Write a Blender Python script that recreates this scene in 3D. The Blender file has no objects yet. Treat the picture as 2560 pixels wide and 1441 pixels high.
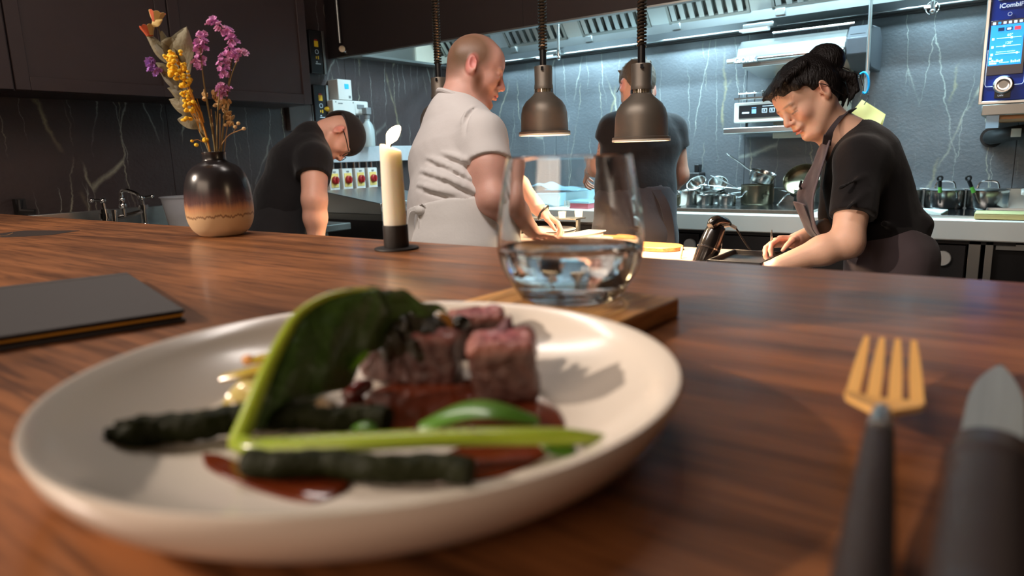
import bpy, bmesh, math, random
import numpy as np
from mathutils import Vector, Matrix, Euler

random.seed(7)
RNG = np.random.default_rng(7)
PI = math.pi
scene = bpy.context.scene
col = scene.collection

# ------------------------------------------------------------------ camera
cam_d = bpy.data.cameras.new('camera')
cam = bpy.data.objects.new('camera', cam_d)
col.objects.link(cam)
cam_d.sensor_fit = 'HORIZONTAL'
cam_d.sensor_width = 36.0
cam_d.lens = 24.005
cam_d.clip_start = 0.01
cam_d.clip_end = 60
# right, up, back axes of the hand-held phone
cam.matrix_world = Matrix(((0.8073284, -0.0883550, 0.5834503, 0.0), (0.5893347, 0.1711390, -0.7895543, 0.0), (-0.0300901, 0.9812772, 0.1902360, 1.246), (0, 0, 0, 1)))
cam_d.dof.use_dof = True
cam_d.dof.focus_distance = 1.45
cam_d.dof.aperture_fstop = 7.0
scene.camera = cam

# ------------------------------------------------------------------ world, exposure
world = bpy.data.worlds.new('world'); scene.world = world
world.use_nodes = True
bg = world.node_tree.nodes['Background']
bg.inputs[0].default_value = (1.0, 0.72, 0.52, 1)
bg.inputs[1].default_value = 0.012
scene.view_settings.view_transform = 'Standard'
scene.view_settings.look = 'None'
scene.view_settings.exposure = 0.55
scene.view_settings.gamma = 1.0
scene.view_settings.use_curve_mapping = False

def light(name, typ, loc, energy, color, target=None, **kw):
    d = bpy.data.lights.new(name, typ); d.energy = energy; d.color = color
    for k, v in kw.items(): setattr(d, k, v)
    o = bpy.data.objects.new(name, d); col.objects.link(o); o.location = loc
    if target is not None:
        o.rotation_euler = (Vector(target) - Vector(loc)).to_track_quat('-Z', 'Y').to_euler()
    return o

COOL = (0.55, 0.85, 1.0)
WARM = (1.0, 0.70, 0.42)
# lights of the place: hood tubes over the stove, a spot over the bar, a dim dining-room lamp
for hx, he in ((-3.00, 4), (-2.40, 8), (-1.74, 9), (-0.38, 4)):
    light('hood_wall_light', 'AREA', (hx, 4.255, 1.972), he, COOL, (hx, 4.30, 1.0), shape='RECTANGLE', size=0.55, size_y=0.02)
light('hood_inner_light', 'AREA', (-2.75, 3.45, 2.46), 17, COOL, (-2.75, 3.75, 1.0), shape='RECTANGLE', size=1.0, size_y=0.08)
light('hood_inner_light', 'AREA', (-1.35, 3.45, 2.46), 50, COOL, (-1.35, 3.75, 1.0), shape='RECTANGLE', size=1.2, size_y=0.08)
light('hood_inner_light', 'AREA', (-0.55, 3.45, 2.46), 22, COOL, (-0.55, 3.75, 1.0), shape='RECTANGLE', size=0.6, size_y=0.08)
light('kitchen_ceiling_light', 'AREA', (-1.3, 0.95, 2.72), 32, (1.0, 0.90, 0.83), (-1.4, 1.9, 1.0), shape='RECTANGLE', size=1.8, size_y=0.4)
light('bar_spot', 'SPOT', (-2.25, -1.30, 2.40), 215, (1.0, 0.83, 0.68), (-0.55, 0.32, 1.18), spot_size=math.radians(50), spot_blend=0.6, shadow_soft_size=0.035)
light('dining_room_light', 'AREA', (-0.6, -2.6, 2.5), 42, (1.0, 0.76, 0.58), (-1.0, 1.4, 1.2), shape='RECTANGLE', size=2.4, size_y=1.2)

# ------------------------------------------------------------------ materials
def S(r, g, b):
    f = lambda c: (c / 255 / 12.92) if c / 255 <= 0.04045 else ((c / 255 + 0.055) / 1.055) ** 2.4
    return (f(r), f(g), f(b), 1.0)

MATS = {}
def bsdf(m): return m.node_tree.nodes['Principled BSDF']

def N(m, typ, **kw):
    n = m.node_tree.nodes.new(typ)
    for k, v in kw.items():
        if k in ('inputs',):
            for i, val in v.items(): n.inputs[i].default_value = val
        else: setattr(n, k, v)
    return n

def L(m, a, b): m.node_tree.links.new(a, b)

def mat(name, color, rough=0.5, metal=0.0, var=0.12, vscale=30.0, bump=0.0, bscale=80.0, coat=0.0, spec=0.5, trans=0.0, ior=1.45,
        emit=None, estr=0.0, sss=0.0, sheen=0.0, alpha=1.0, stretch=(1, 1, 1), coords='Object', rvar=0.0):
    if name in MATS: return MATS[name]
    m = bpy.data.materials.new(name); m.use_nodes = True; MATS[name] = m
    b = bsdf(m)
    b.inputs['Roughness'].default_value = rough
    b.inputs['Metallic'].default_value = metal
    b.inputs['Coat Weight'].default_value = coat
    b.inputs['Coat Roughness'].default_value = 0.12
    b.inputs['Specular IOR Level'].default_value = spec
    b.inputs['Transmission Weight'].default_value = trans
    b.inputs['IOR'].default_value = ior
    b.inputs['Sheen Weight'].default_value = sheen
    b.inputs['Alpha'].default_value = alpha
    if sss:
        b.inputs['Subsurface Weight'].default_value = sss
        b.inputs['Subsurface Radius'].default_value = (1.0, 0.35, 0.18)
        b.inputs['Subsurface Scale'].default_value = 0.012
    if emit:
        b.inputs['Emission Color'].default_value = emit
        b.inputs['Emission Strength'].default_value = estr
    tc = N(m, 'ShaderNodeTexCoord'); mp = N(m, 'ShaderNodeMapping'); mp.inputs['Scale'].default_value = stretch
    L(m, tc.outputs[coords], mp.inputs['Vector'])
    m['_map'] = mp.name
    if var > 0:
        nz = N(m, 'ShaderNodeTexNoise'); nz.inputs['Scale'].default_value = vscale; nz.inputs['Detail'].default_value = 4
        L(m, mp.outputs[0], nz.inputs['Vector'])
        mx = N(m, 'ShaderNodeMix'); mx.data_type = 'RGBA'
        c = Vector(color[:3])
        mx.inputs[6].default_value = (*(c * (1 - var)), 1); mx.inputs[7].default_value = (*(c * (1 + var)), 1)
        L(m, nz.outputs['Fac'], mx.inputs[0]); L(m, mx.outputs[2], b.inputs['Base Color'])
        if rvar:
            mr = N(m, 'ShaderNodeMapRange'); mr.inputs[3].default_value = max(0.02, rough - rvar); mr.inputs[4].default_value = rough + rvar
            L(m, nz.outputs['Fac'], mr.inputs[0]); L(m, mr.outputs[0], b.inputs['Roughness'])
    else:
        b.inputs['Base Color'].default_value = color
    if bump > 0:
        nb = N(m, 'ShaderNodeTexNoise'); nb.inputs['Scale'].default_value = bscale; nb.inputs['Detail'].default_value = 6
        L(m, mp.outputs[0], nb.inputs['Vector'])
        bp = N(m, 'ShaderNodeBump'); bp.inputs['Strength'].default_value = bump; bp.inputs['Distance'].default_value = 0.01
        L(m, nb.outputs['Fac'], bp.inputs['Height']); L(m, bp.outputs[0], b.inputs['Normal'])
    return m

def ramp(m, src, stops):
    r = N(m, 'ShaderNodeValToRGB'); e = r.color_ramp.elements
    while len(e) < len(stops): e.new(0.5)
    for i, (p, c) in enumerate(stops): e[i].position = p; e[i].color = c if len(c) == 4 else (*c, 1)
    L(m, src, r.inputs[0]); return r

def mixc(m, fac, a, b, blend='MIX'):
    x = N(m, 'ShaderNodeMix'); x.data_type = 'RGBA'; x.blend_type = blend
    for v, i in ((fac, 0), (a, 6), (b, 7)):
        if isinstance(v, (tuple, list)): x.inputs[i].default_value = v
        elif isinstance(v, (int, float)): x.inputs[i].default_value = v
        else: L(m, v, x.inputs[i])
    return x.outputs[2]

def math_n(m, op, a, b=None):
    x = N(m, 'ShaderNodeMath'); x.operation = op
    for v, i in ((a, 0), (b, 1)):
        if v is None: continue
        if isinstance(v, (int, float)): x.inputs[i].default_value = v
        else: L(m, v, x.inputs[i])
    return x.outputs[0]

def stone_mat(name, base, rot, seed):
    m = bpy.data.materials.new(name); m.use_nodes = True; b = bsdf(m)
    tc = N(m, 'ShaderNodeTexCoord')
    mp0 = N(m, 'ShaderNodeMapping'); mp0.inputs['Rotation'].default_value = (0, 0, rot); mp0.inputs['Location'].default_value = (seed, seed * 0.7, seed * 0.3)
    L(m, tc.outputs['Object'], mp0.inputs['Vector'])
    sep = N(m, 'ShaderNodeSeparateXYZ'); L(m, mp0.outputs[0], sep.inputs[0])
    cmb = N(m, 'ShaderNodeCombineXYZ'); L(m, sep.outputs[0], cmb.inputs[0]); L(m, sep.outputs[2], cmb.inputs[1])
    cloud = N(m, 'ShaderNodeTexNoise'); cloud.inputs['Scale'].default_value = 3.0; cloud.inputs['Detail'].default_value = 8; L(m, cmb.outputs[0], cloud.inputs['Vector'])
    fine = N(m, 'ShaderNodeTexNoise'); fine.inputs['Scale'].default_value = 60; fine.inputs['Detail'].default_value = 6; L(m, cmb.outputs[0], fine.inputs['Vector'])
    c = Vector(base[:3])
    colr = mixc(m, cloud.outputs['Fac'], (*(c * 0.62), 1), (*(c * 1.45), 1))
    wob = N(m, 'ShaderNodeTexNoise'); wob.inputs['Scale'].default_value = 6; wob.inputs['Detail'].default_value = 9; wob.inputs['Roughness'].default_value = 0.62; L(m, cmb.outputs[0], wob.inputs['Vector'])
    def veins(ang, sc, stretch, width, lo, hi, wamt, seedv):
        add = N(m, 'ShaderNodeVectorMath'); add.operation = 'MULTIPLY_ADD'
        L(m, wob.outputs['Color'], add.inputs[0]); add.inputs[1].default_value = (wamt, wamt, 0); L(m, cmb.outputs[0], add.inputs[2])
        mp = N(m, 'ShaderNodeMapping'); mp.inputs['Rotation'].default_value = (0, 0, ang); mp.inputs['Scale'].default_value = (1, stretch, 1); mp.inputs['Location'].default_value = (seedv, seedv * 2, 0)
        L(m, add.outputs[0], mp.inputs['Vector'])
        v = N(m, 'ShaderNodeTexVoronoi'); v.voronoi_dimensions = '2D'; v.feature = 'DISTANCE_TO_EDGE'; v.inputs['Scale'].default_value = sc
        L(m, mp.outputs[0], v.inputs['Vector'])
        mk = N(m, 'ShaderNodeTexNoise'); mk.inputs['Scale'].default_value = 2.2; mk.inputs['Detail'].default_value = 3
        mpp = N(m, 'ShaderNodeMapping'); mpp.inputs['Location'].default_value = (seedv * 3, 1, 0); L(m, cmb.outputs[0], mpp.inputs['Vector']); L(m, mpp.outputs[0], mk.inputs['Vector'])
        line = ramp(m, v.outputs['Distance'], [(0.0, (1, 1, 1)), (width, (0, 0, 0))])
        msk = ramp(m, mk.outputs['Fac'], [(lo, (0, 0, 0)), (hi, (1, 1, 1))])
        return math_n(m, 'MULTIPLY', line.outputs[0], msk.outputs[0])
    v1 = veins(0.06, 6.6, 0.10, 0.013, 0.42, 0.60, 0.075, 1.3 + seed)
    v2 = veins(-0.13, 3.4, 0.14, 0.011, 0.46, 0.62, 0.085, 5.1 + seed)
    v3 = veins(0.72, 1.3, 0.34, 0.014, 0.50, 0.62, 0.10, 9.7 + seed)
    colr = mixc(m, math_n(m, 'MULTIPLY', v1, 0.75), colr, S(176, 178, 166))
    colr = mixc(m, math_n(m, 'MULTIPLY', v2, 0.70), colr, S(190, 186, 160))
    colr = mixc(m, math_n(m, 'MULTIPLY', v3, 0.70), colr, S(158, 148, 112))
    L(m, colr, b.inputs['Base Color'])
    b.inputs['Roughness'].default_value = 0.36
    bp = N(m, 'ShaderNodeBump'); bp.inputs['Strength'].default_value = 0.22; bp.inputs['Distance'].default_value = 0.01
    hs = math_n(m, 'ADD', fine.outputs['Fac'], math_n(m, 'MULTIPLY', wob.outputs['Fac'], 2.0))
    L(m, hs, bp.inputs['Height']); L(m, bp.outputs[0], b.inputs['Normal'])
    return m

def wood_mat(name, dark, light_, rough=0.3, coat=0.6, axis=0, scale=1.0, knots=None):
    m = bpy.data.materials.new(name); m.use_nodes = True; b = bsdf(m)
    tc = N(m, 'ShaderNodeTexCoord'); mp = N(m, 'ShaderNodeMapping')
    sc = [26.0, 26.0, 26.0]; sc[axis] = 1.3
    mp.inputs['Scale'].default_value = [s * scale for s in sc]
    L(m, tc.outputs['Object'], mp.inputs['Vector'])
    n1 = N(m, 'ShaderNodeTexNoise'); n1.inputs['Scale'].default_value = 2.2; n1.inputs['Detail'].default_value = 8; n1.inputs['Distortion'].default_value = 0.7
    L(m, mp.outputs[0], n1.inputs['Vector'])
    n2 = N(m, 'ShaderNodeTexNoise'); n2.inputs['Scale'].default_value = 14; n2.inputs['Detail'].default_value = 6
    L(m, mp.outputs[0], n2.inputs['Vector'])
    n3 = N(m, 'ShaderNodeTexNoise'); n3.inputs['Scale'].default_value = 4.0 * scale; n3.inputs['Detail'].default_value = 3
    L(m, tc.outputs['Object'], n3.inputs['Vector'])
    mid = tuple((a + c) / 2 for a, c in zip(dark, light_))
    r1 = ramp(m, n1.outputs['Fac'], [(0.30, dark), (0.50, mid), (0.70, light_)])
    pores = ramp(m, n2.outputs['Fac'], [(0.36, (0.45, 0.42, 0.40)), (0.50, (1, 1, 1))])
    c1 = mixc(m, 1.0, r1.outputs[0], pores.outputs[0], 'MULTIPLY')
    patch = ramp(m, n3.outputs['Fac'], [(0.35, (0.72, 0.70, 0.68)), (0.65, (1.15, 1.12, 1.05))])
    c2 = mixc(m, 1.0, c1, patch.outputs[0], 'MULTIPLY')
    L(m, c2, b.inputs['Base Color'])
    mr = N(m, 'ShaderNodeMapRange'); mr.inputs[3].default_value = rough - 0.07; mr.inputs[4].default_value = rough + 0.10
    L(m, n1.outputs['Fac'], mr.inputs[0]); L(m, mr.outputs[0], b.inputs['Roughness'])
    b.inputs['Coat Weight'].default_value = coat; b.inputs['Coat Roughness'].default_value = 0.16
    bp = N(m, 'ShaderNodeBump'); bp.inputs['Strength'].default_value = 0.10; bp.inputs['Distance'].default_value = 0.002
    L(m, n2.outputs['Fac'], bp.inputs['Height']); L(m, bp.outputs[0], b.inputs['Normal'])
    return m

M = {}
M['steel'] = mat('brushed_steel', S(196, 198, 196), 0.30, 1.0, var=0.03, vscale=12, rvar=0.02)
M['steel_dull'] = mat('dull_steel', S(160, 158, 152), 0.42, 1.0, var=0.06, vscale=8, rvar=0.03)
M['satin'] = mat('satin_steel', S(220, 212, 200), 0.45, 0.25, var=0.04, vscale=6)
M['chrome'] = mat('chrome', S(225, 225, 225), 0.10, 1.0, var=0.03)
M['pan'] = mat('pan_steel', S(190, 190, 186), 0.20, 1.0, var=0.12, vscale=18, rvar=0.08)
M['pan_worn'] = mat('worn_pan_steel', S(132, 122, 102), 0.30, 1.0, var=0.3, vscale=14, rvar=0.1)
M['lampmetal'] = mat('bronze_lamp_metal', S(114, 105, 95), 0.46, 0.55, var=0.05, vscale=60)
M['black'] = mat('black_plastic', S(22, 21, 22), 0.35, var=0.1)
M['black_matte'] = mat('black_matte_metal', S(36, 32, 31), 0.55, var=0.12, bump=0.05)
M['rubber'] = mat('black_rubber', S(26, 25, 25), 0.6, var=0.1)
M['fascia'] = mat('dark_canopy_paint', S(40, 32, 31), 0.6, var=0.08, vscale=8)
M['cabinet'] = mat('dark_cabinet_lacquer', S(54, 41, 40), 0.55, var=0.10, vscale=12)
M['white_plastic'] = mat('white_plastic', S(215, 212, 205), 0.4, var=0.04)
M['grey_plastic'] = mat('grey_plastic', S(120, 122, 122), 0.45, var=0.06)
M['cream_plastic'] = mat('cream_plastic', S(205, 200, 190), 0.4, var=0.05)
M['red'] = mat('red_plastic', S(160, 34, 34), 0.35, var=0.06)
M['yellow'] = mat('yellow_plastic', S(226, 176, 34), 0.4, var=0.06)
M['pass_stone'] = mat('pass_counter_stone', S(168, 146, 136), 0.30, var=0.10, vscale=20, bump=0.03)
M['floor'] = mat('kitchen_floor_tile', S(66, 62, 60), 0.5, var=0.2, vscale=6, bump=0.1)
M['plaster'] = mat('dark_wall_paint', S(70, 56, 48), 0.8, var=0.1, vscale=5, bump=0.05)
M['ceiling'] = mat('ceiling_paint', S(90, 76, 66), 0.8, var=0.06, vscale=3)
M['glassblack'] = mat('black_hob_glass', S(14, 14, 16), 0.12, var=0.05, coat=0.5)
M['drawer'] = mat('dark_drawer_front', S(44, 42, 42), 0.42, var=0.10, vscale=6)
M['beige_paint'] = mat('beige_panel', S(196, 186, 168), 0.5, var=0.06)
M['stone_back'] = stone_mat('veined_stone_back', S(88, 90, 93), 0.0, 0.0)
M['stone_left'] = stone_mat('veined_stone_left', S(60, 49, 48), PI / 2, 4.2)
M['bar_wood'] = wood_mat('varnished_bar_wood', S(106, 66, 40), S(166, 106, 62), rough=0.36, coat=0.32, axis=0, scale=1.0)

# ------------------------------------------------------------------ mesh helpers
def R3(rx=0, ry=0, rz=0): return Euler((rx, ry, rz)).to_matrix().to_4x4()
def T3(v): return Matrix.Translation(Vector(v))
def align(d, up=(0, 0, 1)):
    """matrix whose Z axis follows d"""
    return Vector(d).to_track_quat('Z', 'Y').to_matrix().to_4x4()

class MB:
    def __init__(s): s.v = []; s.f = []
    def add(s, verts, faces, M_=None):
        o = len(s.v)
        s.v += [tuple(M_ @ Vector(v)) if M_ is not None else tuple(v) for v in verts]
        s.f += [tuple(i + o for i in f) for f in faces]; return s
    def box(s, c, size, M_=None):
        x, y, z = (a / 2 for a in size)
        vs = [(c[0] + i * x, c[1] + j * y, c[2] + k * z) for i in (-1, 1) for j in (-1, 1) for k in (-1, 1)]
        return s.add(vs, [(0, 1, 3, 2), (4, 6, 7, 5), (0, 4, 5, 1), (2, 3, 7, 6), (0, 2, 6, 4), (1, 5, 7, 3)], M_)
    def bx(s, x0, x1, y0, y1, z0, z1, M_=None):
        return s.box(((x0 + x1) / 2, (y0 + y1) / 2, (z0 + z1) / 2), (abs(x1 - x0), abs(y1 - y0), abs(z1 - z0)), M_)
    def lathe(s, prof, n=32, M_=None, closed=False, ang=2 * PI):
        """prof: list of (r, z)"""
        vs = []; fs = []; k = len(prof); full = abs(ang - 2 * PI) < 1e-6
        m = n if full else n + 1
        for i in range(m):
            a = ang * i / n; ca, sa = math.cos(a), math.sin(a)
            for r, z in prof: vs.append((r * ca, r * sa, z))
        for i in range(n):
            j = (i + 1) % m
            for q in range(k - 1 if not closed else k):
                q2 = (q + 1) % k
                fs.append((i * k + q, j * k + q, j * k + q2, i * k + q2))
        return s.add(vs, fs, M_)
    def cyl(s, p0, p1, r0, r1=None, n=20, caps=True):
        r1 = r0 if r1 is None else r1
        p0, p1 = Vector(p0), Vector(p1); d = p1 - p0
        MM = T3(p0) @ align(d)
        prof = [(r0, 0), (r1, d.length)]
        if caps: prof = [(0.0, 0)] + prof + [(0.0, d.length)]
        return s.lathe(prof, n, MM)
    def tube(s, pts, r, n=10, caps=True, flat=1.0):
        """sweep a circle (radius number or list) along pts"""
        pts = [Vector(p) for p in pts]; k = len(pts)
        rs = r if isinstance(r, (list, tuple)) else [r] * k
        vs = []; fs = []; prev = None
        for i, p in enumerate(pts):
            t = (pts[min(i + 1, k - 1)] - pts[max(i - 1, 0)]).normalized()
            if prev is None:
                a = Vector((0, 0, 1)) if abs(t.z) < 0.9 else Vector((1, 0, 0))
                u = t.cross(a).normalized()
            else: u = (prev - t * prev.dot(t)).normalized()
            prev = u; w = t.cross(u)
            for j in range(n):
                a = 2 * PI * j / n
                vs.append(p + (u * math.cos(a) + w * math.sin(a) * flat) * rs[i])
        for i in range(k - 1):
            for j in range(n):
                j2 = (j + 1) % n
                fs.append((i * n + j, i * n + j2, (i + 1) * n + j2, (i + 1) * n + j))
        if caps:
            fs.append(tuple(range(n - 1, -1, -1))); fs.append(tuple((k - 1) * n + j for j in range(n)))
        return s.add(vs, fs)
    def prism(s, poly, z0, z1, M_=None):
        n = len(poly)
        vs = [(x, y, z0) for x, y in poly] + [(x, y, z1) for x, y in poly]
        fs = [tuple(range(n - 1, -1, -1)), tuple(range(n, 2 * n))] + [(i, (i + 1) % n, n + (i + 1) % n, n + i) for i in range(n)]
        return s.add(vs, fs, M_)
    def ball(s, c, r, n=12, M_=None, sc=(1, 1, 1)):
        prof = [(max(0.0, math.sin(PI * i / n)), -math.cos(PI * i / n)) for i in range(n + 1)]
        MM = T3(c) @ (M_ if M_ is not None else Matrix.Identity(4)) @ Matrix.Diagonal((r * sc[0], r * sc[1], r * sc[2], 1))
        return s.lathe(prof, max(8, n), MM)
    def grid(s, P, thick=0.0, close_u=False):
        """P[i][j] points -> sheet; thick gives it a solid thickness along normals"""
        A = np.array(P, float); nu, nv = A.shape[:2]
        du = np.gradient(A, axis=0); dv = np.gradient(A, axis=1)
        nn = np.cross(du, dv); nn /= np.linalg.norm(nn, axis=2, keepdims=True) + 1e-12
        layers = [A] if not thick else [A + nn * thick / 2, A - nn * thick / 2]
        vs = []; fs = []
        for l in layers: vs += [tuple(p) for p in l.reshape(-1, 3)]
        o = nu * nv; idx = lambda i, j: i * nv + j
        for i in range(nu - 1):
            for j in range(nv - 1):
                q = (idx(i, j), idx(i + 1, j), idx(i + 1, j + 1), idx(i, j + 1))
                fs.append(q)
                if thick: fs.append(tuple(k + o for k in reversed(q)))
        if thick:
            border = [idx(i, 0) for i in range(nu)] + [idx(nu - 1, j) for j in range(1, nv)] + [idx(i, nv - 1) for i in range(nu - 2, -1, -1)] + [idx(0, j) for j in range(nv - 2, 0, -1)]
            for a, b in zip(border, border[1:] + border[:1]): fs.append((a, b, b + o, a + o))
        return s.add(vs, fs)
    def mesh(s, name, smooth=True, ang=35):
        me = bpy.data.meshes.new(name); me.from_pydata(s.v, [], s.f)
        bm = bmesh.new(); bm.from_mesh(me)
        bmesh.ops.remove_doubles(bm, verts=bm.verts, dist=1e-6)
        bmesh.ops.recalc_face_normals(bm, faces=bm.faces)
        bm.to_mesh(me); bm.free()
        if smooth:
            me.polygons.foreach_set('use_smooth', [True] * len(me.polygons))
            me.set_sharp_from_angle(angle=math.radians(ang))
        me.update(); return me
    def build(s, name, material, parent=None, smooth=True, ang=35, bevel=0.0, seg=2):
        return obj(name, s.mesh(name, smooth, ang), material, parent, bevel, seg)

def obj(name, me, material, parent=None, bevel=0.0, seg=2):
    o = bpy.data.objects.new(name, me); col.objects.link(o)
    if material is not None and len(me.materials) == 0:
        me.materials.append(M[material] if isinstance(material, str) else material)
    if parent is not None: attach(o, parent)
    if bevel:
        md = o.modifiers.new('bevel', 'BEVEL'); md.width = bevel; md.segments = seg; md.limit_method = 'ANGLE'; md.angle_limit = math.radians(40)
    return o

def world_of(o):
    m = Matrix.LocRotScale(o.location, o.rotation_euler, o.scale)
    return (world_of(o.parent) @ o.matrix_parent_inverse @ m) if o.parent else m

def attach(o, parent):
    o.parent = parent
    o.matrix_parent_inverse = world_of(parent).inverted()

def tag(o, label, cat, group=None, kind=None):
    if label: o['label'] = label
    if cat: o['category'] = cat
    if group: o['group'] = group
    if kind: o['kind'] = kind
    return o

def thing(name, label, cat, loc=(0, 0, 0), group=None):
    o = bpy.data.objects.new(name, None); col.objects.link(o); o.location = loc
    o.empty_display_size = 0.05
    return tag(o, label, cat, group)

def struct(name, mb, material, parent=None, **kw):
    o = mb.build(name, material, parent, **kw)
    if parent is None: o['kind'] = 'structure'
    return o

def copy_tree(o, parent=None):
    c = o.copy(); col.objects.link(c); c.parent = parent
    if parent is not None: c.matrix_parent_inverse = o.matrix_parent_inverse.copy()
    for ch in [x for x in bpy.data.objects if x.parent == o]: copy_tree(ch, c)
    return c

def text(name, body, size, M_, material, parent, extrude=0.0006, align_x='LEFT', spacing=1.0, bold=0.0):
    cu = bpy.data.curves.new(name, 'FONT'); cu.body = body; cu.size = size; cu.extrude = extrude; cu.align_x = align_x
    cu.space_character = spacing; cu.offset = bold; cu.resolution_u = 3
    o = bpy.data.objects.new(name, cu); col.objects.link(o)
    cu.materials.append(M[material] if isinstance(material, str) else material)
    o.matrix_basis = M_
    if parent is not None: attach(o, parent)
    return o

def bez(p, n=24):
    """smooth Catmull-Rom through points"""
    p = [Vector(q) for q in p]; out = []
    P = [p[0] * 2 - p[1]] + p + [p[-1] * 2 - p[-2]]
    seg = len(p) - 1
    for i in range(n + 1):
        t = i / n * seg; k = min(int(t), seg - 1); u = t - k
        a, b, c, d = P[k], P[k + 1], P[k + 2], P[k + 3]
        out.append(0.5 * ((2 * b) + (c - a) * u + (2 * a - 5 * b + 4 * c - d) * u * u + (3 * b - a - 3 * c + d) * u ** 3))
    return out

def curve_interp(ys, n):
    """Catmull-Rom through numbers"""
    return [v.x for v in bez([(y, 0, 0) for y in ys], n)]

CX = Vector((0.807328, 0.589335, -0.030090))      # image-right, up and into-the-picture directions of the view, used to pose figures
CU = Vector((-0.088355, 0.171139, 0.981277))
CF = Vector((-0.583450, 0.789554, -0.190236))
BZ = 1.15

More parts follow.
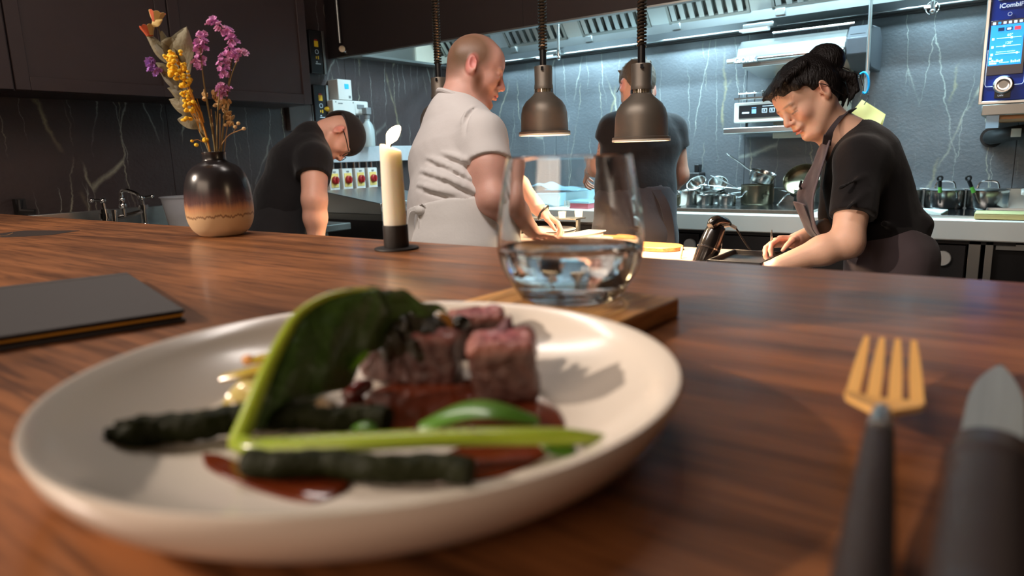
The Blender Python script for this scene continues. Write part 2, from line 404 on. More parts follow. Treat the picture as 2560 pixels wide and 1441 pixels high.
# ------------------------------------------------------------------ sculpting: smooth-blended solids turned into one skin
class SDF:
    def snap(s, p, d):
        """first point of the surface met when moving from p along d"""
        p = Vector(p) - Vector(d) * 0.22
        for _ in range(140):
            i = [int(round((p[k] - float(s.lo[k])) / s.h)) for k in range(3)]
            if all(0 <= i[k] < s.D.shape[k] for k in range(3)) and s.D[i[0], i[1], i[2]] < 0: return p
            p = p + Vector(d) * 0.004
        return p
    def __init__(s, lo, hi, h):
        s.lo = np.array(lo, np.float32); s.h = h
        n = np.ceil((np.array(hi) - np.array(lo)) / h).astype(int) + 1
        s.ax = [np.float32(s.lo[i] + h * np.arange(n[i])) for i in range(3)]
        s.D = np.full(tuple(n), 1.0, np.float32)
    def win(s, lo, hi):
        sl = []
        for i in range(3):
            a = int(max(0, math.floor((lo[i] - s.lo[i]) / s.h))); b = int(min(len(s.ax[i]), math.ceil((hi[i] - s.lo[i]) / s.h) + 1))
            if b <= a: return None, None
            sl.append(slice(a, b))
        P = [s.ax[0][sl[0]][:, None, None], s.ax[1][sl[1]][None, :, None], s.ax[2][sl[2]][None, None, :]]
        return tuple(sl), P
    def put(s, d, sl, k, op):
        A = s.D[sl]
        if op == 'u':
            if k > 0:
                hh = np.maximum(k - np.abs(A - d), 0) / k
                s.D[sl] = np.minimum(A, d) - hh * hh * k * 0.25
            else: s.D[sl] = np.minimum(A, d)
        elif op == 's':
            d = -d
            if k > 0:
                hh = np.maximum(k - np.abs(A - d), 0) / k
                s.D[sl] = np.maximum(A, d) + hh * hh * k * 0.25
            else: s.D[sl] = np.maximum(A, d)
    def cone(s, a, b, ra, rb=None, k=0.01, op='u', flat=False):
        rb = ra if rb is None else rb
        a = np.array(a, float); b = np.array(b, float); m = max(ra, rb) + k * 1.5 + 3 * s.h
        sl, P = s.win(np.minimum(a, b) - m, np.maximum(a, b) + m)
        if sl is None: return s
        ab = b - a; L2 = float(ab @ ab) + 1e-12
        q = [P[i] - a[i] for i in range(3)]
        t = np.clip((q[0] * ab[0] + q[1] * ab[1] + q[2] * ab[2]) / L2, 0, 1)
        d = np.sqrt(sum((q[i] - t * ab[i]) ** 2 for i in range(3))) - (ra + (rb - ra) * t)
        if flat: d = np.maximum(d, (q[0] * ab[0] + q[1] * ab[1] + q[2] * ab[2]) / math.sqrt(L2) - math.sqrt(L2))
        s.put(d.astype(np.float32), sl, k, op); return s
    def chain(s, pts, rs, k=0.01, op='u'):
        for i in range(len(pts) - 1): s.cone(pts[i], pts[i + 1], rs[i], rs[i + 1], k, op)
        return s
    def ell(s, c, r, R=None, k=0.01, op='u'):
        c = np.array(c, float); r = np.array(r, float); m = max(r) + k * 1.5 + 3 * s.h
        sl, P = s.win(c - m, c + m)
        if sl is None: return s
        q = [P[i] - c[i] for i in range(3)]
        R = np.eye(3) if R is None else np.array([list(x)[:3] for x in list(R)[:3]])
        l = [sum(q[j] * R[j][i] for j in range(3)) for i in range(3)]
        k0 = np.sqrt(sum((l[i] / r[i]) ** 2 for i in range(3))) + 1e-9
        k1 = np.sqrt(sum((l[i] / r[i] ** 2) ** 2 for i in range(3))) + 1e-9
        d = k0 * (k0 - 1.0) / k1
        s.put(d.astype(np.float32), sl, k, op); return s
    def rbox(s, c, half, R=None, rnd=0.005, k=0.005, op='u'):
        c = np.array(c, float); half = np.array(half, float); m = float(np.linalg.norm(half)) + k * 1.5 + 3 * s.h
        sl, P = s.win(c - m, c + m)
        if sl is None: return s
        q = [P[i] - c[i] for i in range(3)]
        R = np.eye(3) if R is None else np.array([list(x)[:3] for x in list(R)[:3]])
        l = [np.abs(sum(q[j] * R[j][i] for j in range(3))) - (half[i] - rnd) for i in range(3)]
        d = np.sqrt(sum(np.maximum(x, 0) ** 2 for x in l)) + np.minimum(np.maximum(np.maximum(l[0], l[1]), l[2]), 0) - rnd
        s.put(d.astype(np.float32), sl, k, op); return s
    def loft(s, secs, k=0.02, op='u', grow=0.0):
        """secs: list of (centre, side axis, half width, half depth); elliptical sections joined along the way"""
        for (c0, s0, w0, d0), (c1, s1, w1, d1) in zip(secs[:-1], secs[1:]):
            a = np.array(c0, float); b = np.array(c1, float)
            m = max(w0, d0, w1, d1) + grow + k * 1.5 + 3 * s.h
            sl, P = s.win(np.minimum(a, b) - m, np.maximum(a, b) + m)
            if sl is None: continue
            ab = b - a; Ln = float(np.linalg.norm(ab)); z = ab / Ln
            q = [P[i] - a[i] for i in range(3)]
            ax = q[0] * z[0] + q[1] * z[1] + q[2] * z[2]
            t = np.clip(ax / Ln, 0, 1)
            sd = np.array(s0, float) + np.array(s1, float); sd -= z * (sd @ z); sd /= np.linalg.norm(sd); fd = np.cross(z, sd)
            u = q[0] * sd[0] + q[1] * sd[1] + q[2] * sd[2]; v = q[0] * fd[0] + q[1] * fd[1] + q[2] * fd[2]
            W = w0 + (w1 - w0) * t + grow; Dp = d0 + (d1 - d0) * t + grow
            e = np.maximum(np.maximum(-ax, ax - Ln), 0)
            mn = np.minimum(W, Dp)
            qq = np.sqrt((u / W) ** 2 + (v / Dp) ** 2 + (e / mn) ** 2)
            s.put(((qq - 1) * mn).astype(np.float32), sl, k, op)
        return s
    def cut(s, p, n, k=0.0):
        n = np.array(n, float); n /= np.linalg.norm(n); p = np.array(p, float)
        d = (s.ax[0][:, None, None] - p[0]) * n[0] + (s.ax[1][None, :, None] - p[1]) * n[1] + (s.ax[2][None, None, :] - p[2]) * n[2]
        s.put(-d.astype(np.float32), (slice(None),) * 3, k, 's'); return s
    def noise(s, amp, freq, seed=0, n=6):
        r = np.random.default_rng(seed); acc = 0
        for _ in range(n):
            w = r.normal(size=3) * freq; ph = r.uniform(0, 6.28)
            acc = acc + np.sin(s.ax[0][:, None, None] * w[0] + s.ax[1][None, :, None] * w[1] + s.ax[2][None, None, :] * w[2] + ph)
        s.D += (acc * amp / n).astype(np.float32); return s
    def surface(s):
        D = s.D; S_ = D < 0; nx, ny, nz = D.shape
        cnt = np.zeros((nx - 1, ny - 1, nz - 1), np.int8)
        corners = [(i, j, k) for i in (0, 1) for j in (0, 1) for k in (0, 1)]
        for i, j, k in corners: cnt += S_[i:nx - 1 + i, j:ny - 1 + j, k:nz - 1 + k]
        act = (cnt > 0) & (cnt < 8)
        idx = np.argwhere(act); n = len(idx)
        vid = np.full(act.shape, -1, np.int32); vid[act] = np.arange(n)
        vals = np.stack([D[idx[:, 0] + c[0], idx[:, 1] + c[1], idx[:, 2] + c[2]] for c in corners], 1)
        acc = np.zeros((n, 3)); num = np.zeros(n)
        for a in range(8):
            for b in range(a + 1, 8):
                ca, cb = np.array(corners[a]), np.array(corners[b])
                if np.abs(ca - cb).sum() != 1: continue
                da, db = vals[:, a], vals[:, b]
                mk = (da < 0) != (db < 0)
                t = np.where(mk, da / np.where(mk, da - db, 1), 0)
                acc += np.where(mk[:, None], ca + (cb - ca) * t[:, None], 0); num += mk
        V = (idx + acc / num[:, None]) * s.h + s.lo
        F = []
        for axx in range(3):
            o = [0, 0, 0]; o[axx] = 1
            b0 = S_[:nx - o[0], :ny - o[1], :nz - o[2]]; b1 = S_[o[0]:, o[1]:, o[2]:]
            e = np.argwhere(b0 != b1)
            p, q = (axx + 1) % 3, (axx + 2) % 3
            ok = (e[:, p] > 0) & (e[:, q] > 0) & (e[:, p] < D.shape[p] - 1) & (e[:, q] < D.shape[q] - 1)
            e = e[ok]
            if not len(e): continue
            def g(dp, dq):
                c = e.copy(); c[:, p] += dp; c[:, q] += dq
                return vid[c[:, 0], c[:, 1], c[:, 2]]
            quad = np.stack([g(-1, -1), g(0, -1), g(0, 0), g(-1, 0)], 1)
            fl = ~S_[e[:, 0], e[:, 1], e[:, 2]]
            quad[fl] = quad[fl][:, ::-1]
            F.append(quad)
        F = np.concatenate(F); F = F[(F >= 0).all(1)]
        return V, F
    def build(s, name, material, parent=None, smooth_it=2, paint=None):
        V, F = s.surface()
        # a little relaxing
        if smooth_it:
            E = np.concatenate([F[:, [0, 1]], F[:, [1, 2]], F[:, [2, 3]], F[:, [3, 0]]])
            for _ in range(smooth_it):
                A = np.zeros_like(V); c = np.zeros(len(V))
                np.add.at(A, E[:, 0], V[E[:, 1]]); np.add.at(c, E[:, 0], 1)
                np.add.at(A, E[:, 1], V[E[:, 0]]); np.add.at(c, E[:, 1], 1)
                V = V * 0.5 + 0.5 * A / np.maximum(c, 1)[:, None]
        me = bpy.data.meshes.new(name)
        me.vertices.add(len(V)); me.vertices.foreach_set('co', V.astype(np.float32).ravel())
        me.loops.add(F.size); me.loops.foreach_set('vertex_index', F.astype(np.int32).ravel())
        me.polygons.add(len(F)); me.polygons.foreach_set('loop_start', np.arange(0, F.size, 4, dtype=np.int32))
        me.polygons.foreach_set('use_smooth', np.ones(len(F), bool))
        me.update(calc_edges=True); me.validate()
        if paint is not None:
            at = me.attributes.new('tint', 'FLOAT_COLOR', 'POINT')
            colr = np.ones((len(V), 4), np.float32); colr[:, :3] = paint(V)
            at.data.foreach_set('color', colr.ravel())
        return obj(name, me, material, parent)

def painted(name, rough=0.5, sss=0.0, bump=0.0, bscale=300, var=0.10, vscale=60, coat=0.0, sheen=0.0, spec=0.5):
    """material whose colour comes from the painted 'tint' of the sculpted skin, with fine mottling"""
    m = mat(name, (1, 1, 1, 1), rough, var=var, vscale=vscale, sss=sss, bump=bump, bscale=bscale, coat=coat, sheen=sheen, spec=spec)
    b = bsdf(m); src = b.inputs['Base Color'].links[0].from_socket
    at = N(m, 'ShaderNodeAttribute'); at.attribute_name = 'tint'
    L(m, mixc(m, 1.0, at.outputs['Color'], src, 'MULTIPLY'), b.inputs['Base Color'])
    return m
def lin(r, g, b): return np.array(S(r, g, b)[:3])


# ================================================================== the setting
WX, WY = -3.70, 4.40          # inner faces of the left and back walls
struct('floor', MB().bx(-3.9, 1.8, -3.7, 4.6, -0.05, 0), 'floor')
struct('ceiling', MB().bx(-3.9, 1.8, -3.7, 4.6, 2.75, 2.85), 'ceiling')
wb = struct('wall_back', MB().bx(-3.9, 1.8, WY + 0.012, WY + 0.2, 0, 2.75), 'black_matte')
for a, b in ((-3.70, -2.80), (-2.80, -1.40), (-1.40, -0.02), (-0.02, 1.6)):
    MB().bx(a + 0.0015, b - 0.0015, WY, WY + 0.013, 0.86, 2.74).build('panel', 'stone_back', wb, smooth=False)
wl = struct('wall_left', MB().bx(WX - 0.2, WX - 0.012, -3.7, 4.6, 0, 2.75), 'black_matte')
for a, b in ((-1.5, 0.35), (0.35, 1.95), (1.95, 3.20), (3.20, 4.40)):
    MB().bx(WX - 0.013, WX, a + 0.0015, b - 0.0015, 0.86, 2.74).build('panel', 'stone_left', wl, smooth=False)
struct('wall_right', MB().bx(1.6, 1.8, -3.7, 4.6, 0, 2.75), 'plaster')
struct('wall_front', MB().bx(-3.9, 1.8, -3.7, -3.5, 0, 2.75), 'plaster')

# ------------------------------------------------------------------ the bar and the pass
KNOT = [(-1.2870, 0.3888, 1.1500), (-1.3001, 0.4261, 1.1500), (-1.1922, 0.4665, 1.1500), (-1.1609, 0.4153, 1.1500), (-1.1811, 0.3858, 1.1500), (-1.2085, 0.3643, 1.1500)]
bar = thing('bar_counter', 'long varnished brown wooden bar counter in the foreground', 'counter', (-0.8, 0.2, 0))
MB().bx(-3.3, 1.5, -0.22, 0.580, 1.108, 1.150).build('top', 'bar_wood', bar, bevel=0.004)
MB().bx(-3.25, 1.45, 0.10, 0.50, 0.0, 1.108).build('base', 'black_matte', bar)

MB().prism([(p[0], p[1]) for p in KNOT], 1.1498, 1.1503).build('dark_knot', mat('dark_knot', S(34, 20, 12), 0.5), bar)
MB().tube(bez([(-1.2272, 0.3702, 1.1503), (-1.2359, 0.3832, 1.1503), (-1.2669, 0.3996, 1.1503)], 8), 0.0006, 6).build('crack', mat('pale_crack', S(150, 110, 70), 0.5), bar)
ps = thing('pass_counter', 'pinkish stone serving pass under the heat lamps', 'counter', (-1.3, 2.1, 0))
MB().bx(-2.05, -0.55, 1.93, 2.37, 0.862, 0.900).build('top', 'pass_stone', ps, bevel=0.003)
MB().bx(-2.00, -0.62, 1.97, 2.33, 0.0, 0.862).build('base', 'drawer', ps)

# ------------------------------------------------------------------ back line: worktop, drawer units
wt = thing('steel_worktop', 'long stainless steel worktop along the veined back wall', 'worktop', (-1.3, 4.0, 0.82))
MB().bx(-3.4, 1.4, 3.63, 4.37, 0.812, 0.905).build('top', 'satin', wt, bevel=0.006)
tag(MB().bx(-3.4, 0.30, 4.375, 4.395, 0.812, 1.004).build('upstand', 'steel', bevel=0.002), 'narrow steel upstand between the worktop and the veined wall', 'upstand')
MB().bx(-3.4, 0.02, 3.655, 3.70, 0.795, 0.812).build('drip_edge', 'black_matte', wt)

def drawer_unit(x0, x1, kx, label):
    t = thing('drawer_unit', label, 'cabinet', ((x0 + x1) / 2, 4.0, 0), 'drawer units under the worktop')
    MB().bx(x0 + 0.004, x1 - 0.004, 3.70, 4.36, 0.10, 0.79).build('body', 'black_matte', t)
    d = MB().bx(x0 + 0.006, x1 - 0.006, 3.668, 3.70, 0.42, 0.786).build('drawer', 'drawer', t, bevel=0.002)
    MB().bx(x0 + 0.006, x1 - 0.006, 3.668, 3.70, 0.11, 0.414).build('drawer', 'drawer', t, bevel=0.002)
    if kx is not None:
        MB().lathe([(0, 0), (0.030, 0), (0.034, 0.004), (0.034, 0.018), (0.031, 0.022), (0, 0.022)], 28, T3((kx, 3.668, 0.725)) @ R3(PI / 2, 0, 0)).build('knob', 'white_plastic', d)
drawer_unit(-3.30, -2.00, None, 'dark drawer unit behind the tattooed cook, at the left end of the worktop')
drawer_unit(-2.00, -1.40, -1.452, 'dark drawer unit with a white round knob left of the stick blender')
drawer_unit(-1.40, -0.80, -1.350, 'dark drawer unit with a white round knob peeking from behind the stick blender')
drawer_unit(-0.80, -0.155, -0.245, 'dark drawer unit with a white round knob behind the woman in the apron')
fr = thing('undercounter_fridge', 'black fronted refrigerator with steel posts under the green chopping board', 'refrigerator', (0.6, 4.0, 0))
MB().bx(-0.150, -0.104, 3.655, 3.72, 0.0, 0.812).build('post', 'steel_dull', fr, bevel=0.002)
MB().bx(-0.088, -0.058, 3.655, 3.72, 0.0, 0.812).build('post', 'steel_dull', fr, bevel=0.002)
MB().bx(-0.058, 1.35, 3.70, 4.36, 0.05, 0.79).build('body', 'black', fr)
MB().bx(-0.050, 1.35, 3.665, 3.70, 0.775, 0.800).build('top_rail', 'steel', fr)

# ------------------------------------------------------------------ the extraction hood
hood = thing('extraction_hood', 'large stainless extraction hood with baffle filters above the stove line', 'hood', (-1.2, 3.7, 1.9))
MB().bx(-3.60, -0.18, 3.06, 3.09, 1.900, 2.75).build('front_fascia', 'fascia', hood, bevel=0.002)
MB().bx(-3.60, -0.18, 3.055, 3.095, 1.893, 1.901).build('fascia_edge', 'steel_dull', hood)
MB().bx(-2.140, -2.136, 3.0585, 3.061, 1.902, 2.75).build('seam', 'black_matte', hood)
MB().bx(-3.69, -3.60, 3.06, 3.10, 1.900, 2.75).build('end_fascia', 'fascia', hood)
MB().bx(-3.695, -3.66, 3.10, 4.39, 1.925, 2.75).build('end_panel', 'steel_dull', hood)
MB().bx(-3.66, -3.58, 3.10, 4.36, 1.925, 1.940).build('end_gutter', 'steel', hood)
MB().bx(-3.67, -3.645, 3.84, 4.38, 1.945, 2.3).build('end_light_panel', 'beige_paint', hood)
MB().bx(-3.69, -0.18, 3.09, 4.40, 2.55, 2.58).build('hood_top', 'steel_dull', hood)
# gutter ledge under the filters, the gap and the wall rail
MB().prism([(4.06, 1.945), (4.20, 1.930), (4.20, 1.95), (4.10, 1.962), (4.10, 2.0), (4.06, 2.0)], -3.64, -0.18, Matrix(((0, 0, 1, 0), (1, 0, 0, 0), (0, 1, 0, 0), (0, 0, 0, 1)))).build('gutter', 'steel', hood)
MB().bx(-3.64, -0.18, 4.20, 4.30, 1.985, 2.02).build('gap_strip', mat('brown_gap', S(96, 74, 56), 0.6), hood)
MB().bx(-3.64, -0.18, 4.30, 4.375, 1.938, 1.975).build('wall_rail', 'steel', hood, bevel=0.004)
MB().bx(-3.64, -0.18, 4.372, 4.398, 1.926, 1.938).build('wall_rail_lip', 'black_matte', hood)
for x in (-3.0, -1.97, -0.62):
    MB().bx(x - 0.04, x + 0.04, 4.22, 4.38, 1.955, 1.99).build('bracket', 'cream_plastic', hood, bevel=0.003)
# filters: sloping baffles; own frame Z-up along the slope
fs_len = 0.62
fs_M = T3((0, 4.07, 1.995)) @ R3(math.radians(40), 0, 0)
def fil(mb, name, m, parent): return mb.build(name, m, parent, smooth=False)
for k in range(5):
    x0 = -3.56 + k * 0.598
    f_ = fil(MB().bx(x0, x0 + 0.016, -0.012, 0.012, 0, fs_len, fs_M).bx(x0 + 0.464, x0 + 0.48, -0.012, 0.012, 0, fs_len, fs_M).bx(x0, x0 + 0.48, -0.012, 0.012, 0, 0.018, fs_M).bx(x0, x0 + 0.48, 0.030, 0.034, 0, fs_len, fs_M), 'baffle_filter', 'steel_dull', hood)
    for q in range(8):
        xs = x0 + 0.022 + q * 0.056
        fil(MB().bx(xs, xs + 0.030, -0.010, -0.007, 0.02, fs_len, fs_M).bx(xs, xs + 0.003, -0.007, 0.012, 0.02, fs_len, fs_M).bx(xs + 0.027, xs + 0.030, -0.007, 0.012, 0.02, fs_len, fs_M), 'baffle', 'steel', f_)
    fil(MB().bx(x0 + 0.482, x0 + 0.596, -0.006, 0.0, 0, fs_len, fs_M), 'blank_panel', 'steel', hood)
    MB().bx(x0 + 0.02, x0 + 0.07, 4.05, 4.062, 1.955, 1.990).build('clip', 'steel', hood, bevel=0.002)
fil(MB().bx(-0.57, -0.18, -0.006, 0.0, 0, fs_len, fs_M), 'blank_panel', 'steel', hood)
MB().bx(-0.19, -0.18, 3.09, 4.38, 1.93, 2.75).build('end_panel', 'steel_dull', hood)
def hood_lamp(x, label):
    t = thing('hood_lamp', label, 'lamp', (x, 4.12, 1.9), 'tube lamp housings under the hood')
    MB().bx(x - 0.085, x + 0.085, 4.05, 4.12, 1.905, 1.932).build('housing', 'steel', t, bevel=0.006)
    MB().bx(x - 0.105, x + 0.05, 4.055, 4.115, 1.893, 1.906).build('diffuser', mat('lamp_diffuser', S(230, 240, 245), 0.4, emit=(0.8, 0.93, 1.0, 1), estr=0.25), t, bevel=0.003)
hood_lamp(-2.63, 'small steel lamp housing under the hood beside the middle heat lamp cord')
hood_lamp(-1.24, 'small steel lamp housing under the hood above the wall grill')
def pull_rod(name, label, x, y, z0, z1, cat='rod'):
    t = thing(name, label, cat, (x, y, z0))
    MB().cyl((x, y, z0 + 0.05), (x, y, z1), 0.008, n=12).build('rod', 'steel', t)
    MB().cyl((x, y, z0 + 0.02), (x, y, z0 + 0.055), 0.012, n=14).cyl((x - 0.035, y, z0 + 0.03), (x + 0.015, y, z0 + 0.03), 0.007, n=10).ball((x, y, z0 + 0.012), 0.013).build('end_fitting', 'chrome', t)
    return t
t_ = pull_rod('hanging_rod', 'thin steel rod hanging beside the middle heat lamp cord', *(-2.2315, 3.5500, 1.7888), 2.4)
t_ = pull_rod('spray_nozzle_drop', 'small steel nozzle hanging from the hood near the oven', *(-0.3993, 4.0000, 1.8548), 2.2)
MB().tube([Vector((-0.4012, 4.0000, 1.8804)) + Vector((0.028 * math.sin(a), 0, 0.03 * math.cos(a))) for a in np.linspace(0, 2 * PI, 17)], 0.002, 6).build('ring', 'chrome', t_)
# gas strut in front of the fascia
gs = thing('canopy_stay_rod', 'pale rod with a round pivot at the left end of the dark canopy', 'rod', (-3.5341, 3.0400, 1.9493))
MB().tube([(-3.5359, 3.0300, 2.2817), (-3.5304, 3.0300, 1.9768)], 0.010, 12).build('rod', 'steel_dull', gs)
MB().cyl((-3.5503, 3.0600, 1.9483), (-3.4923, 3.0100, 1.9368), 0.020, n=18).cyl((-3.5224, 3.0450, 1.9364), (-3.4864, 3.0450, 1.9180), 0.012).build('pivot', 'chrome', gs)

# ------------------------------------------------------------------ wall grill (salamander) with lettering and control box
g = thing('wall_grill', 'stainless wall-mounted salamander grill lettered GIORIK above the pans', 'grill', (-1.04, 4.3, 1.66))
def yz_prism(poly, x0, x1):   # poly of (y, z)
    return MB().prism(poly, x0, x1, Matrix(((0, 0, 1, 0), (1, 0, 0, 0), (0, 1, 0, 0), (0, 0, 0, 1))))
yz_prism([(3.98, 1.715), (3.965, 1.735), (3.975, 1.790), (4.03, 1.835), (4.30, 1.855), (4.38, 1.82), (4.38, 1.715)], -1.325, -0.765).build('hood_shell', 'steel', g, bevel=0.008)
yz_prism([(3.99, 1.690), (3.99, 1.716), (4.36, 1.716), (4.36, 1.655)], -1.30, -0.77).build('lower_shell', 'steel', g, bevel=0.004)
MB().tube([(-1.205, 3.955, 1.727), (-0.775, 3.955, 1.727)], 0.011, 14).build('front_bar', 'chrome', g)
MB().bx(-1.335, -1.203, 3.944, 3.966, 1.711, 1.743).build('name_plate', 'grey_plastic', g, bevel=0.002)
MB().cyl((-1.372, 3.955, 1.727), (-1.328, 3.955, 1.727), 0.0125).build('bar_end', 'cream_plastic', g)
MB().tube([(-1.15, 4.03, 1.862), (-0.745, 4.03, 1.862)], 0.006, 10).build('lid_handle', 'chrome', g)
ec = yz_prism([(3.965, 1.70), (3.955, 1.78), (4.02, 1.845), (4.30, 1.865), (4.385, 1.82), (4.385, 1.64), (4.1, 1.64)], -0.765, -0.665).build('end_cap', mat('grey_end_cap', S(64, 66, 70), 0.5), g, bevel=0.006)
for k in range(4): MB().box((-0.7645 - 0.0, 4.06 + 0.045 * k, 1.80), (0.004, 0.012, 0.05)).build('vent_slot', 'black', ec)
for k in range(4): MB().box((-0.715, 3.975 + 0.02 * k, 1.797 + 0.0155 * k), (0.07, 0.006, 0.006)).build('vent_slot', 'black', ec)
text('lettering', 'GIORIK', 0.036, T3((-1.330, 3.942, 1.715)) @ R3(PI / 2, 0, 0), mat('white_lettering', S(235, 235, 232), 0.4, var=0), g, bold=0.0012)
MB().bx(-1.20, -0.80, 4.28, 4.395, 1.30, 1.66).build('back_column', 'beige_paint', g, bevel=0.004)
cb = thing('grill_control_box', 'steel control box with black touch panel and wire rack behind the woman', 'control panel', (-1.1, 4.2, 1.33))
MB().bx(-1.375, -0.86, 4.10, 4.33, 1.395, 1.508).build('body', 'cream_plastic', cb, bevel=0.006)
pnl = MB().bx(-1.345, -0.90, 4.094, 4.10, 1.418, 1.492).build('touch_panel', 'black', cb, bevel=0.002)
scr = mat('white_print', S(196, 204, 210), 0.5, var=0)
MB().bx(-1.325, -1.285, 4.0925, 4.0942, 1.444, 1.453).build('printed_bar', scr, pnl)
MB().bx(-1.27, -1.245, 4.0925, 4.0942, 1.443, 1.467).bx(-1.27, -1.245, 4.0925, 4.0942, 1.473, 1.477).build('printed_bar', mat('blue_print', S(120, 160, 190), 0.5, var=0), pnl)
for k in range(5):
    x = -1.212 + k * 0.042
    b_ = MB().bx(x, x + 0.028, 4.0925, 4.0942, 1.444, 1.468).build('button', scr, pnl)
    MB().bx(x + 0.003, x + 0.025, 4.0915, 4.0932, 1.447, 1.465).build('button_face', 'black', b_)
    text('button_mark', 'R', 0.020, T3((x + 0.008, 4.091, 1.449)) @ R3(PI / 2, 0, 0), scr, b_)
MB().bx(-1.21, -1.09, 4.0925, 4.0942, 1.479, 1.482).build('printed_bar', scr, pnl)
MB().bx(-1.38, -0.95, 4.11, 4.16, 1.527, 1.537).build('rack_rail', 'steel', cb)
MB().tube([(-1.365, 4.14, 1.560), (-0.95, 4.14, 1.560)], 0.004, 8).build('rack_rail', 'chrome', cb)
for k in range(6): MB().cyl((-1.36 + 0.045 * k, 4.14, 1.506), (-1.36 + 0.045 * k, 4.14, 1.566), 0.003, n=8).ball((-1.36 + 0.045 * k, 4.14, 1.566), 0.006, 8).build('rack_wire', 'chrome', cb)
for x in (-1.33, -0.92): MB().cyl((x, 4.2, 1.36), (x, 4.2, 1.396), 0.008).build('spacer', 'black', cb)
MB().bx(-1.42, -0.80, 4.05, 4.39, 1.332, 1.366).build('shelf_tray', 'steel', cb, bevel=0.005)

# hanging rod with carabiner and yellow notes
rd = thing('gas_drop_rod', 'thin pale rod hanging from the hood behind the woman', 'rod', (-0.6299, 3.8000, 1.4949))
MB().tube([(-0.6368, 3.8000, 1.9923), (-0.6324, 3.8000, 1.5923)], 0.0085, 12).build('rod', 'steel', rd)
MB().tube([(-0.6327, 3.8000, 1.5960), (-0.6299, 3.8000, 1.4949)], [0.012, 0.011], 12).build('sleeve', 'grey_plastic', rd)
kb = thing('carabiner', 'blue carabiner clipped around the hanging rod', 'carabiner', (-0.6340, 3.7850, 1.4869))
cbz = [(-0.6608, 3.7850, 1.5826), (-0.6456, 3.7850, 1.5905), (-0.6290, 3.7850, 1.5760), (-0.6201, 3.7850, 1.5437), (-0.6213, 3.7850, 1.5084), (-0.6324, 3.7850, 1.4906), (-0.6452, 3.7850, 1.4990)]
MB().tube(bez(cbz, 30), 0.005, 8).build('body', mat('blue_anodised', S(40, 160, 215), 0.3, metal=0.6, var=0.05), kb)
MB().tube([(-0.6600, 3.7800, 1.5821), (-0.6443, 3.7800, 1.5267)], 0.004, 8).build('gate', 'chrome', kb)
MB().tube([(-0.6876, 3.7800, 1.5734), (-0.6612, 3.7800, 1.5729)], 0.005, 8).build('pin', 'chrome', kb)
MB().tube(bez([(-0.6316, 3.7800, 1.4902), (-0.6169, 3.7800, 1.4779), (-0.6243, 3.7800, 1.4560), (-0.6336, 3.7800, 1.4378)], 14), 0.0022, 6).build('wire_hook', 'chrome', kb)
yn = mat('yellow_paper', S(232, 216, 140), 0.8, var=0.05)
for dy, pts, lab in ((0.0, [(2155, 249), (2210, 289), (2196, 322), (2128, 282)], 'yellow order note hanging from the blue carabiner, front one'), (0.012, [(2157, 251), (2213, 287), (2204, 318), (2135, 280)], 'yellow order note behind the front note on the blue carabiner')):
    q = [(-0.6457, 3.7900, 1.4636), (-0.5450, 3.7900, 1.3820), (-0.5652, 3.7900, 1.3211), (-0.6901, 3.7900, 1.4038)] if dy == 0 else [(-0.6401, 3.7900, 1.4594), (-0.5403, 3.7900, 1.3874), (-0.5535, 3.7900, 1.3281), (-0.6760, 3.7900, 1.4068)]
    A, B, Cc, D = (Vector(v) + Vector((0, dy, 0)) for v in q)
    P_ = []
    for i in range(9):
        u = i / 8; row = []
        for j in range(9):
            v = j / 8; p = A.lerp(B, u).lerp(D.lerp(Cc, u), v); p = p + Vector((0, 0.012 * math.sin(u * 3) * v, 0)); row.append(tuple(p))
        P_.append(row)
    tag(MB().grid(P_, 0.001).build('paper_note', yn), lab, 'note', 'yellow notes on the rod')

# ------------------------------------------------------------------ combi oven at the right
ov = thing('combi_oven', 'steel combi oven with blue control panel and lit display at the right edge', 'oven', (0.45, 3.95, 1.30))
MB().bx(-0.165, 0.95, 3.625, 4.36, 1.405, 2.25).build('casing', 'steel', ov, bevel=0.008)
MB().bx(-0.165, -0.150, 3.600, 3.63, 1.405, 2.25).bx(-0.165, 0.20, 3.600, 3.63, 1.398, 1.412).build('panel_trim', 'steel', ov, bevel=0.003)
blue = mat('blue_panel_glass', S(4, 52, 150), 0.35, var=0.05, spec=0.3)
cp = MB().bx(-0.149, 0.135, 3.604, 3.63, 1.412, 2.25).build('control_panel', blue, ov, bevel=0.002)
MB().bx(-0.147, -0.020, 3.601, 3.606, 1.515, 1.735).build('panel_field', mat('panel_dark', S(10, 20, 48), 0.2), cp, bevel=0.002)
d_ = MB().bx(-0.143, -0.031, 3.598, 3.602, 1.555, 1.715).build('display', mat('display_blue', S(20, 110, 190), 0.3, var=0, emit=S(0, 138, 226), estr=1.25), cp)
pw = mat('display_white', S(220, 240, 250), 0.4, var=0, emit=S(190, 232, 250), estr=1.4)
pdk = mat('display_dark', S(10, 40, 80), 0.4, var=0, emit=S(8, 50, 96), estr=0.5)
prd = mat('display_red', S(200, 60, 70), 0.4, var=0, emit=S(200, 60, 80), estr=1.0)
DX = lambda x: -0.143 + (x + 0.118) * 0.81
def dsp(x0, x1, z0, z1, m, y=3.597, name='screen_element'): MB().bx(DX(x0), DX(x1), y - 0.0006, y + 0.0006, z0, z1).build(name, m, d_)
for k in range(6): dsp(-0.112 + k * 0.022, -0.100 + k * 0.022, 1.718, 1.727, pw if k != 1 else MATS['display_blue'])
for k, m_ in enumerate((pdk, pdk, prd)): dsp(-0.088 + k * 0.034, -0.062 + k * 0.034, 1.690, 1.704, m_)
dsp(-0.050, -0.034, 1.693, 1.701, pw, 3.596)
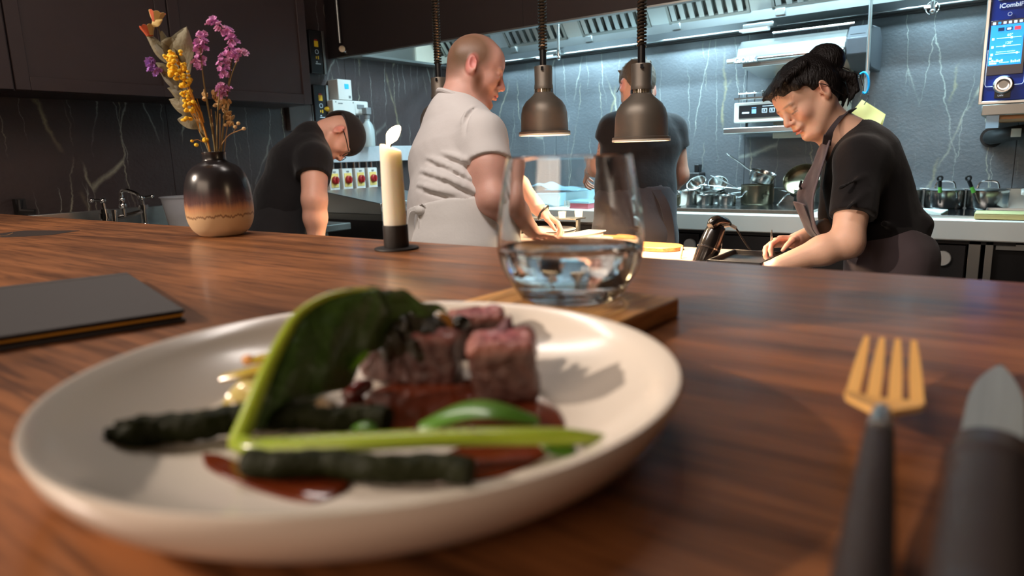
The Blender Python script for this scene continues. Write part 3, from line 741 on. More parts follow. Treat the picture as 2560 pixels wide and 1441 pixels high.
for z, a in ((1.662, -0.028), (1.630, -0.056), (1.600, 0.0)):
    dsp(-0.090, 0.012, z - 0.0008, z + 0.0008, pw); dsp(a - 0.004, a + 0.004, z - 0.004, z + 0.004, pw, 3.596); dsp(-0.110, -0.100, z - 0.006, z + 0.003, pw)
dsp(-0.114, -0.104, 1.580, 1.588, pw); 
for k in range(6): dsp(-0.114 + k * 0.010, -0.106 + k * 0.010, 1.569, 1.574 + 0.004 * (k % 2), pw)
for k in range(5): dsp(-0.022 + k * 0.008, -0.017 + k * 0.008, 1.563, 1.572 - 0.003 * (k % 2), pw)
dsp(-0.112, -0.082, 1.560, 1.566, pw); dsp(-0.070, -0.03, 1.564, 1.566, pw)
text('lettering', '60°', 0.014, T3((DX(-0.048), 3.5965, 1.668)) @ R3(PI / 2, 0, 0), pw, d_, 0.0003)
text('lettering', '120°', 0.014, T3((DX(-0.054), 3.5965, 1.637)) @ R3(PI / 2, 0, 0), pw, d_, 0.0003)
text('lettering', 'Continuous operation', 0.0072, T3((DX(-0.088), 3.5965, 1.606)) @ R3(PI / 2, 0, 0), pw, d_, 0.0003)
wl_ = mat('panel_lettering', S(225, 232, 240), 0.4, var=0, emit=S(200, 215, 235), estr=0.35)
text('lettering', 'iCombi', 0.024, T3((-0.122, 3.602, 1.782)) @ R3(PI / 2, 0, 0), wl_, cp, 0.0004, bold=0.0006)
text('lettering', 'Pro', 0.024, T3((-0.051, 3.602, 1.782)) @ R3(PI / 2, 0, 0), wl_, cp, 0.0004)
MB().bx(-0.128, 0.03, 3.601, 3.605, 1.813, 1.835).build('badge', mat('badge_white', S(215, 220, 228), 0.4), cp)
MB().bx(-0.122, -0.06, 3.6005, 3.602, 1.821, 1.835).build('badge_print', mat('badge_red', S(210, 70, 90), 0.4, var=0), cp)
MB().lathe([(0.006, 0), (0.0075, 0), (0.0075, 0.001), (0.006, 0.001)], 20, T3((-0.084, 3.602, 1.755)) @ R3(PI / 2, 0, 0), closed=True).build('power_mark', wl_, cp)
kn = MB().lathe([(0.030, 0), (0.036, 0.002), (0.036, 0.010), (0.030, 0.016), (0.024, 0.016), (0.020, 0.012), (0.0, 0.011)], 40, T3((-0.082, 3.603, 1.475)) @ R3(PI / 2, 0, 0)).build('dial', 'chrome', cp)
MB().lathe([(0.0, 0.0125), (0.016, 0.0125), (0.016, 0.010)], 28, T3((-0.082, 3.603, 1.475)) @ R3(PI / 2, 0, 0)).build('dial_face', 'steel_dull', kn)
MB().tube([(-0.1462, 3.602, 1.62), (-0.1462, 3.602, 1.48), (-0.142, 3.602, 1.471), (-0.119, 3.602, 1.471)], 0.0012, 6).build('printed_line', wl_, cp)
MB().tube([(-0.014, 3.602, 1.62), (-0.014, 3.602, 1.482), (-0.02, 3.602, 1.474), (-0.045, 3.602, 1.473)], 0.0012, 6).build('printed_line', wl_, cp)
MB().bx(-0.110, -0.055, 3.600, 3.605, 1.422, 1.455).build('badge', 'black', cp)
text('lettering', 'LAN', 0.010, T3((-0.098, 3.5995, 1.429)) @ R3(PI / 2, 0, 0), wl_, cp, 0.0003)
MB().bx(-0.150, 1.0, 3.60, 4.36, 1.352, 1.398).build('stand', 'steel_dull', ov, bevel=0.004)
MB().bx(-0.10, 1.0, 3.62, 4.36, 1.335, 1.352).build('wood_strip', mat('plain_wood_strip', S(170, 120, 76), 0.6, var=0.15), ov)
MB().bx(-0.13, -0.085, 3.605, 3.612, 1.30, 1.352).build('sticker', mat('pale_blue_sticker', S(170, 200, 220), 0.5), ov)
for x in (0.1, 0.9): MB().bx(x, x + 0.05, 4.30, 4.395, 1.30, 1.352).build('wall_bracket', 'steel_dull', ov)
pp = thing('waste_pipe', 'black pipe elbow coming out of the wall below the oven', 'pipe', (-0.1, 4.3, 1.24))
MB().tube(bez([(-0.125, 4.39, 1.265), (-0.125, 4.31, 1.265), (-0.09, 4.24, 1.27), (0.0, 4.22, 1.285), (0.25, 4.22, 1.31)], 20), 0.036, 16).build('pipe', 'rubber', pp)
MB().lathe([(0.036, 0), (0.052, 0), (0.052, 0.01), (0.036, 0.01)], 28, T3((-0.125, 4.388, 1.265)) @ R3(PI / 2, 0, 0), closed=True).build('wall_collar', 'black', pp)
MB().bx(-0.045, -0.005, 4.178, 4.186, 1.262, 1.302).build('sticker', 'cream_plastic', pp)

# ------------------------------------------------------------------ things on the worktop
Z0 = 0.905
hob = thing('induction_hob', 'black glass induction hob under the lidded pots', 'hob', (-0.42, 4.0, Z0))
MB().bx(-0.78, -0.02, 3.70, 4.34, Z0, Z0 + 0.014).build('glass_top', 'glassblack', hob, bevel=0.003)
MB().bx(-0.785, -0.015, 3.695, 3.70, Z0, Z0 + 0.013).build('trim', 'steel', hob)
gr = thing('steel_griddle', 'flat steel griddle plate with a burnt brown front lip below the pans', 'griddle', (-1.2, 4.0, Z0))
MB().bx(-1.62, -0.85, 3.72, 4.34, Z0, Z0 + 0.016).build('plate', mat('griddle_steel', S(120, 122, 120), 0.22, 1.0, var=0.3, vscale=9, rvar=0.12), gr, bevel=0.003)
MB().bx(-1.62, -0.85, 3.700, 3.72, Z0 + 0.001, Z0 + 0.020).build('front_lip', mat('burnt_lip', S(72, 52, 38), 0.6, var=0.5, vscale=50, bump=0.3), gr, bevel=0.002)

def pot_prof(r, h, t=0.002, flare=1.0):
    return [(0, 0), (r * 0.94, 0), (r, 0.008), (r * flare, h - 0.004), (r * flare + 0.004, h), (r * flare + 0.001, h + 0.001), (r * flare - t, h - 0.005), (r - t, 0.010), (0, 0.007)]
def saucepan(label, base, r, h, hang, hlen, hpitch=0.25, tilt=(0, 0, 0), m='pan', group='saucepans stacked by the griddle', flare=1.0, name='saucepan'):
    t = thing(name, label, 'pan', base, group)
    MM = T3(base) @ R3(*tilt)
    MB().lathe(pot_prof(r, h, flare=flare), 40, MM).build('body', m, t)
    if hlen:
        d = Vector((math.cos(hang), math.sin(hang), 0))
        p = [d * (r - 0.004) + Vector((0, 0, h * 0.72)), d * (r + 0.03) + Vector((0, 0, h * 0.74 + 0.006)), d * (r + hlen * 0.5) + Vector((0, 0, h * 0.74 + hlen * 0.5 * hpitch)), d * (r + hlen) + Vector((0, 0, h * 0.74 + hlen * hpitch))]
        MB().tube([MM @ q for q in bez(p, 16)], [0.005] * 3 + [0.0065] * 3 + [0.008] * 9 + [0.006, 0.004], 10, flat=0.6).build('handle', 'pan', t)
        MB().ball(MM @ (d * (r + 0.002) + Vector((0, 0, h * 0.72))), 0.010, 8).build('rivet_plate', 'pan', t)
    return t
def lidded_pot(px, y, label, r=0.088, h=0.092):
    b = Vector((px, y, Z0 + 0.014))
    t = thing('lidded_pot', label, 'pot', b, 'lidded pots on the hob')
    MB().lathe(pot_prof(r, h), 40, T3(b)).build('body', 'pan', t)
    ld = MB().lathe([(r - 0.003, h - 0.004), (r - 0.004, h), (r * 0.8, h + 0.006), (0, h + 0.008), (0, h + 0.005), (r * 0.8, h + 0.003)], 36, T3(b)).build('lid', 'steel', t)
    MB().tube([b + Vector(q) for q in bez([(-0.045, 0, h + 0.004), (-0.034, 0, h + 0.036), (0, 0, h + 0.042), (0.034, 0, h + 0.036), (0.045, 0, h + 0.004)], 20)], 0.0045, 8).build('lid_handle', 'chrome', ld)
    return b
p1 = lidded_pot(-0.475, 4.12, 'lidded steel pot half hidden behind the woman’s back')
p2 = lidded_pot(-0.292, 4.12, 'lidded steel pot in the middle of the hob')
p3 = lidded_pot(-0.112, 4.12, 'lidded steel pot nearest the oven')
def ladle(pb, dx, lean, label):
    b = pb + Vector((dx, -0.082, 0.03))
    t = thing('ladle', label, 'ladle', b, 'ladles hooked on the pots')
    top = b + Vector((lean, -0.02, 0.115))
    MB().tube([b, b.lerp(top, 0.5)], [0.013, 0.019], 12, flat=0.35).build('steel_shaft', 'pan', t)
    MB().tube([b.lerp(top, 0.48), b.lerp(top, 0.72)], [0.019, 0.017], 12, flat=0.5).build('green_band', mat('green_tape', S(90, 160, 60), 0.5), t)
    MB().tube([b.lerp(top, 0.70), b.lerp(top, 0.9), top], [0.017, 0.018, 0.014], 12, flat=0.5).build('grip', 'black', t)
    rr = [top + Vector((0.010 * math.cos(a), 0, 0.008 + 0.011 * math.sin(a))) for a in np.linspace(0, 2 * PI, 17)]
    MB().tube(rr, 0.005, 8).build('hook', 'black', t)
ladle(p2, -0.01, -0.008, 'black handled ladle with a green band on the middle pot')
ladle(p3, -0.03, -0.05, 'black handled ladle with a green band leaning left on the pot by the oven')
tub_m = mat('frosted_tub', S(190, 205, 215), 0.35, var=0.05, trans=0.35)
tb = thing('storage_tub', 'frosted plastic storage tub behind the green chopping board', 'tub', (0.16, 4.15, Z0))
MB().lathe([(0, 0), (0.075, 0), (0.085, 0.075), (0.089, 0.076), (0.089, 0.083), (0, 0.085)], 4, T3((0.16, 4.15, Z0)) @ R3(0, 0, PI / 4) @ Matrix.Diagonal((1.6, 1.6, 1, 1))).build('body', tub_m, tb, bevel=0.006)
MB().bx(0.02, 0.30, 4.03, 4.27, Z0 + 0.083, Z0 + 0.105).build('lid', 'cream_plastic', tb, bevel=0.006)
st = thing('sheet_tray', 'shallow pale metal tray on the worktop in front of the tub', 'tray', (-0.02, 3.92, Z0))
MB().bx(-0.10, 0.12, 3.86, 3.99, Z0 + 0.014, Z0 + 0.017).build('base', 'steel', st)
for q in ((-0.10, 0.12, 3.855, 3.862), (-0.10, 0.12, 3.988, 3.995), (-0.106, -0.10, 3.855, 3.995), (0.12, 0.126, 3.855, 3.995)): MB().bx(*q, Z0 + 0.014, Z0 + 0.028).build('rim', 'steel', st)
cbd = thing('chopping_board', 'pale green chopping board at the right end of the worktop', 'chopping board', (0.1, 3.75, Z0))
MB().bx(-0.14, 0.40, 3.655, 3.80, Z0 + 0.024, Z0 + 0.030).build('green_face', mat('green_board', S(192, 190, 134), 0.55, var=0.05), cbd, bevel=0.002)
MB().bx(-0.14, 0.40, 3.655, 3.80, Z0 + 0.004, Z0 + 0.024).build('core', mat('board_core', S(196, 176, 116), 0.6, var=0.06), cbd, bevel=0.002)
for x in (-0.12, 0.36):
    MB().cyl((x, 3.70, Z0), (x, 3.70, Z0 + 0.004), 0.008).build('foot', 'rubber', cbd)
cl = []
for i in range(13):
    row = []
    for j in range(9):
        u, v = i / 12, j / 8
        row.append((-0.44 + 0.17 * u + 0.02 * v, 3.72 + 0.12 * v - 0.02 * u, Z0 + 0.026 + 0.010 * math.sin(u * 4 + v * 2) * (1 - v) - 0.006 * u))
    cl.append(row)
tag(MB().grid(cl, 0.020).build('folded_cloth', mat('pale_cloth', S(190, 198, 190), 0.9, var=0.08, bump=0.2, bscale=300), bevel=0.003), 'folded pale dish cloth on the worktop beside the woman’s waist', 'cloth')

# the cluster of saucepans left of the woman
ZG = Z0 + 0.016
saucepan('large dull saucepan at the bottom of the stack by the woman', (-1.235, 4.14, ZG), 0.092, 0.115, PI * 0.98, 0.20, 0.42, m='pan_worn')
saucepan('bright saucepan tilted on top of the large dull saucepan', (-1.215, 4.13, ZG + 0.128), 0.070, 0.062, PI * 0.98, 0.18, 0.30, tilt=(0.05, 0.30, 0))
saucepan('small saucepan holding up the leaning saute pan', (-0.975, 4.16, ZG), 0.056, 0.085, PI * 0.95, 0.10, 0.2)
saucepan('saute pan leaning open towards the bar at the woman’s chest', (-0.99, 4.20, ZG + 0.115), 0.098, 0.055, PI * 1.25, 0.17, 0.0, tilt=(0.95, -0.22, 0), m='pan_worn', name='saute_pan')
saucepan('small saucepan in front with its handle hidden, left of the twin', (-1.508, 4.02, ZG), 0.052, 0.062, PI * 0.35, 0.12, 0.3)
saucepan('small saucepan in front with a dark raised handle, right of the twin', (-1.375, 4.02, ZG), 0.052, 0.060, PI * 0.12, 0.10, 0.6)
saucepan('tall steel pot at the left front of the pan cluster', (-1.620, 4.05, ZG - 0.012), 0.058, 0.098, PI * 0.85, 0.14, 0.6)
saucepan('dark pan at the cook’s elbow at the left end of the cluster', (-1.80, 4.10, Z0), 0.105, 0.06, PI * 0.95, 0.12, 0.2, m='pan_worn')
saucepan('wide pan lying under the small bowls behind the front saucepans', (-1.52, 4.20, ZG), 0.088, 0.070, PI * 0.1, 0.20, 0.15)
def bowl(label, c, r, h, tilt):
    tag(MB().lathe([(0, 0), (r * 0.5, 0.002), (r * 0.85, h * 0.5), (r, h), (r - 0.002, h), (r * 0.83, h * 0.52), (r * 0.48, 0.006), (0, 0.005)], 36, T3(c) @ R3(*tilt)).build('mixing_bowl', 'pan'), label, 'bowl', 'steel bowls on the pan cluster')
bowl('steel bowl on its side, leftmost of the two on the pan cluster', (-1.60, 4.17, ZG + 0.085), 0.062, 0.055, (0.7, -0.2, 0))
bowl('steel bowl on its side, nearest the stacked saucepans', (-1.485, 4.18, ZG + 0.085), 0.058, 0.055, (0.75, 0.3, 0))
sp = thing('serving_spoon', 'long flat steel spoon lying across the pan cluster', 'spoon', (-1.40, 4.12, ZG + 0.09))
MB().tube(bez([(-1.52, 4.10, ZG + 0.112), (-1.40, 4.11, ZG + 0.098), (-1.33, 4.11, ZG + 0.092)], 12), 0.006, 8, flat=0.5).build('handle', 'pan', sp)
MB().ball((-1.545, 4.10, ZG + 0.114), 0.024, 10, sc=(1.2, 0.8, 0.35)).build('bowl', 'pan', sp)
# steel stand behind the tattooed cook
sd = thing('steel_stand', 'upright steel stand with cross shelf on the worktop behind the cook', 'stand', (-1.85, 4.3, Z0))
MB().bx(-1.865, -1.835, 4.28, 4.31, Z0, 1.335).build('post', 'steel', sd)
MB().bx(-1.865, -1.835, 4.28, 4.31, Z0, 1.30).build('foot', 'steel_dull', sd)
MB().bx(-2.20, -1.85, 4.27, 4.33, 1.270, 1.292).build('cross_rail', 'steel_dull', sd)
MB().bx(-2.20, -1.85, 4.25, 4.35, 1.125, 1.140).build('shelf', 'steel_dull', sd)
for k in range(4): MB().bx(-1.98 + 0.032 * k, -1.955 + 0.032 * k, 4.262, 4.268, 1.245, 1.268).build('label_clip', 'white_plastic', sd)
bn = thing('black_container', 'black lidded container standing against the wall left of the pans', 'container', (-1.70, 4.32, Z0))
MB().bx(-1.775, -1.64, 4.26, 4.38, Z0, 1.105).build('body', 'black_matte', bn, bevel=0.008)
MB().bx(-1.685, -1.655, 4.29, 4.35, 1.105, 1.155).build('spout', 'black', bn, bevel=0.004)
# wrapped trays seen between the white chef and the tattooed cook
wrap = mat('plastic_wrap_tray', S(150, 190, 205), 0.3, var=0.08, vscale=12, coat=0.6)
tr = thing('wrapped_tray', 'pale blue plastic tray seen through the water glass on the worktop', 'tray', (-2.6, 4.0, Z0))
MB().lathe([(0, 0), (0.17, 0), (0.19, 0.085), (0.195, 0.09), (0.18, 0.088), (0, 0.08)], 4, T3((-2.62, 4.02, Z0)) @ R3(0, 0, PI / 4) @ Matrix.Diagonal((2.0, 1.4, 1, 1))).build('tray', wrap, tr, bevel=0.01)
P_ = [[(-2.92 + 0.60 * i / 20, 3.90 + 0.26 * j / 8, Z0 + 0.105 + 0.035 * math.exp(-((i / 20 - 0.3) / 0.22) ** 2) + 0.006 * math.sin(i * 0.9 + j)) for j in range(9)] for i in range(21)]
MB().grid(P_, 0.004).build('plastic_sheet', wrap, tr)
pk = thing('pink_box', 'small pink box on the worktop beside the tattooed cook', 'box', (-2.22, 3.8, Z0))
MB().bx(-2.29, -2.13, 3.74, 3.90, Z0, Z0 + 0.035).build('body', mat('pink_card', S(190, 96, 110), 0.5), pk, bevel=0.003)
MB().bx(-2.30, -2.12, 3.735, 3.905, Z0 + 0.035, Z0 + 0.05).build('lid', wrap, pk, bevel=0.003)
for k in range(5): MB().bx(-2.33 + 0.011 * k, -2.325 + 0.011 * k, 3.734, 3.737, Z0 + 0.01, Z0 + 0.05).build('rib', 'cream_plastic', pk)

# ------------------------------------------------------------------ left wall: cabinets
def upper_cabinet(y0, y1, label):
    t = thing('upper_cabinet', label, 'cabinet', (-3.5, (y0 + y1) / 2, 1.57), 'dark upper cabinets on the left wall')
    MB().bx(-3.698, -3.372, y0 + 0.002, y1 - 0.002, 1.572, 2.60).build('body', 'cabinet', t)
    d = MB().bx(-3.370, -3.360, y0 + 0.004, y1 - 0.004, 1.574, 2.598).build('door', 'cabinet', t)
    s = 0.055
    for q in ((y0 + 0.004, y0 + 0.004 + s, 1.574, 2.598), (y1 - 0.004 - s, y1 - 0.004, 1.574, 2.598), (y0 + 0.004 + s, y1 - 0.004 - s, 1.574, 1.574 + s), (y0 + 0.004 + s, y1 - 0.004 - s, 2.598 - s, 2.598)):
        MB().bx(-3.362, -3.350, *q).build('door_frame', 'cabinet', d, bevel=0.0025)
upper_cabinet(0.35, 1.15, 'dark panelled upper cabinet cut off by the left edge of the picture')
upper_cabinet(1.15, 1.83, 'dark panelled upper cabinet left of the dried flowers')
upper_cabinet(1.83, 2.64, 'dark panelled upper cabinet behind the purple flowers')
un = tag(MB().bx(-3.698, -3.66, 2.70, 2.89, 1.44, 1.60).build('wall_plate', mat('grey_wall_plate', S(92, 84, 82), 0.5), bevel=0.003), 'grey wall plate below the cabinet end above the man in the cap', 'panel')
MB().bx(-3.66, -3.655, 2.872, 2.892, 1.40, 1.60).build('edge_strip', 'steel_dull', un)
def fire_box(z0, z1, label):
    t = thing('safety_dispenser', label, 'dispenser', (-3.66, 2.93, z0), 'black safety dispensers at the cabinet end')
    MB().bx(-3.698, -3.640, 2.88, 2.975, z0, z1).build('body', 'black', t, bevel=0.004)
    MB().bx(-3.660, -3.638, 2.980, 2.996, z0, z1).build('edge_strip', 'steel_dull', t, bevel=0.001)
    MB().bx(-3.640, -3.6385, 2.915, 2.945, z1 - 0.10, z1 - 0.065).build('yellow_print', 'yellow', t)
    MB().bx(-3.640, -3.6385, 2.918, 2.94, z1 - 0.064, z1 - 0.055).build('red_print', 'red', t)
    MB().lathe([(0.011, 0), (0.014, 0), (0.014, 0.002), (0.011, 0.002)], 20, T3((-3.6395, 2.93, z1 - 0.13)) @ R3(0, PI / 2, 0), closed=True).build('white_print', scr, t)
    MB().bx(-3.640, -3.6385, 2.935, 2.943, z1 - 0.175, z1 - 0.155).bx(-3.640, -3.6385, 2.92, 2.927, z1 - 0.172, z1 - 0.158).build('yellow_print', 'yellow', t)
    MB().bx(-3.640, -3.6385, 2.915, 2.955, z1 - 0.205, z1 - 0.200).bx(-3.640, -3.6385, 2.92, 2.93, z1 - 0.195, z1 - 0.188).build('white_print', scr, t)
fire_box(1.795, 2.057, 'black dispenser with yellow print, the upper one at the cabinet end')
fire_box(1.50, 1.727, 'black dispenser with yellow print, the lower one above the man in the cap')

# ------------------------------------------------------------------ left wall: boxes, bottle, switches
tbx = thing('timer_box', 'small white wall box with a glowing blue display above the man in the cap', 'control box', (-3.65, 3.18, 1.65))
MB().bx(-3.698, -3.60, 3.045, 3.160, 1.637, 1.767).build('body', 'white_plastic', tbx, bevel=0.004)
MB().bx(-3.601, -3.597, 3.10, 3.133, 1.709, 1.739).build('display', mat('small_blue_display', S(40, 120, 220), 0.4, var=0, emit=S(20, 120, 240), estr=1.5), tbx)
MB().bx(-3.601, -3.5985, 3.13, 3.147, 1.650, 1.666).build('print', 'grey_plastic', tbx)
dbx = thing('dosing_box', 'white wall box with screws under the small box with the blue display', 'control box', (-3.65, 3.2, 1.53))
MB().bx(-3.698, -3.59, 2.985, 3.17, 1.500, 1.634).build('body', 'white_plastic', dbx, bevel=0.004)
for y in (3.01, 3.155): MB().cyl((-3.592, y, 1.622), (-3.587, y, 1.622), 0.004, n=10).build('screw', 'steel_dull', dbx)
MB().bx(-3.591, -3.5885, 3.03, 3.065, 1.610, 1.616).build('print', 'grey_plastic', dbx)
MB().bx(-3.591, -3.5885, 3.115, 3.14, 1.52, 1.535).build('print', 'grey_plastic', dbx)
hk = thing('bottle_bracket', 'white wall bracket holding the spray bottle', 'bracket', (-3.65, 3.33, 1.55))
MB().bx(-3.698, -3.60, 3.175, 3.295, 1.550, 1.635).build('body', 'white_plastic', hk, bevel=0.008)
MB().bx(-3.601, -3.597, 3.195, 3.255, 1.585, 1.612).build('window', 'grey_plastic', hk)
sb = thing('spray_bottle', 'frosted spray bottle hanging on the white wall bracket', 'bottle', (-3.555, 3.235, 1.335))
MB().lathe([(0, 0), (0.040, 0), (0.044, 0.01), (0.044, 0.11), (0.034, 0.145), (0.016, 0.17), (0.016, 0.185), (0, 0.185)], 28, T3((-3.555, 3.235, 1.335))).build('body', mat('frosted_bottle', S(200, 210, 208), 0.35, var=0.05, trans=0.3), sb)
MB().cyl((-3.555, 3.235, 1.515), (-3.555, 3.235, 1.545), 0.018).bx(-3.575, -3.53, 3.21, 3.255, 1.545, 1.59).bx(-3.57, -3.545, 3.23, 3.255, 1.52, 1.57).build('trigger_head', 'grey_plastic', sb, bevel=0.004)
tk = thing('cable_trunking', 'long pale horizontal cable trunking on the wall above the red switches', 'trunking', (-3.66, 3.5, 1.24))
MB().bx(-3.698, -3.60, 2.93, 4.05, 1.236, 1.340).build('body', mat('trunking_grey', S(170, 172, 174), 0.45), tk, bevel=0.004)
for k in range(4):
    y = 2.985 + k * 0.112
    t = thing('isolator_switch', ('leftmost', 'second from left', 'third from left', 'rightmost')[k] + ' red rotary isolator switch below the trunking', 'switch', (-3.66, y, 1.06), 'red isolator switches')
    MB().bx(-3.698, -3.63, y - 0.042, y + 0.042, 1.050, 1.195).build('housing', 'white_plastic', t, bevel=0.005)
    MB().bx(-3.630, -3.627, y - 0.030, y + 0.030, 1.075, 1.165).build('yellow_plate', mat('pale_yellow_plate', S(226, 196, 110), 0.45), t)
    kb_ = MB().lathe([(0, 0.022), (0.018, 0.022), (0.025, 0.016), (0.027, 0.0)], 28, T3((-3.627, y, 1.122)) @ R3(0, PI / 2, 0)).build('red_dial', 'red', t)
    MB().box((-3.602, y, 1.122), (0.014, 0.012, 0.046)).build('grip_bar', 'red', kb_, bevel=0.003)
    MB().bx(-3.628, -3.625, y - 0.01, y + 0.01, 1.172, 1.180).build('print', 'grey_plastic', t)
    for dy in (-0.022, 0.022): MB().cyl((-3.665, y + dy, 1.195), (-3.665, y + dy, 1.238), 0.010, n=14).build('conduit', 'chrome', t)
yl = thing('yellow_plug', 'small yellow cap fitting on the wall just above the man’s cap', 'cap', (-3.6600, 3.0068, 1.5798))
MB().ball((-3.6400, 2.9903, 1.5780), 0.028, 12, sc=(0.7, 1.3, 0.6)).build('cap', 'yellow', yl)
MB().bx(-3.698, -3.66, 2.99, 3.05, 1.585, 1.625).build('base', 'black', yl)

# ------------------------------------------------------------------ sink bench under the left wall
sk = thing('sink_bench', 'stainless steel sink bench along the left wall', 'sink', (-3.35, 2.0, 0))
MB().bx(-3.65, -3.05, 1.15, 2.60, 0.86, 0.90).build('bench_top', 'steel_dull', sk, bevel=0.005)
tag(MB().bx(-3.695, -3.655, 0.95, 2.60, 0.86, 1.042).build('splash_back', 'steel', bevel=0.002), 'steel splash back strip on the left wall behind the faucet', 'splash back')
tbl = thing('appliance_table', 'low steel table carrying the vacuum packing machine at the left wall', 'table', (-3.3, 3.1, 0))
MB().bx(-3.65, -2.90, 2.68, 3.60, 0.74, 0.78).build('top', 'steel_dull', tbl, bevel=0.004)
for y in (2.70, 3.53):
    for x in (-3.63, -2.97): MB().bx(x, x + 0.05, y, y + 0.05, 0, 0.74).build('leg', 'steel_dull', tbl)
for y in (1.2, 2.4): MB().bx(-3.12, -3.07, y, y + 0.05, 0, 0.86).build('leg', 'steel_dull', sk)
def Lp(px, py, x=-3.56): return None
fa = thing('bridge_faucet', 'chrome bridge faucet with lever handles at the sink', 'faucet', (-3.5200, 1.5774, 0.9750))
yA, yB, yM = 1.487, 1.670, 1.574
def chrome(mb, nm): mb.build(nm, 'chrome', fa)
fx = -3.50
chrome(MB().cyl((fx, yA, 0.90), (fx, yA, 1.055), 0.020).cyl((fx, yA, 1.01), (fx, yA, 1.035), 0.027), 'valve_body')
chrome(MB().cyl((fx, yB, 0.90), (fx, yB, 1.06), 0.014).ball((fx, yB, 0.962), 0.018).cyl((fx, yB, 1.040), (fx, yB, 1.062), 0.024), 'valve_body')
chrome(MB().tube([(fx, yA, 1.000), (fx, yB, 1.030)], 0.011, 14), 'bridge')
chrome(MB().cyl((fx, yM, 1.01), (fx, yM, 1.09), 0.012).ball((fx, yM, 1.065), 0.019).ball((fx, yM, 1.095), 0.014), 'riser')
chrome(MB().tube(bez([(fx, yM, 1.09), (fx, yM + 0.002, 1.13), (fx + 0.03, yM + 0.015, 1.138), (fx + 0.08, yM + 0.035, 1.12), (fx + 0.10, yM + 0.04, 1.095)], 18), 0.009, 12), 'spout')
for y, s in ((yA, -1), (yB, 1)):
    chrome(MB().cyl((fx, y, 1.055), (fx, y, 1.10), 0.009).ball((fx, y, 1.095), 0.014), 'lever_stem')
    chrome(MB().tube([(fx, y, 1.095), (fx, y + s * 0.045, 1.100)], [0.006, 0.008], 10).ball((fx, y + s * 0.05, 1.100), 0.011), 'lever')
chrome(MB().cyl((fx + 0.05, 1.50, 0.90), (fx + 0.05, 1.51, 1.05), 0.013), 'side_spray')
wtub = thing('water_tub', 'clear plastic tub half full of green tinted water behind the vase', 'tub', (-3.4500, 1.8194, 0.9539))
tc_ = Vector((-3.35, 1.835, 0.915))
clear = mat('clear_tub_plastic', S(222, 222, 226), 0.22, var=0, trans=0.55, ior=1.2)
MB().lathe([(0, 0), (0.105, 0), (0.135, 0.175), (0.142, 0.178), (0.142, 0.182), (0.132, 0.178), (0.102, 0.004), (0, 0.004)], 36, T3(tc_)).build('body', clear, wtub)
MB().lathe([(0, 0.006), (0.100, 0.006), (0.116, 0.095), (0, 0.095)], 36, T3(tc_)).build('water', mat('green_water', S(110, 150, 126), 0.15, var=0.05, trans=0.3), wtub)
hk2 = thing('wall_hook', 'black angled bracket on the left wall above the bar end', 'bracket', (-3.6000, 1.2037, 1.0809))
MB().tube([(-3.6200, 1.1907, 1.1174), (-3.6200, 1.1869, 1.0692), (-3.5800, 1.2287, 1.0612)], 0.013, 10).build('bracket_arm', 'black_matte', hk2)
MB().bx(-3.698, -3.66, 1.185, 1.225, 1.04, 1.12).build('bracket_plate', 'black_matte', hk2)

# vacuum sealer with controls beside the man in the cap
vs = thing('vacuum_sealer', 'steel vacuum packing machine with a black control strip beside the candle', 'appliance', (-3.25, 3.1, 0.9))
vx = -2.92
yz = lambda p: p
MB().bx(-3.45, vx, 2.72, 3.26, 0.90, 0.935).build('base', 'steel_dull', vs)
MB().prism([(-3.45, 0.935), (vx - 0.004, 0.935), (vx - 0.004, 1.00), (-3.45, 1.07)], 2.72, 3.26, Matrix(((1, 0, 0, 0), (0, 0, 1, 0), (0, 1, 0, 0), (0, 0, 0, 1)))).build('lid', 'steel', vs, bevel=0.005)
MB().bx(vx, vx + 0.02, 2.72, 3.26, 0.985, 1.005).build('lid_edge', 'steel', vs, bevel=0.003)
st_ = MB().bx(vx, vx + 0.004, 2.74, 3.22, 0.885, 0.945).build('control_strip', 'black', vs)
MB().bx(vx + 0.002, vx + 0.012, 2.72, 3.25, 0.945, 0.955).bx(vx + 0.002, vx + 0.012, 3.22, 3.25, 0.86, 0.945).build('strip_frame', 'steel', vs)
MB().bx(-3.45, vx, 2.72, 3.26, 0.781, 0.90).build('under_box', 'black_matte', vs)
for y, z, r, m_ in ((2.87, 0.915, 0.013, 'steel_dull'), (2.93, 0.918, 0.011, 'steel_dull'), (3.06, 0.925, 0.012, 'steel_dull'), (3.12, 0.915, 0.024, mat('blue_dial', S(90, 140, 200), 0.4)), (3.19, 0.935, 0.012, 'cream_plastic')):
    MB().cyl((vx + 0.004, y, z), (vx + 0.016, y, z), r).build('dial', m_, st_)
ye = mat('yellow_lamp', S(240, 220, 80), 0.4, var=0, emit=S(240, 220, 60), estr=0.8)
for y in (3.0, 3.15): MB().bx(vx + 0.004, vx + 0.007, y - 0.02, y + 0.02, 0.922, 0.938).build('lit_print', ye, st_)
MB().bx(vx + 0.004, vx + 0.006, 2.99, 3.09, 0.888, 0.897).build('lit_print', ye, st_)
wbx = thing('wooden_block', 'small plain wooden box between the vacuum machine and the candle', 'box', (-3.25, 3.40, 0.90))
MB().bx(-3.40, -3.05, 3.29, 3.54, 0.781, 0.985).build('box', mat('box_wood', S(150, 108, 76), 0.6, var=0.2), wbx, bevel=0.003)
MB().bx(-3.41, -3.04, 3.28, 3.55, 0.985, 1.0).build('lid', MATS['box_wood'], wbx, bevel=0.003)

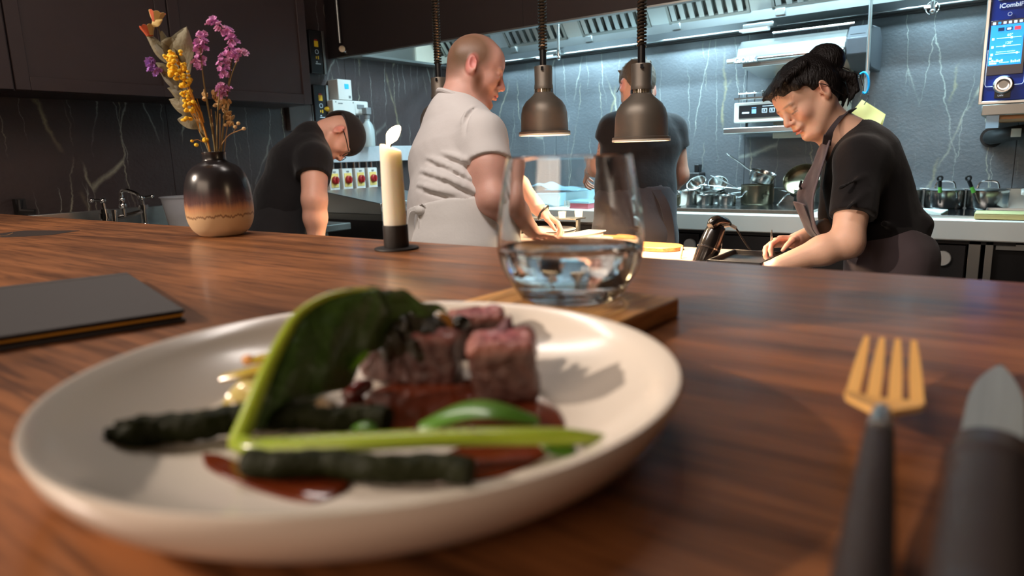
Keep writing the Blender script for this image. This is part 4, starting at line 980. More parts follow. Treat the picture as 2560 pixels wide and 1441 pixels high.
# ------------------------------------------------------------------ heat lamps over the pass
def heat_lamp(x, y, zb, label):
    t = thing('heat_lamp', label, 'lamp', (x, y, zb), 'bronze heat lamps over the pass')
    MM = T3((x, y, zb))
    r = 0.0875
    MB().lathe([(r + 0.006, 0), (r + 0.006, 0.010), (r - 0.001, 0.013), (r - 0.004, 0.075), (r - 0.010, 0.098), (r - 0.022, 0.117), (r - 0.045, 0.136), (0.034, 0.146), (0.031, 0.149),
                (0.028, 0.146), (r - 0.048, 0.132), (r - 0.026, 0.113), (r - 0.014, 0.096), (r - 0.008, 0.075), (r - 0.004, 0.012), (r + 0.002, 0.0)], 56, MM).build('shade', 'lampmetal', t)
    MB().lathe([(r + 0.0062, -0.003), (r + 0.0066, 0.0), (r + 0.0062, 0.003), (r + 0.001, 0.001), (r + 0.001, -0.003)], 56, MM, closed=True).build('rim', mat('pale_rim', S(225, 220, 205), 0.3), t)
    MB().lathe([(r - 0.0085, 0.072), (r - 0.0145, 0.095), (r - 0.0265, 0.112), (r - 0.05, 0.131), (0.02, 0.140)], 40, MM).build('reflector', mat('white_reflector', S(240, 236, 225), 0.4, var=0), t)
    for k in range(36):
        a = 2 * PI * k / 36
        MB().box((0.033, 0, 0.1535), (0.0035, 0.0022, 0.012), MM @ R3(0, 0, a)).build('vent_fin', 'chrome', t) if k % 1 == 0 else None
    MB().cyl((x, y, zb + 0.146), (x, y, zb + 0.162), 0.028, n=24).build('vent_core', mat('vent_glow', S(220, 200, 160), 0.4), t)
    MB().lathe([(0, 0.160), (0.034, 0.160), (0.034, 0.172), (0.032, 0.176), (0.0325, 0.235), (0.031, 0.239), (0, 0.239)], 40, MM).build('socket', 'lampmetal', t)
    MB().bx(x + 0.012, x + 0.022, y - 0.034, y - 0.0325, zb + 0.222, zb + 0.235).build('socket_slot', 'black', t)
    MB().cyl((x, y, zb + 0.239), (x, y, zb + 0.295), 0.0125, 0.0125, n=16).build('cable_sleeve', 'black', t)
    MB().ball((x, y, zb + 0.075), 0.040, 16, sc=(1, 1, 1.15)).build('bulb', mat('heat_bulb', S(255, 235, 200), 0.3, var=0, emit=(1.0, 0.74, 0.42, 1), estr=14.0), t)
    zt, zc = 2.62, zb + 0.29
    hel = []
    turns = int((zt - zc) / 0.0105)
    for i in range(turns * 10 + 1):
        a = 2 * PI * i / 10
        hel.append((x + 0.0125 * math.cos(a), y + 0.0125 * math.sin(a), zc + (zt - zc) * i / (turns * 10)))
    MB().tube(hel, 0.0042, 6).build('coiled_cord', mat('cord_metal', S(80, 70, 58), 0.3, 0.8), t)
    MB().cyl((x, y, zc), (x, y, zt + 0.05), 0.008, n=10).build('cord_core', 'black', t)
    MB().lathe([(0, 0.14), (0.055, 0.14), (0.055, 0.10), (0.02, 0.07), (0, 0.07)], 28, T3((x, y, 2.61))).build('ceiling_rose', 'lampmetal', t)
    light('heat_lamp_glow', 'SPOT', (x, y, zb + 0.03), 68, (1.0, 0.72, 0.44), (x, y, 0), spot_size=math.radians(138), spot_blend=0.6, shadow_soft_size=0.05)
heat_lamp(-1.925, 2.15, 1.325, 'bronze heat lamp mostly hidden behind the bald chef’s head')
heat_lamp(-1.405, 2.13, 1.318, 'bronze heat lamp in the middle, right of the bald chef')
heat_lamp(-1.000, 2.085, 1.282, 'bronze heat lamp in front of the tattooed cook')

# ------------------------------------------------------------------ things on the pass
pp_ = mat('white_porcelain', S(235, 232, 226), 0.25, var=0.02)
def pdisc(name, label, c, r, h, cat, grp=None):
    return tag(MB().lathe([(0, 0), (r * 0.6, 0), (r * 0.65, 0.003), (r, h), (r - 0.003, h + 0.002), (r * 0.62, 0.006), (0, 0.005)], 44, T3(c)).build(name, pp_), label, cat, grp)
for k in range(4): pdisc('plate', ('bottom', 'second', 'third', 'top')[k] + ' white plate in the stack under the middle heat lamp', (-1.46, 2.20, 0.90 + 0.010 * k), 0.125, 0.018, 'plate', 'stacked plates on the pass')
pdisc('plate', 'white plate under the heat lamp nearest the woman', (-1.17, 2.07, 0.90), 0.10, 0.018, 'plate', 'single plates on the pass')
tray = thing('white_tray', 'bright white serving tray on the pass beside the bald chef’s hand', 'tray', (-1.55, 2.1, 0.90))
MB().bx(-1.32, -1.24, 2.02, 2.32, 0.90, 0.93).build('body', pp_, tray, bevel=0.006)
MB().bx(-1.33, -1.23, 2.01, 2.33, 0.93, 0.938).build('rim', pp_, tray, bevel=0.004)
wbd = thing('wooden_paddle_board', 'rounded wooden serving board on the pass behind the glass', 'board', (-1.0, 2.2, 0.90))
po = [(-1.16, 2.20), (-1.02, 2.20)] + [(-1.00 + 0.070 * math.sin(a), 2.270 - 0.070 * math.cos(a)) for a in np.linspace(0, PI, 13)] + [(-1.02, 2.34), (-1.16, 2.34)]
MB().prism(po, 0.900, 0.916).build('board', wood_mat('pale_board_wood', S(150, 96, 50), S(206, 150, 92), 0.5, 0.1, 0, 2.0), wbd, bevel=0.003)
MB().bx(-1.22, -1.16, 2.25, 2.29, 0.900, 0.916).build('handle', bpy.data.materials['pale_board_wood'], wbd, bevel=0.003)
for k, px_ in enumerate(((-1.4464, 2.3000, 1.0093), (-1.3602, 2.3000, 1.0147))):
    x, y, z = px_
    t = tag(MB().lathe([(0, -0.016), (0.016, -0.016), (0.019, 0.012), (0.017, 0.013), (0.015, -0.010), (0, -0.011)], 26, T3((x, y, z))).build('cup_form', pp_), ('left', 'right')[k] + ' white cup form on the small shelf seen through the glass', 'cup_form', 'white cup forms seen through the glass')  # two small open white cup shapes set on the shelf
sh = thing('pass_shelf', 'low steel shelf on the far edge of the pass seen through the glass', 'shelf', (-1.5, 2.31, 0.9))
zs = (-1.4464, 2.3000, 1.0093)[2] - 0.016
MB().bx(-1.72, -1.35, 2.26, 2.345, zs - 0.006, zs).build('board', 'steel_dull', sh)
for x in (-1.71, -1.37): MB().bx(x, x + 0.012, 2.29, 2.31, 0.90, zs - 0.006).build('leg', 'steel_dull', sh)

# stick blender leaning on the pass
bl = thing('stick_blender', 'black hand blender with its cord, standing on the pass beside the woman', 'blender', (-0.7786, 2.0639, 0.9000))
bp0, bp1, bp2, bp3 = Vector((-0.7912, 2.0879, 0.8789)), Vector((-0.7758, 2.1131, 0.9358)), Vector((-0.7655, 2.1317, 0.9816)), Vector((-0.7578, 2.1442, 1.0101))
blk = mat('gloss_black', S(20, 18, 18), 0.16, var=0.1, coat=0.5)
MB().tube(bez([bp0, bp1, bp2, bp3], 14), [0.033, 0.033, 0.034, 0.035, 0.036, 0.036, 0.036, 0.035, 0.034, 0.033, 0.032, 0.031, 0.030, 0.027, 0.018], 20).build('motor_body', blk, bl)
MB().tube(bez([(-0.7673, 2.0990, 1.0091), (-0.7580, 2.1220, 1.0237), (-0.7419, 2.1574, 1.0157), (-0.7323, 2.1752, 1.0079)], 12), [0.012, 0.016, 0.018, 0.018, 0.019, 0.019, 0.018, 0.017, 0.016, 0.015, 0.013, 0.011, 0.009], 14).build('handle', blk, bl)
MB().tube(bez([(-0.7323, 2.1752, 1.0079), (-0.7235, 2.1804, 1.0026), (-0.7147, 2.1854, 0.9960)], 8), 0.006, 10).build('strain_relief', 'grey_plastic', bl)
MB().tube(bez([(-0.7147, 2.1854, 0.9960), (-0.6959, 2.2026, 0.9575), (-0.6719, 2.2116, 0.9213), (-0.6407, 2.2262, 0.8861), (-0.6264, 2.2261, 0.8414)], 24), 0.0032, 8).build('cord', 'rubber', bl)
ax = (bp2 - bp0).normalized()
MB().lathe([(0.0345, -0.003), (0.0375, -0.002), (0.0375, 0.002), (0.0345, 0.003)], 32, T3(bp1) @ align(ax), closed=True).build('collar_ring', 'chrome', bl)
MB().tube([bp0, bp0 - ax * 0.06], [0.030, 0.022], 16).build('shaft', 'steel', bl)
ck = tag(MB().tube([(-0.8633, 2.0867, 0.8845), (-0.8675, 2.1211, 0.9350)], 0.0042, 8).build('wooden_skewer', mat('pale_wood', S(200, 170, 120), 0.6)), 'pale wooden stick standing on the pass left of the blender', 'stick')
bt = thing('black_tray', 'black tray under the woman’s hands on the pass', 'tray', (-0.6004, 2.1920, 0.9000))
MB().bx(-0.72, -0.57, 1.96, 2.20, 0.900, 0.912).build('base', 'black_matte', bt, bevel=0.003)
for q in ((-0.725, -0.565, 2.195, 2.203), (-0.725, -0.565, 1.957, 1.965), (-0.725, -0.717, 1.957, 2.203), (-0.573, -0.565, 1.957, 2.203)): MB().bx(*q, 0.90, 0.926).build('rim', 'black_matte', bt, bevel=0.002)


# ================================================================== things on the bar
# ------------------------------------------------------------------ plate
PC = Vector((-0.1775, 0.1581, BZ))
plate_m = mat('speckled_stoneware', S(226, 216, 204), 0.22, var=0.05, vscale=14, coat=0.35)
pt = [(0, 0.002), (0.066, 0.002), (0.068, 0.0), (0.074, 0.0), (0.080, 0.0012), (0.0905, 0.0052), (0.0985, 0.0112), (0.1030, 0.0175), (0.1052, 0.0238), (0.1045, 0.0252), (0.1025, 0.0248),
      (0.098, 0.0200), (0.090, 0.0140), (0.080, 0.0092), (0.072, 0.0070), (0.060, 0.0062), (0, 0.006)]
tag(MB().lathe(pt, 128, T3(PC)).build('dinner_plate', plate_m, ang=60), 'off-white stoneware dinner plate with raised rim in the foreground', 'plate')
PF = BZ + 0.0062   # plate floor

# ------------------------------------------------------------------ food
def curvy(n, pts): return bez(pts + [pts[0]], n)[:-1]
sauce_m = mat('brown_sauce', S(108, 44, 20), 0.12, var=0.3, vscale=60, coat=0.6)
def puddle(label, pts, h=0.0011, grp='sauce on the plate'):
    out = curvy(70, [Vector((p[0], p[1], 0)) for p in pts])
    c = sum(out, Vector()) / len(out)
    mb = MB(); vs = []; fs = []
    rings = [(1.0, 0.0002), (0.985, h * 0.6), (0.955, h), (0.5, h * 1.05)]
    n = len(out)
    for sc_, z in rings: vs += [(c.x + (p.x - c.x) * sc_, c.y + (p.y - c.y) * sc_, PF + z) for p in out]
    for r in range(3):
        for i in range(n): fs.append((r * n + i, r * n + (i + 1) % n, (r + 1) * n + (i + 1) % n, (r + 1) * n + i))
    fs.append(tuple(3 * n + i for i in range(n)))
    tag(mb.add(vs, fs).build('sauce_pool', sauce_m), label, 'sauce', grp)
puddle('dark red-brown sauce pool under and around the meat', [(-0.1990, 0.1578, 1.1560), (-0.1960, 0.1864, 1.1560), (-0.1694, 0.2054, 1.1560), (-0.1419, 0.2054, 1.1560), (-0.1187, 0.1890, 1.1560), (-0.1128, 0.1728, 1.1560), (-0.1292, 0.1553, 1.1560), (-0.1530, 0.1438, 1.1560), (-0.1754, 0.1432, 1.1560)])
puddle('thin smear of brown sauce running along the front of the plate', [(-0.2000, 0.1034, 1.1560), (-0.1912, 0.1056, 1.1560), (-0.1705, 0.1031, 1.1560), (-0.1574, 0.1071, 1.1560), (-0.1477, 0.1163, 1.1560), (-0.1427, 0.1138, 1.1560), (-0.1428, 0.1040, 1.1560), (-0.1515, 0.1002, 1.1560), (-0.1711, 0.0983, 1.1560), (-0.1889, 0.0989, 1.1560)])
puddle('translucent sauce smear at the right front of the plate', [(-0.1335, 0.1525, 1.1560), (-0.1203, 0.1645, 1.1560), (-0.1077, 0.1620, 1.1560), (-0.1082, 0.1475, 1.1560), (-0.1157, 0.1349, 1.1560), (-0.1282, 0.1287, 1.1560), (-0.1342, 0.1386, 1.1560)])

meat_m = painted('roast_meat', 0.38, sss=0.15, bump=0.5, bscale=220, var=0.30, vscale=160, coat=0.25)
def meat(label, c, half, rz, seed, tilt=(0, 0)):
    c = Vector(c); R = R3(tilt[0], tilt[1], rz)
    m = max(half) * 1.8
    f_ = SDF(c - Vector((m, m, m)), c + Vector((m, m, m)), 0.0011)
    f_.rbox(c, half, R, 0.0035, 0)
    f_.noise(0.0016, 220, seed); f_.noise(0.0007, 600, seed + 1)
    Ri = np.array(R.to_3x3().inverted())
    def paint(V):
        l = (V - np.array(c)) @ Ri.T
        e = np.max(np.abs(l[:, :2]) / np.array(half[:2]), 1)
        top = np.clip((l[:, 2] / half[2] - 0.55) * 3, 0, 1)
        st = 0.5 + 0.5 * np.sin(l[:, 0] * 900 + np.sin(l[:, 2] * 300) * 2)
        side = lin(88, 58, 52)[None] * (1 - 0.35 * st[:, None]) + lin(140, 102, 92)[None] * 0.35 * st[:, None]
        pink = lin(164, 88, 92)[None] * np.clip(1.35 - e, 0, 1)[:, None] + lin(150, 104, 84)[None] * np.clip(e - 0.35, 0, 1)[:, None]
        return side * (1 - top[:, None]) + pink * top[:, None]
    tag(f_.build('meat_piece', meat_m, None, 1, paint), label, 'meat', 'pieces of roast meat')
FH = Vector((CF.x, CF.y, 0)).normalized()
mA, mB, mC = Vector((-0.1436, 0.1877, 1.1570)), Vector((-0.1858, 0.1863, 1.1570)), Vector((-0.1900, 0.2282, 1.1570))
meat('cube of pink roast meat at the right of the plate', mA + FH * 0.011 + Vector((0, 0, 0.0115)), (0.0125, 0.011, 0.0120), 0.62, 3, (0.05, -0.08))
meat('long brown-red slice of roast meat beside the bent leaf', mB + FH * 0.011 - CX * 0.003 + Vector((0, 0, 0.0105)), (0.020, 0.010, 0.0110), 0.50, 9, (0.0, 0.06))
meat('smaller piece of roast meat behind the other two', mC + Vector((-0.004, 0.006, 0.0100)), (0.013, 0.009, 0.0105), 0.75, 15, (0.08, 0.0))
f_ = SDF(mA + Vector((-0.03, -0.005, 0.016)), mA + Vector((0.02, 0.03, 0.036)), 0.0008)
f_.cone(mA + FH * 0.017 + Vector((0, 0, 0.020)), mA + FH * 0.019 + Vector((0.002, 0.002, 0.0285)), 0.0055, 0.0008, 0.002)
tag(f_.build('meat_shard', meat_m, None, 1, lambda V: np.tile(lin(104, 58, 66), (len(V), 1))), 'dark pointed shard of meat standing on the pink cube', 'meat')

# asparagus spears
asp_m = mat('charred_asparagus', S(30, 33, 12), 0.45, var=0.4, vscale=90, bump=0.4, bscale=180, coat=0.0, spec=0.12)
def asparagus(label, a, b, r, tipped=True):
    a, b = Vector(a), Vector(b)
    t = thing('asparagus_spear', label, 'asparagus', a, 'asparagus spears on the plate')
    d = (b - a); n = 26; side = d.cross(Vector((0, 0, 1))).normalized()
    pts = [a + d * (i / n) + side * 0.0012 * math.sin(i * 0.5) for i in range(n + 1)]
    rs = [r * (min(1.0, 0.12 + 0.9 * (i / n / 0.2) ** 0.6) if tipped else 1.0) * (1 + 0.06 * math.sin(i * 1.9)) for i in range(n + 1)]
    MB().tube(pts, rs, 14).build('stalk', asp_m, t)
    if tipped:
        dn = d.normalized()
        for k in range(16):
            u = 0.02 + 0.016 * k; ang = k * 2.4
            rr = r * min(1.0, 0.12 + 0.9 * (u / 0.2) ** 0.6)
            o = (side * math.cos(ang) + side.cross(dn) * math.sin(ang))
            MB().ball(a + d * u + o * rr * 0.92, r * 0.42, 8, align(-dn + o * 0.25), (0.75, 0.75, 1.7)).build('bract', asp_m, t)
    dw = mat('oil_drop', S(240, 235, 220), 0.04, var=0, trans=0.9, ior=1.4)
    for k in range(7):
        u = random.uniform(0.15, 0.95); MB().ball(a + d * u + Vector((0, 0, r * 0.93)) - CF * r * random.uniform(-0.2, 0.5), random.uniform(0.0004, 0.0008), 8).build('oil_drop', dw, t)
asparagus('charred asparagus spear with its tip at the left of the plate', Vector((-0.2267, 0.0881, 1.1570)) + Vector((0, 0, 0.0045)), Vector((-0.1987, 0.1219, 1.1570)) + Vector((0, 0, 0.006)), 0.0050)
asparagus('thick cut asparagus stalk lying under the pale green stem in front', Vector((-0.1729, 0.1027, 1.1570)) + Vector((0, 0, 0.0040)), Vector((-0.1146, 0.1332, 1.1570)) + Vector((0, 0, 0.0042)), 0.0042, False)
asparagus('short cut asparagus stalk between the meat and the pale green stem', Vector((-0.2018, 0.1240, 1.1570)) + Vector((0, 0, 0.0045)), Vector((-0.1615, 0.1471, 1.1570)) + Vector((0, 0, 0.0047)), 0.0044, False)

dew = mat('oil_drop', S(240, 235, 220), 0.04, var=0, trans=0.9, ior=1.4)
def drops(parent, pts, r=0.0007):
    for p in pts: MB().ball(p, r * random.uniform(0.7, 1.3), 8).build('oil_drop', dew, parent)
# the bent leaf: stem along the front, folded up at the left, blade arching over
lf = thing('bent_leaf_vegetable', 'bok choy leaf with long pale stem, folded upright on the plate', 'leaf vegetable', (-0.1930, 0.1123, 1.1570))
stem_m = mat('pale_green_stem', S(150, 172, 52), 0.28, var=0.25, vscale=60, sss=0.2, coat=0.3)
stem = [(-0.0958, 0.1744, 1.1596), (-0.1040, 0.1627, 1.1628), (-0.1251, 0.1414, 1.1655), (-0.1526, 0.1198, 1.1653), (-0.1756, 0.1086, 1.1628), (-0.1883, 0.1095, 1.1608)]
MB().tube(bez(stem, 40), [0.0022 + 0.0014 * min(1, i / 8) for i in range(41)], 14, flat=0.72).build('stem', stem_m, lf)
rib = [(-0.1898, 0.1101, 1.1602), (-0.1923, 0.1161, 1.1667), (-0.1953, 0.1252, 1.1770), (-0.1985, 0.1353, 1.1864), (-0.2013, 0.1450, 1.1931), (-0.2011, 0.1562, 1.1970), (-0.1985, 0.1673, 1.1980), (-0.1951, 0.1771, 1.1970)]
ribp = bez(rib, 40)
MB().tube(ribp, [0.0036 - 0.0027 * (i / 40) ** 0.8 for i in range(41)], 12, flat=0.8).build('midrib', stem_m, lf)
drops(lf, [p + Vector((0, 0, 0.0026)) - CF * 0.0012 for p in (Vector((-0.1223, 0.1435, 1.1654)), Vector((-0.1289, 0.1386, 1.1654)), Vector((-0.1256, 0.1411, 1.1654)), Vector((-0.1355, 0.1337, 1.1652)), Vector((-0.1677, 0.1127, 1.1637)), Vector((-0.1630, 0.1150, 1.1642)), Vector((-0.1766, 0.1079, 1.1629)), Vector((-0.1786, 0.1075, 1.1625)))])
leaf_m = mat('dark_green_leaf', S(64, 90, 34), 0.36, var=0.40, vscale=70, bump=0.4, bscale=140, coat=0.35)
edge = [(-0.1963, 0.1208, 1.1612), (-0.1986, 0.1340, 1.1599), (-0.1965, 0.1470, 1.1607), (-0.1945, 0.1583, 1.1646), (-0.1957, 0.1691, 1.1708), (-0.1959, 0.1803, 1.1760), (-0.1967, 0.1916, 1.1833), (-0.1993, 0.1824, 1.1950)]
edp = bez(edge, 40)
G = []
for i in range(41):
    row = []
    for j in range(21):
        v = j / 20
        p = ribp[i].lerp(edp[i], v)
        p = p - CF * 0.006 * math.sin(PI * v) + CF * 0.0022 * math.sin(v * 13 + i * 0.45) * v + CU * 0.0016 * math.sin(v * 9 - i * 0.6) * v
        row.append(tuple(p))
    G.append(row)
MB().grid(G, 0.0007).build('leaf_blade', leaf_m, lf)
G = []
for i in range(33):   # second fold of the leaf spilling back behind the crest
    row = []
    for j in range(13):
        u, v = i / 32, j / 12
        p = ribp[20 + int(20 * u)] + CF * 0.016 * v - CU * (0.010 * v * v) + CX * 0.026 * v * u + CU * 0.0014 * math.sin(i * 0.9 + j)
        row.append(tuple(p))
    G.append(row)
MB().grid(G, 0.0007).build('leaf_fold', leaf_m, lf)

# wilted greens and mushrooms behind the leaf
def lump(name, label, cat, px_pts, r, m, seed, grp=None, amp=0.0018, fr=300):
    pts = [np.array(p) for p in px_pts]
    lo = np.min(pts, 0) - 3 * r; hi = np.max(pts, 0) + 3 * r
    f_ = SDF(lo, hi, max(0.0007, r / 9))
    for p in pts: f_.ell(p, (r, r, r * 0.8), None, r * 0.5)
    f_.noise(amp, fr, seed); f_.noise(amp * 0.5, fr * 2.4, seed + 1)
    return tag(f_.build(name, m, None, 1), label, cat, grp)
char_m = mat('charred_greens', S(52, 46, 26), 0.32, var=0.6, vscale=120, bump=0.6, bscale=200, coat=0.4)
lump('wilted_greens', 'heap of dark charred greens behind the bent leaf', 'vegetable', [(-0.2087, 0.1921, 1.1853), (-0.2001, 0.1948, 1.1806), (-0.1909, 0.1967, 1.1762), (-0.1970, 0.1867, 1.1744), (-0.1916, 0.1923, 1.1704)], 0.0085, char_m, 4, amp=0.003)
mush_m = mat('beige_mushroom', S(164, 140, 108), 0.4, var=0.25, vscale=100, bump=0.3, bscale=250, coat=0.2)
lump('mushroom_slice', 'beige mushroom slice under the leaf, the larger one', 'mushroom', [(-0.1880, 0.1385, 1.1600), (-0.1816, 0.1379, 1.1630)], 0.0052, mush_m, 5, 'mushroom slices')
lump('mushroom_slice', 'brownish mushroom slice tucked against the pale midrib', 'mushroom', [(-0.1955, 0.1318, 1.1600), (-0.1917, 0.1324, 1.1620)], 0.0045, mat('brown_mushroom', S(110, 92, 70), 0.4, var=0.3, bump=0.3), 6, 'mushroom slices')
lump('caper', 'small dark berry on top of the heap of greens', 'berry', [(-0.1824, 0.2099, 1.1784)], 0.0042, mat('dark_berry', S(26, 26, 16), 0.2, coat=0.6), 8, amp=0.0005)
glaze = mat('amber_glaze', S(170, 116, 50), 0.06, var=0.3, vscale=200, coat=0.8)
lump('glazed_onion', 'shiny amber glazed onion bits beside the dark berry', 'onion', [(-0.1935, 0.2034, 1.1804), (-0.1894, 0.2050, 1.1797), (-0.1858, 0.2072, 1.1776), (-0.1870, 0.2047, 1.1763)], 0.0036, glaze, 10, amp=0.0016, fr=700)
lump('meat_crumb', 'glossy dark red crumb at the left end of the meat slice', 'meat', [(-0.1963, 0.1626, 1.1590), (-0.1962, 0.1666, 1.1610)], 0.0042, mat('dark_crumb', S(98, 44, 40), 0.12, var=0.3, coat=0.6), 12, amp=0.0014)
gl_m = mat('fresh_green_leaf', S(84, 130, 44), 0.30, var=0.25, vscale=80, coat=0.4)
def small_leaf(label, a, b, w, lift, m=gl_m):
    a, b = Vector(a), Vector(b); d = b - a; sd = d.cross(Vector((0, 0, 1))).normalized(); G = []
    for i in range(17):
        u = i / 16; ww = w * math.sin(PI * min(1, u * 0.92 + 0.06)) ** 0.7; row = []
        for j in range(9):
            v = j / 4 - 1
            row.append(tuple(a + d * u + sd * v * ww + Vector((0, 0, lift * math.sin(PI * u) - 0.25 * w * v * v + 0.002))))
        G.append(row)
    tag(MB().grid(G, 0.0008).build('small_leaf', m), label, 'leaf', 'small green leaves on the plate')
small_leaf('oval green leaf in front of the pink meat cube', (-0.1521, 0.1522, 1.1580), (-0.1218, 0.1771, 1.1580), 0.0080, 0.006)
small_leaf('bright green leaf tip between the bent leaf and the meat', (-0.1959, 0.1606, 1.1676), (-0.1950, 0.1702, 1.1730), 0.0035, 0.001, mat('bright_leaf', S(120, 170, 40), 0.4))
small_leaf('dark green leaf end under the right tip of the pale stem', (-0.1096, 0.1633, 1.1570), (-0.0982, 0.1622, 1.1570), 0.0045, 0.001)
small_leaf('small green leaf fragment behind the pale stem', (-0.1664, 0.1366, 1.1590), (-0.1578, 0.1382, 1.1590), 0.0030, 0.002)
# yellow pickled shallot strips
yel_m = mat('pickled_shallot', S(178, 156, 50), 0.25, var=0.25, vscale=120, sss=0.2, coat=0.4)
pal_m = mat('pale_onion', S(206, 190, 120), 0.25, var=0.2, vscale=120, sss=0.3, coat=0.4)
for k, (lab, pts, m_, r) in enumerate((
    ('short yellow shallot strip sticking out left of the midrib', [(-0.2354, 0.1338, 1.1669), (-0.2276, 0.1374, 1.1688), (-0.2188, 0.1419, 1.1710), (-0.2135, 0.1433, 1.1710)], yel_m, 0.0042),
    ('yellow shallot strip above the other, left of the midrib', [(-0.2333, 0.1427, 1.1711), (-0.2285, 0.1452, 1.1723), (-0.2236, 0.1490, 1.1729), (-0.2181, 0.1503, 1.1723)], yel_m, 0.0042),
    ('pale curled onion petal, upper one left of the midrib', [(-0.2234, 0.1318, 1.1580), (-0.2259, 0.1373, 1.1628), (-0.2196, 0.1402, 1.1662), (-0.2140, 0.1412, 1.1638)], pal_m, 0.0055),
    ('pale curled onion petal, lower one at the foot of the midrib', [(-0.2156, 0.1230, 1.1580), (-0.2237, 0.1306, 1.1599), (-0.2196, 0.1333, 1.1637), (-0.2141, 0.1344, 1.1621)], pal_m, 0.0052),
    ('thin translucent onion slice behind the asparagus tip', [(-0.2193, 0.1229, 1.1580), (-0.2077, 0.1220, 1.1600), (-0.1997, 0.1229, 1.1600)], pal_m, 0.0035),
    ('pale onion strip against the pale midrib above the asparagus', [(-0.2159, 0.1270, 1.1581), (-0.2134, 0.1299, 1.1621), (-0.2132, 0.1334, 1.1656), (-0.2129, 0.1366, 1.1677)], yel_m, 0.0036))):
    tag(MB().tube(bez(pts, 16), [r * (0.7 + 0.3 * math.sin(PI * i / 16)) for i in range(17)], 12, flat=0.45).build('onion_strip', m_), lab, 'onion', 'onion strips on the plate')
tag(MB().ball((-0.2311, 0.1421, 1.1724), 0.0024, 10, sc=(1.4, 1, 0.8)).build('carrot_bit', mat('orange_bit', S(220, 150, 70), 0.3)), 'tiny orange bit at the end of the upper yellow strip', 'vegetable')

# ------------------------------------------------------------------ coaster board and water glass
cz0, cz1 = BZ, BZ + 0.0115
ctr = Vector((-0.2085, 0.3235, 0))
RC = T3(ctr) @ R3(0, 0, math.radians(-2.0))
co = thing('wooden_coaster', 'square wooden coaster board under the water glass', 'coaster', (ctr.x, ctr.y, BZ))
MB().bx(-0.053, 0.053, -0.051, 0.051, cz0, cz1, RC).build('board', wood_mat('coaster_wood', S(166, 110, 54), S(228, 172, 104), 0.40, 0.1, 1, 1.2), co, bevel=0.0012)
MB().lathe([(0.0395, cz1 - 0.0004), (0.0400, cz1 + 0.0003), (0.0418, cz1 + 0.0003), (0.0423, cz1 - 0.0004)], 72, RC).build('ring_line', mat('coaster_ring', S(214, 168, 106), 0.4), co)
GC = Vector((-0.2105, 0.3440, cz1 + 0.0002))
glass_m = bpy.data.materials.new('clear_glass'); glass_m.use_nodes = True
gb = bsdf(glass_m); gb.inputs['Base Color'].default_value = (0.97, 0.99, 0.99, 1); gb.inputs['Roughness'].default_value = 0.0
gb.inputs['Transmission Weight'].default_value = 1.0; gb.inputs['IOR'].default_value = 1.48
water_m = bpy.data.materials.new('drinking_water'); water_m.use_nodes = True
gb = bsdf(water_m); gb.inputs['Base Color'].default_value = (0.99, 1, 1, 1); gb.inputs['Roughness'].default_value = 0.0
gb.inputs['Transmission Weight'].default_value = 1.0; gb.inputs['IOR'].default_value = 1.33
gl = thing('water_glass', 'clear stemless glass half full of water on the wooden coaster', 'glass', GC)
out_ = [(0.0, 0.0), (0.0285, 0.0), (0.0305, 0.0015), (0.0345, 0.0080), (0.0400, 0.0170), (0.0428, 0.0270), (0.0432, 0.0340), (0.0424, 0.0450), (0.0402, 0.0600), (0.0380, 0.0730), (0.0362, 0.0828)]
inn_ = [(0.0357, 0.0830), (0.0352, 0.0826), (0.0370, 0.0725), (0.0391, 0.0600), (0.0413, 0.0450), (0.0420, 0.0340), (0.0415, 0.0275), (0.0386, 0.0180), (0.0325, 0.0098), (0.020, 0.0070), (0.0, 0.0066)]
def dense(pr, n): 
    q = bez([(r, 0, z) for r, z in pr], n); return [(max(0, v.x), v.z) for v in q]
prof = [(0, 0), (0.0285, 0.0)] + dense(out_[2:], 40) + dense(inn_, 44)
prof[-1] = (0.0, 0.0066)
MB().lathe(prof, 96, T3(GC)).build('vessel', glass_m, gl, ang=50)
# water overlaps a hair into the wall so that no air film is left between
win = [(0.0, 0.0064)] + [(r + 0.0003, z - 0.0002) for r, z in dense(list(reversed(inn_))[1:7], 24) if z < 0.0300 and r > 0.004]
win = win + [(0.0419, 0.0304), (0.0405, 0.0299), (0.0, 0.0297)]
MB().lathe(win, 96, T3(GC)).build('water', water_m, gl, ang=50)
for k in range(26):
    a = random.uniform(0, 2 * PI); z = random.uniform(0.012, 0.029); 
    rr = np.interp(z, [0.0066, 0.0098, 0.018, 0.0275, 0.034, 0.045], [0.01, 0.0320, 0.0380, 0.0408, 0.0413, 0.0406])
    MB().ball(GC + Vector((rr * math.cos(a), rr * math.sin(a), z)), random.uniform(0.0004, 0.0007), 6).build('bubble', mat('air_bubble', (1, 1, 1, 1), 0.0, var=0, trans=1.0, ior=1.0 / 1.33), gl)

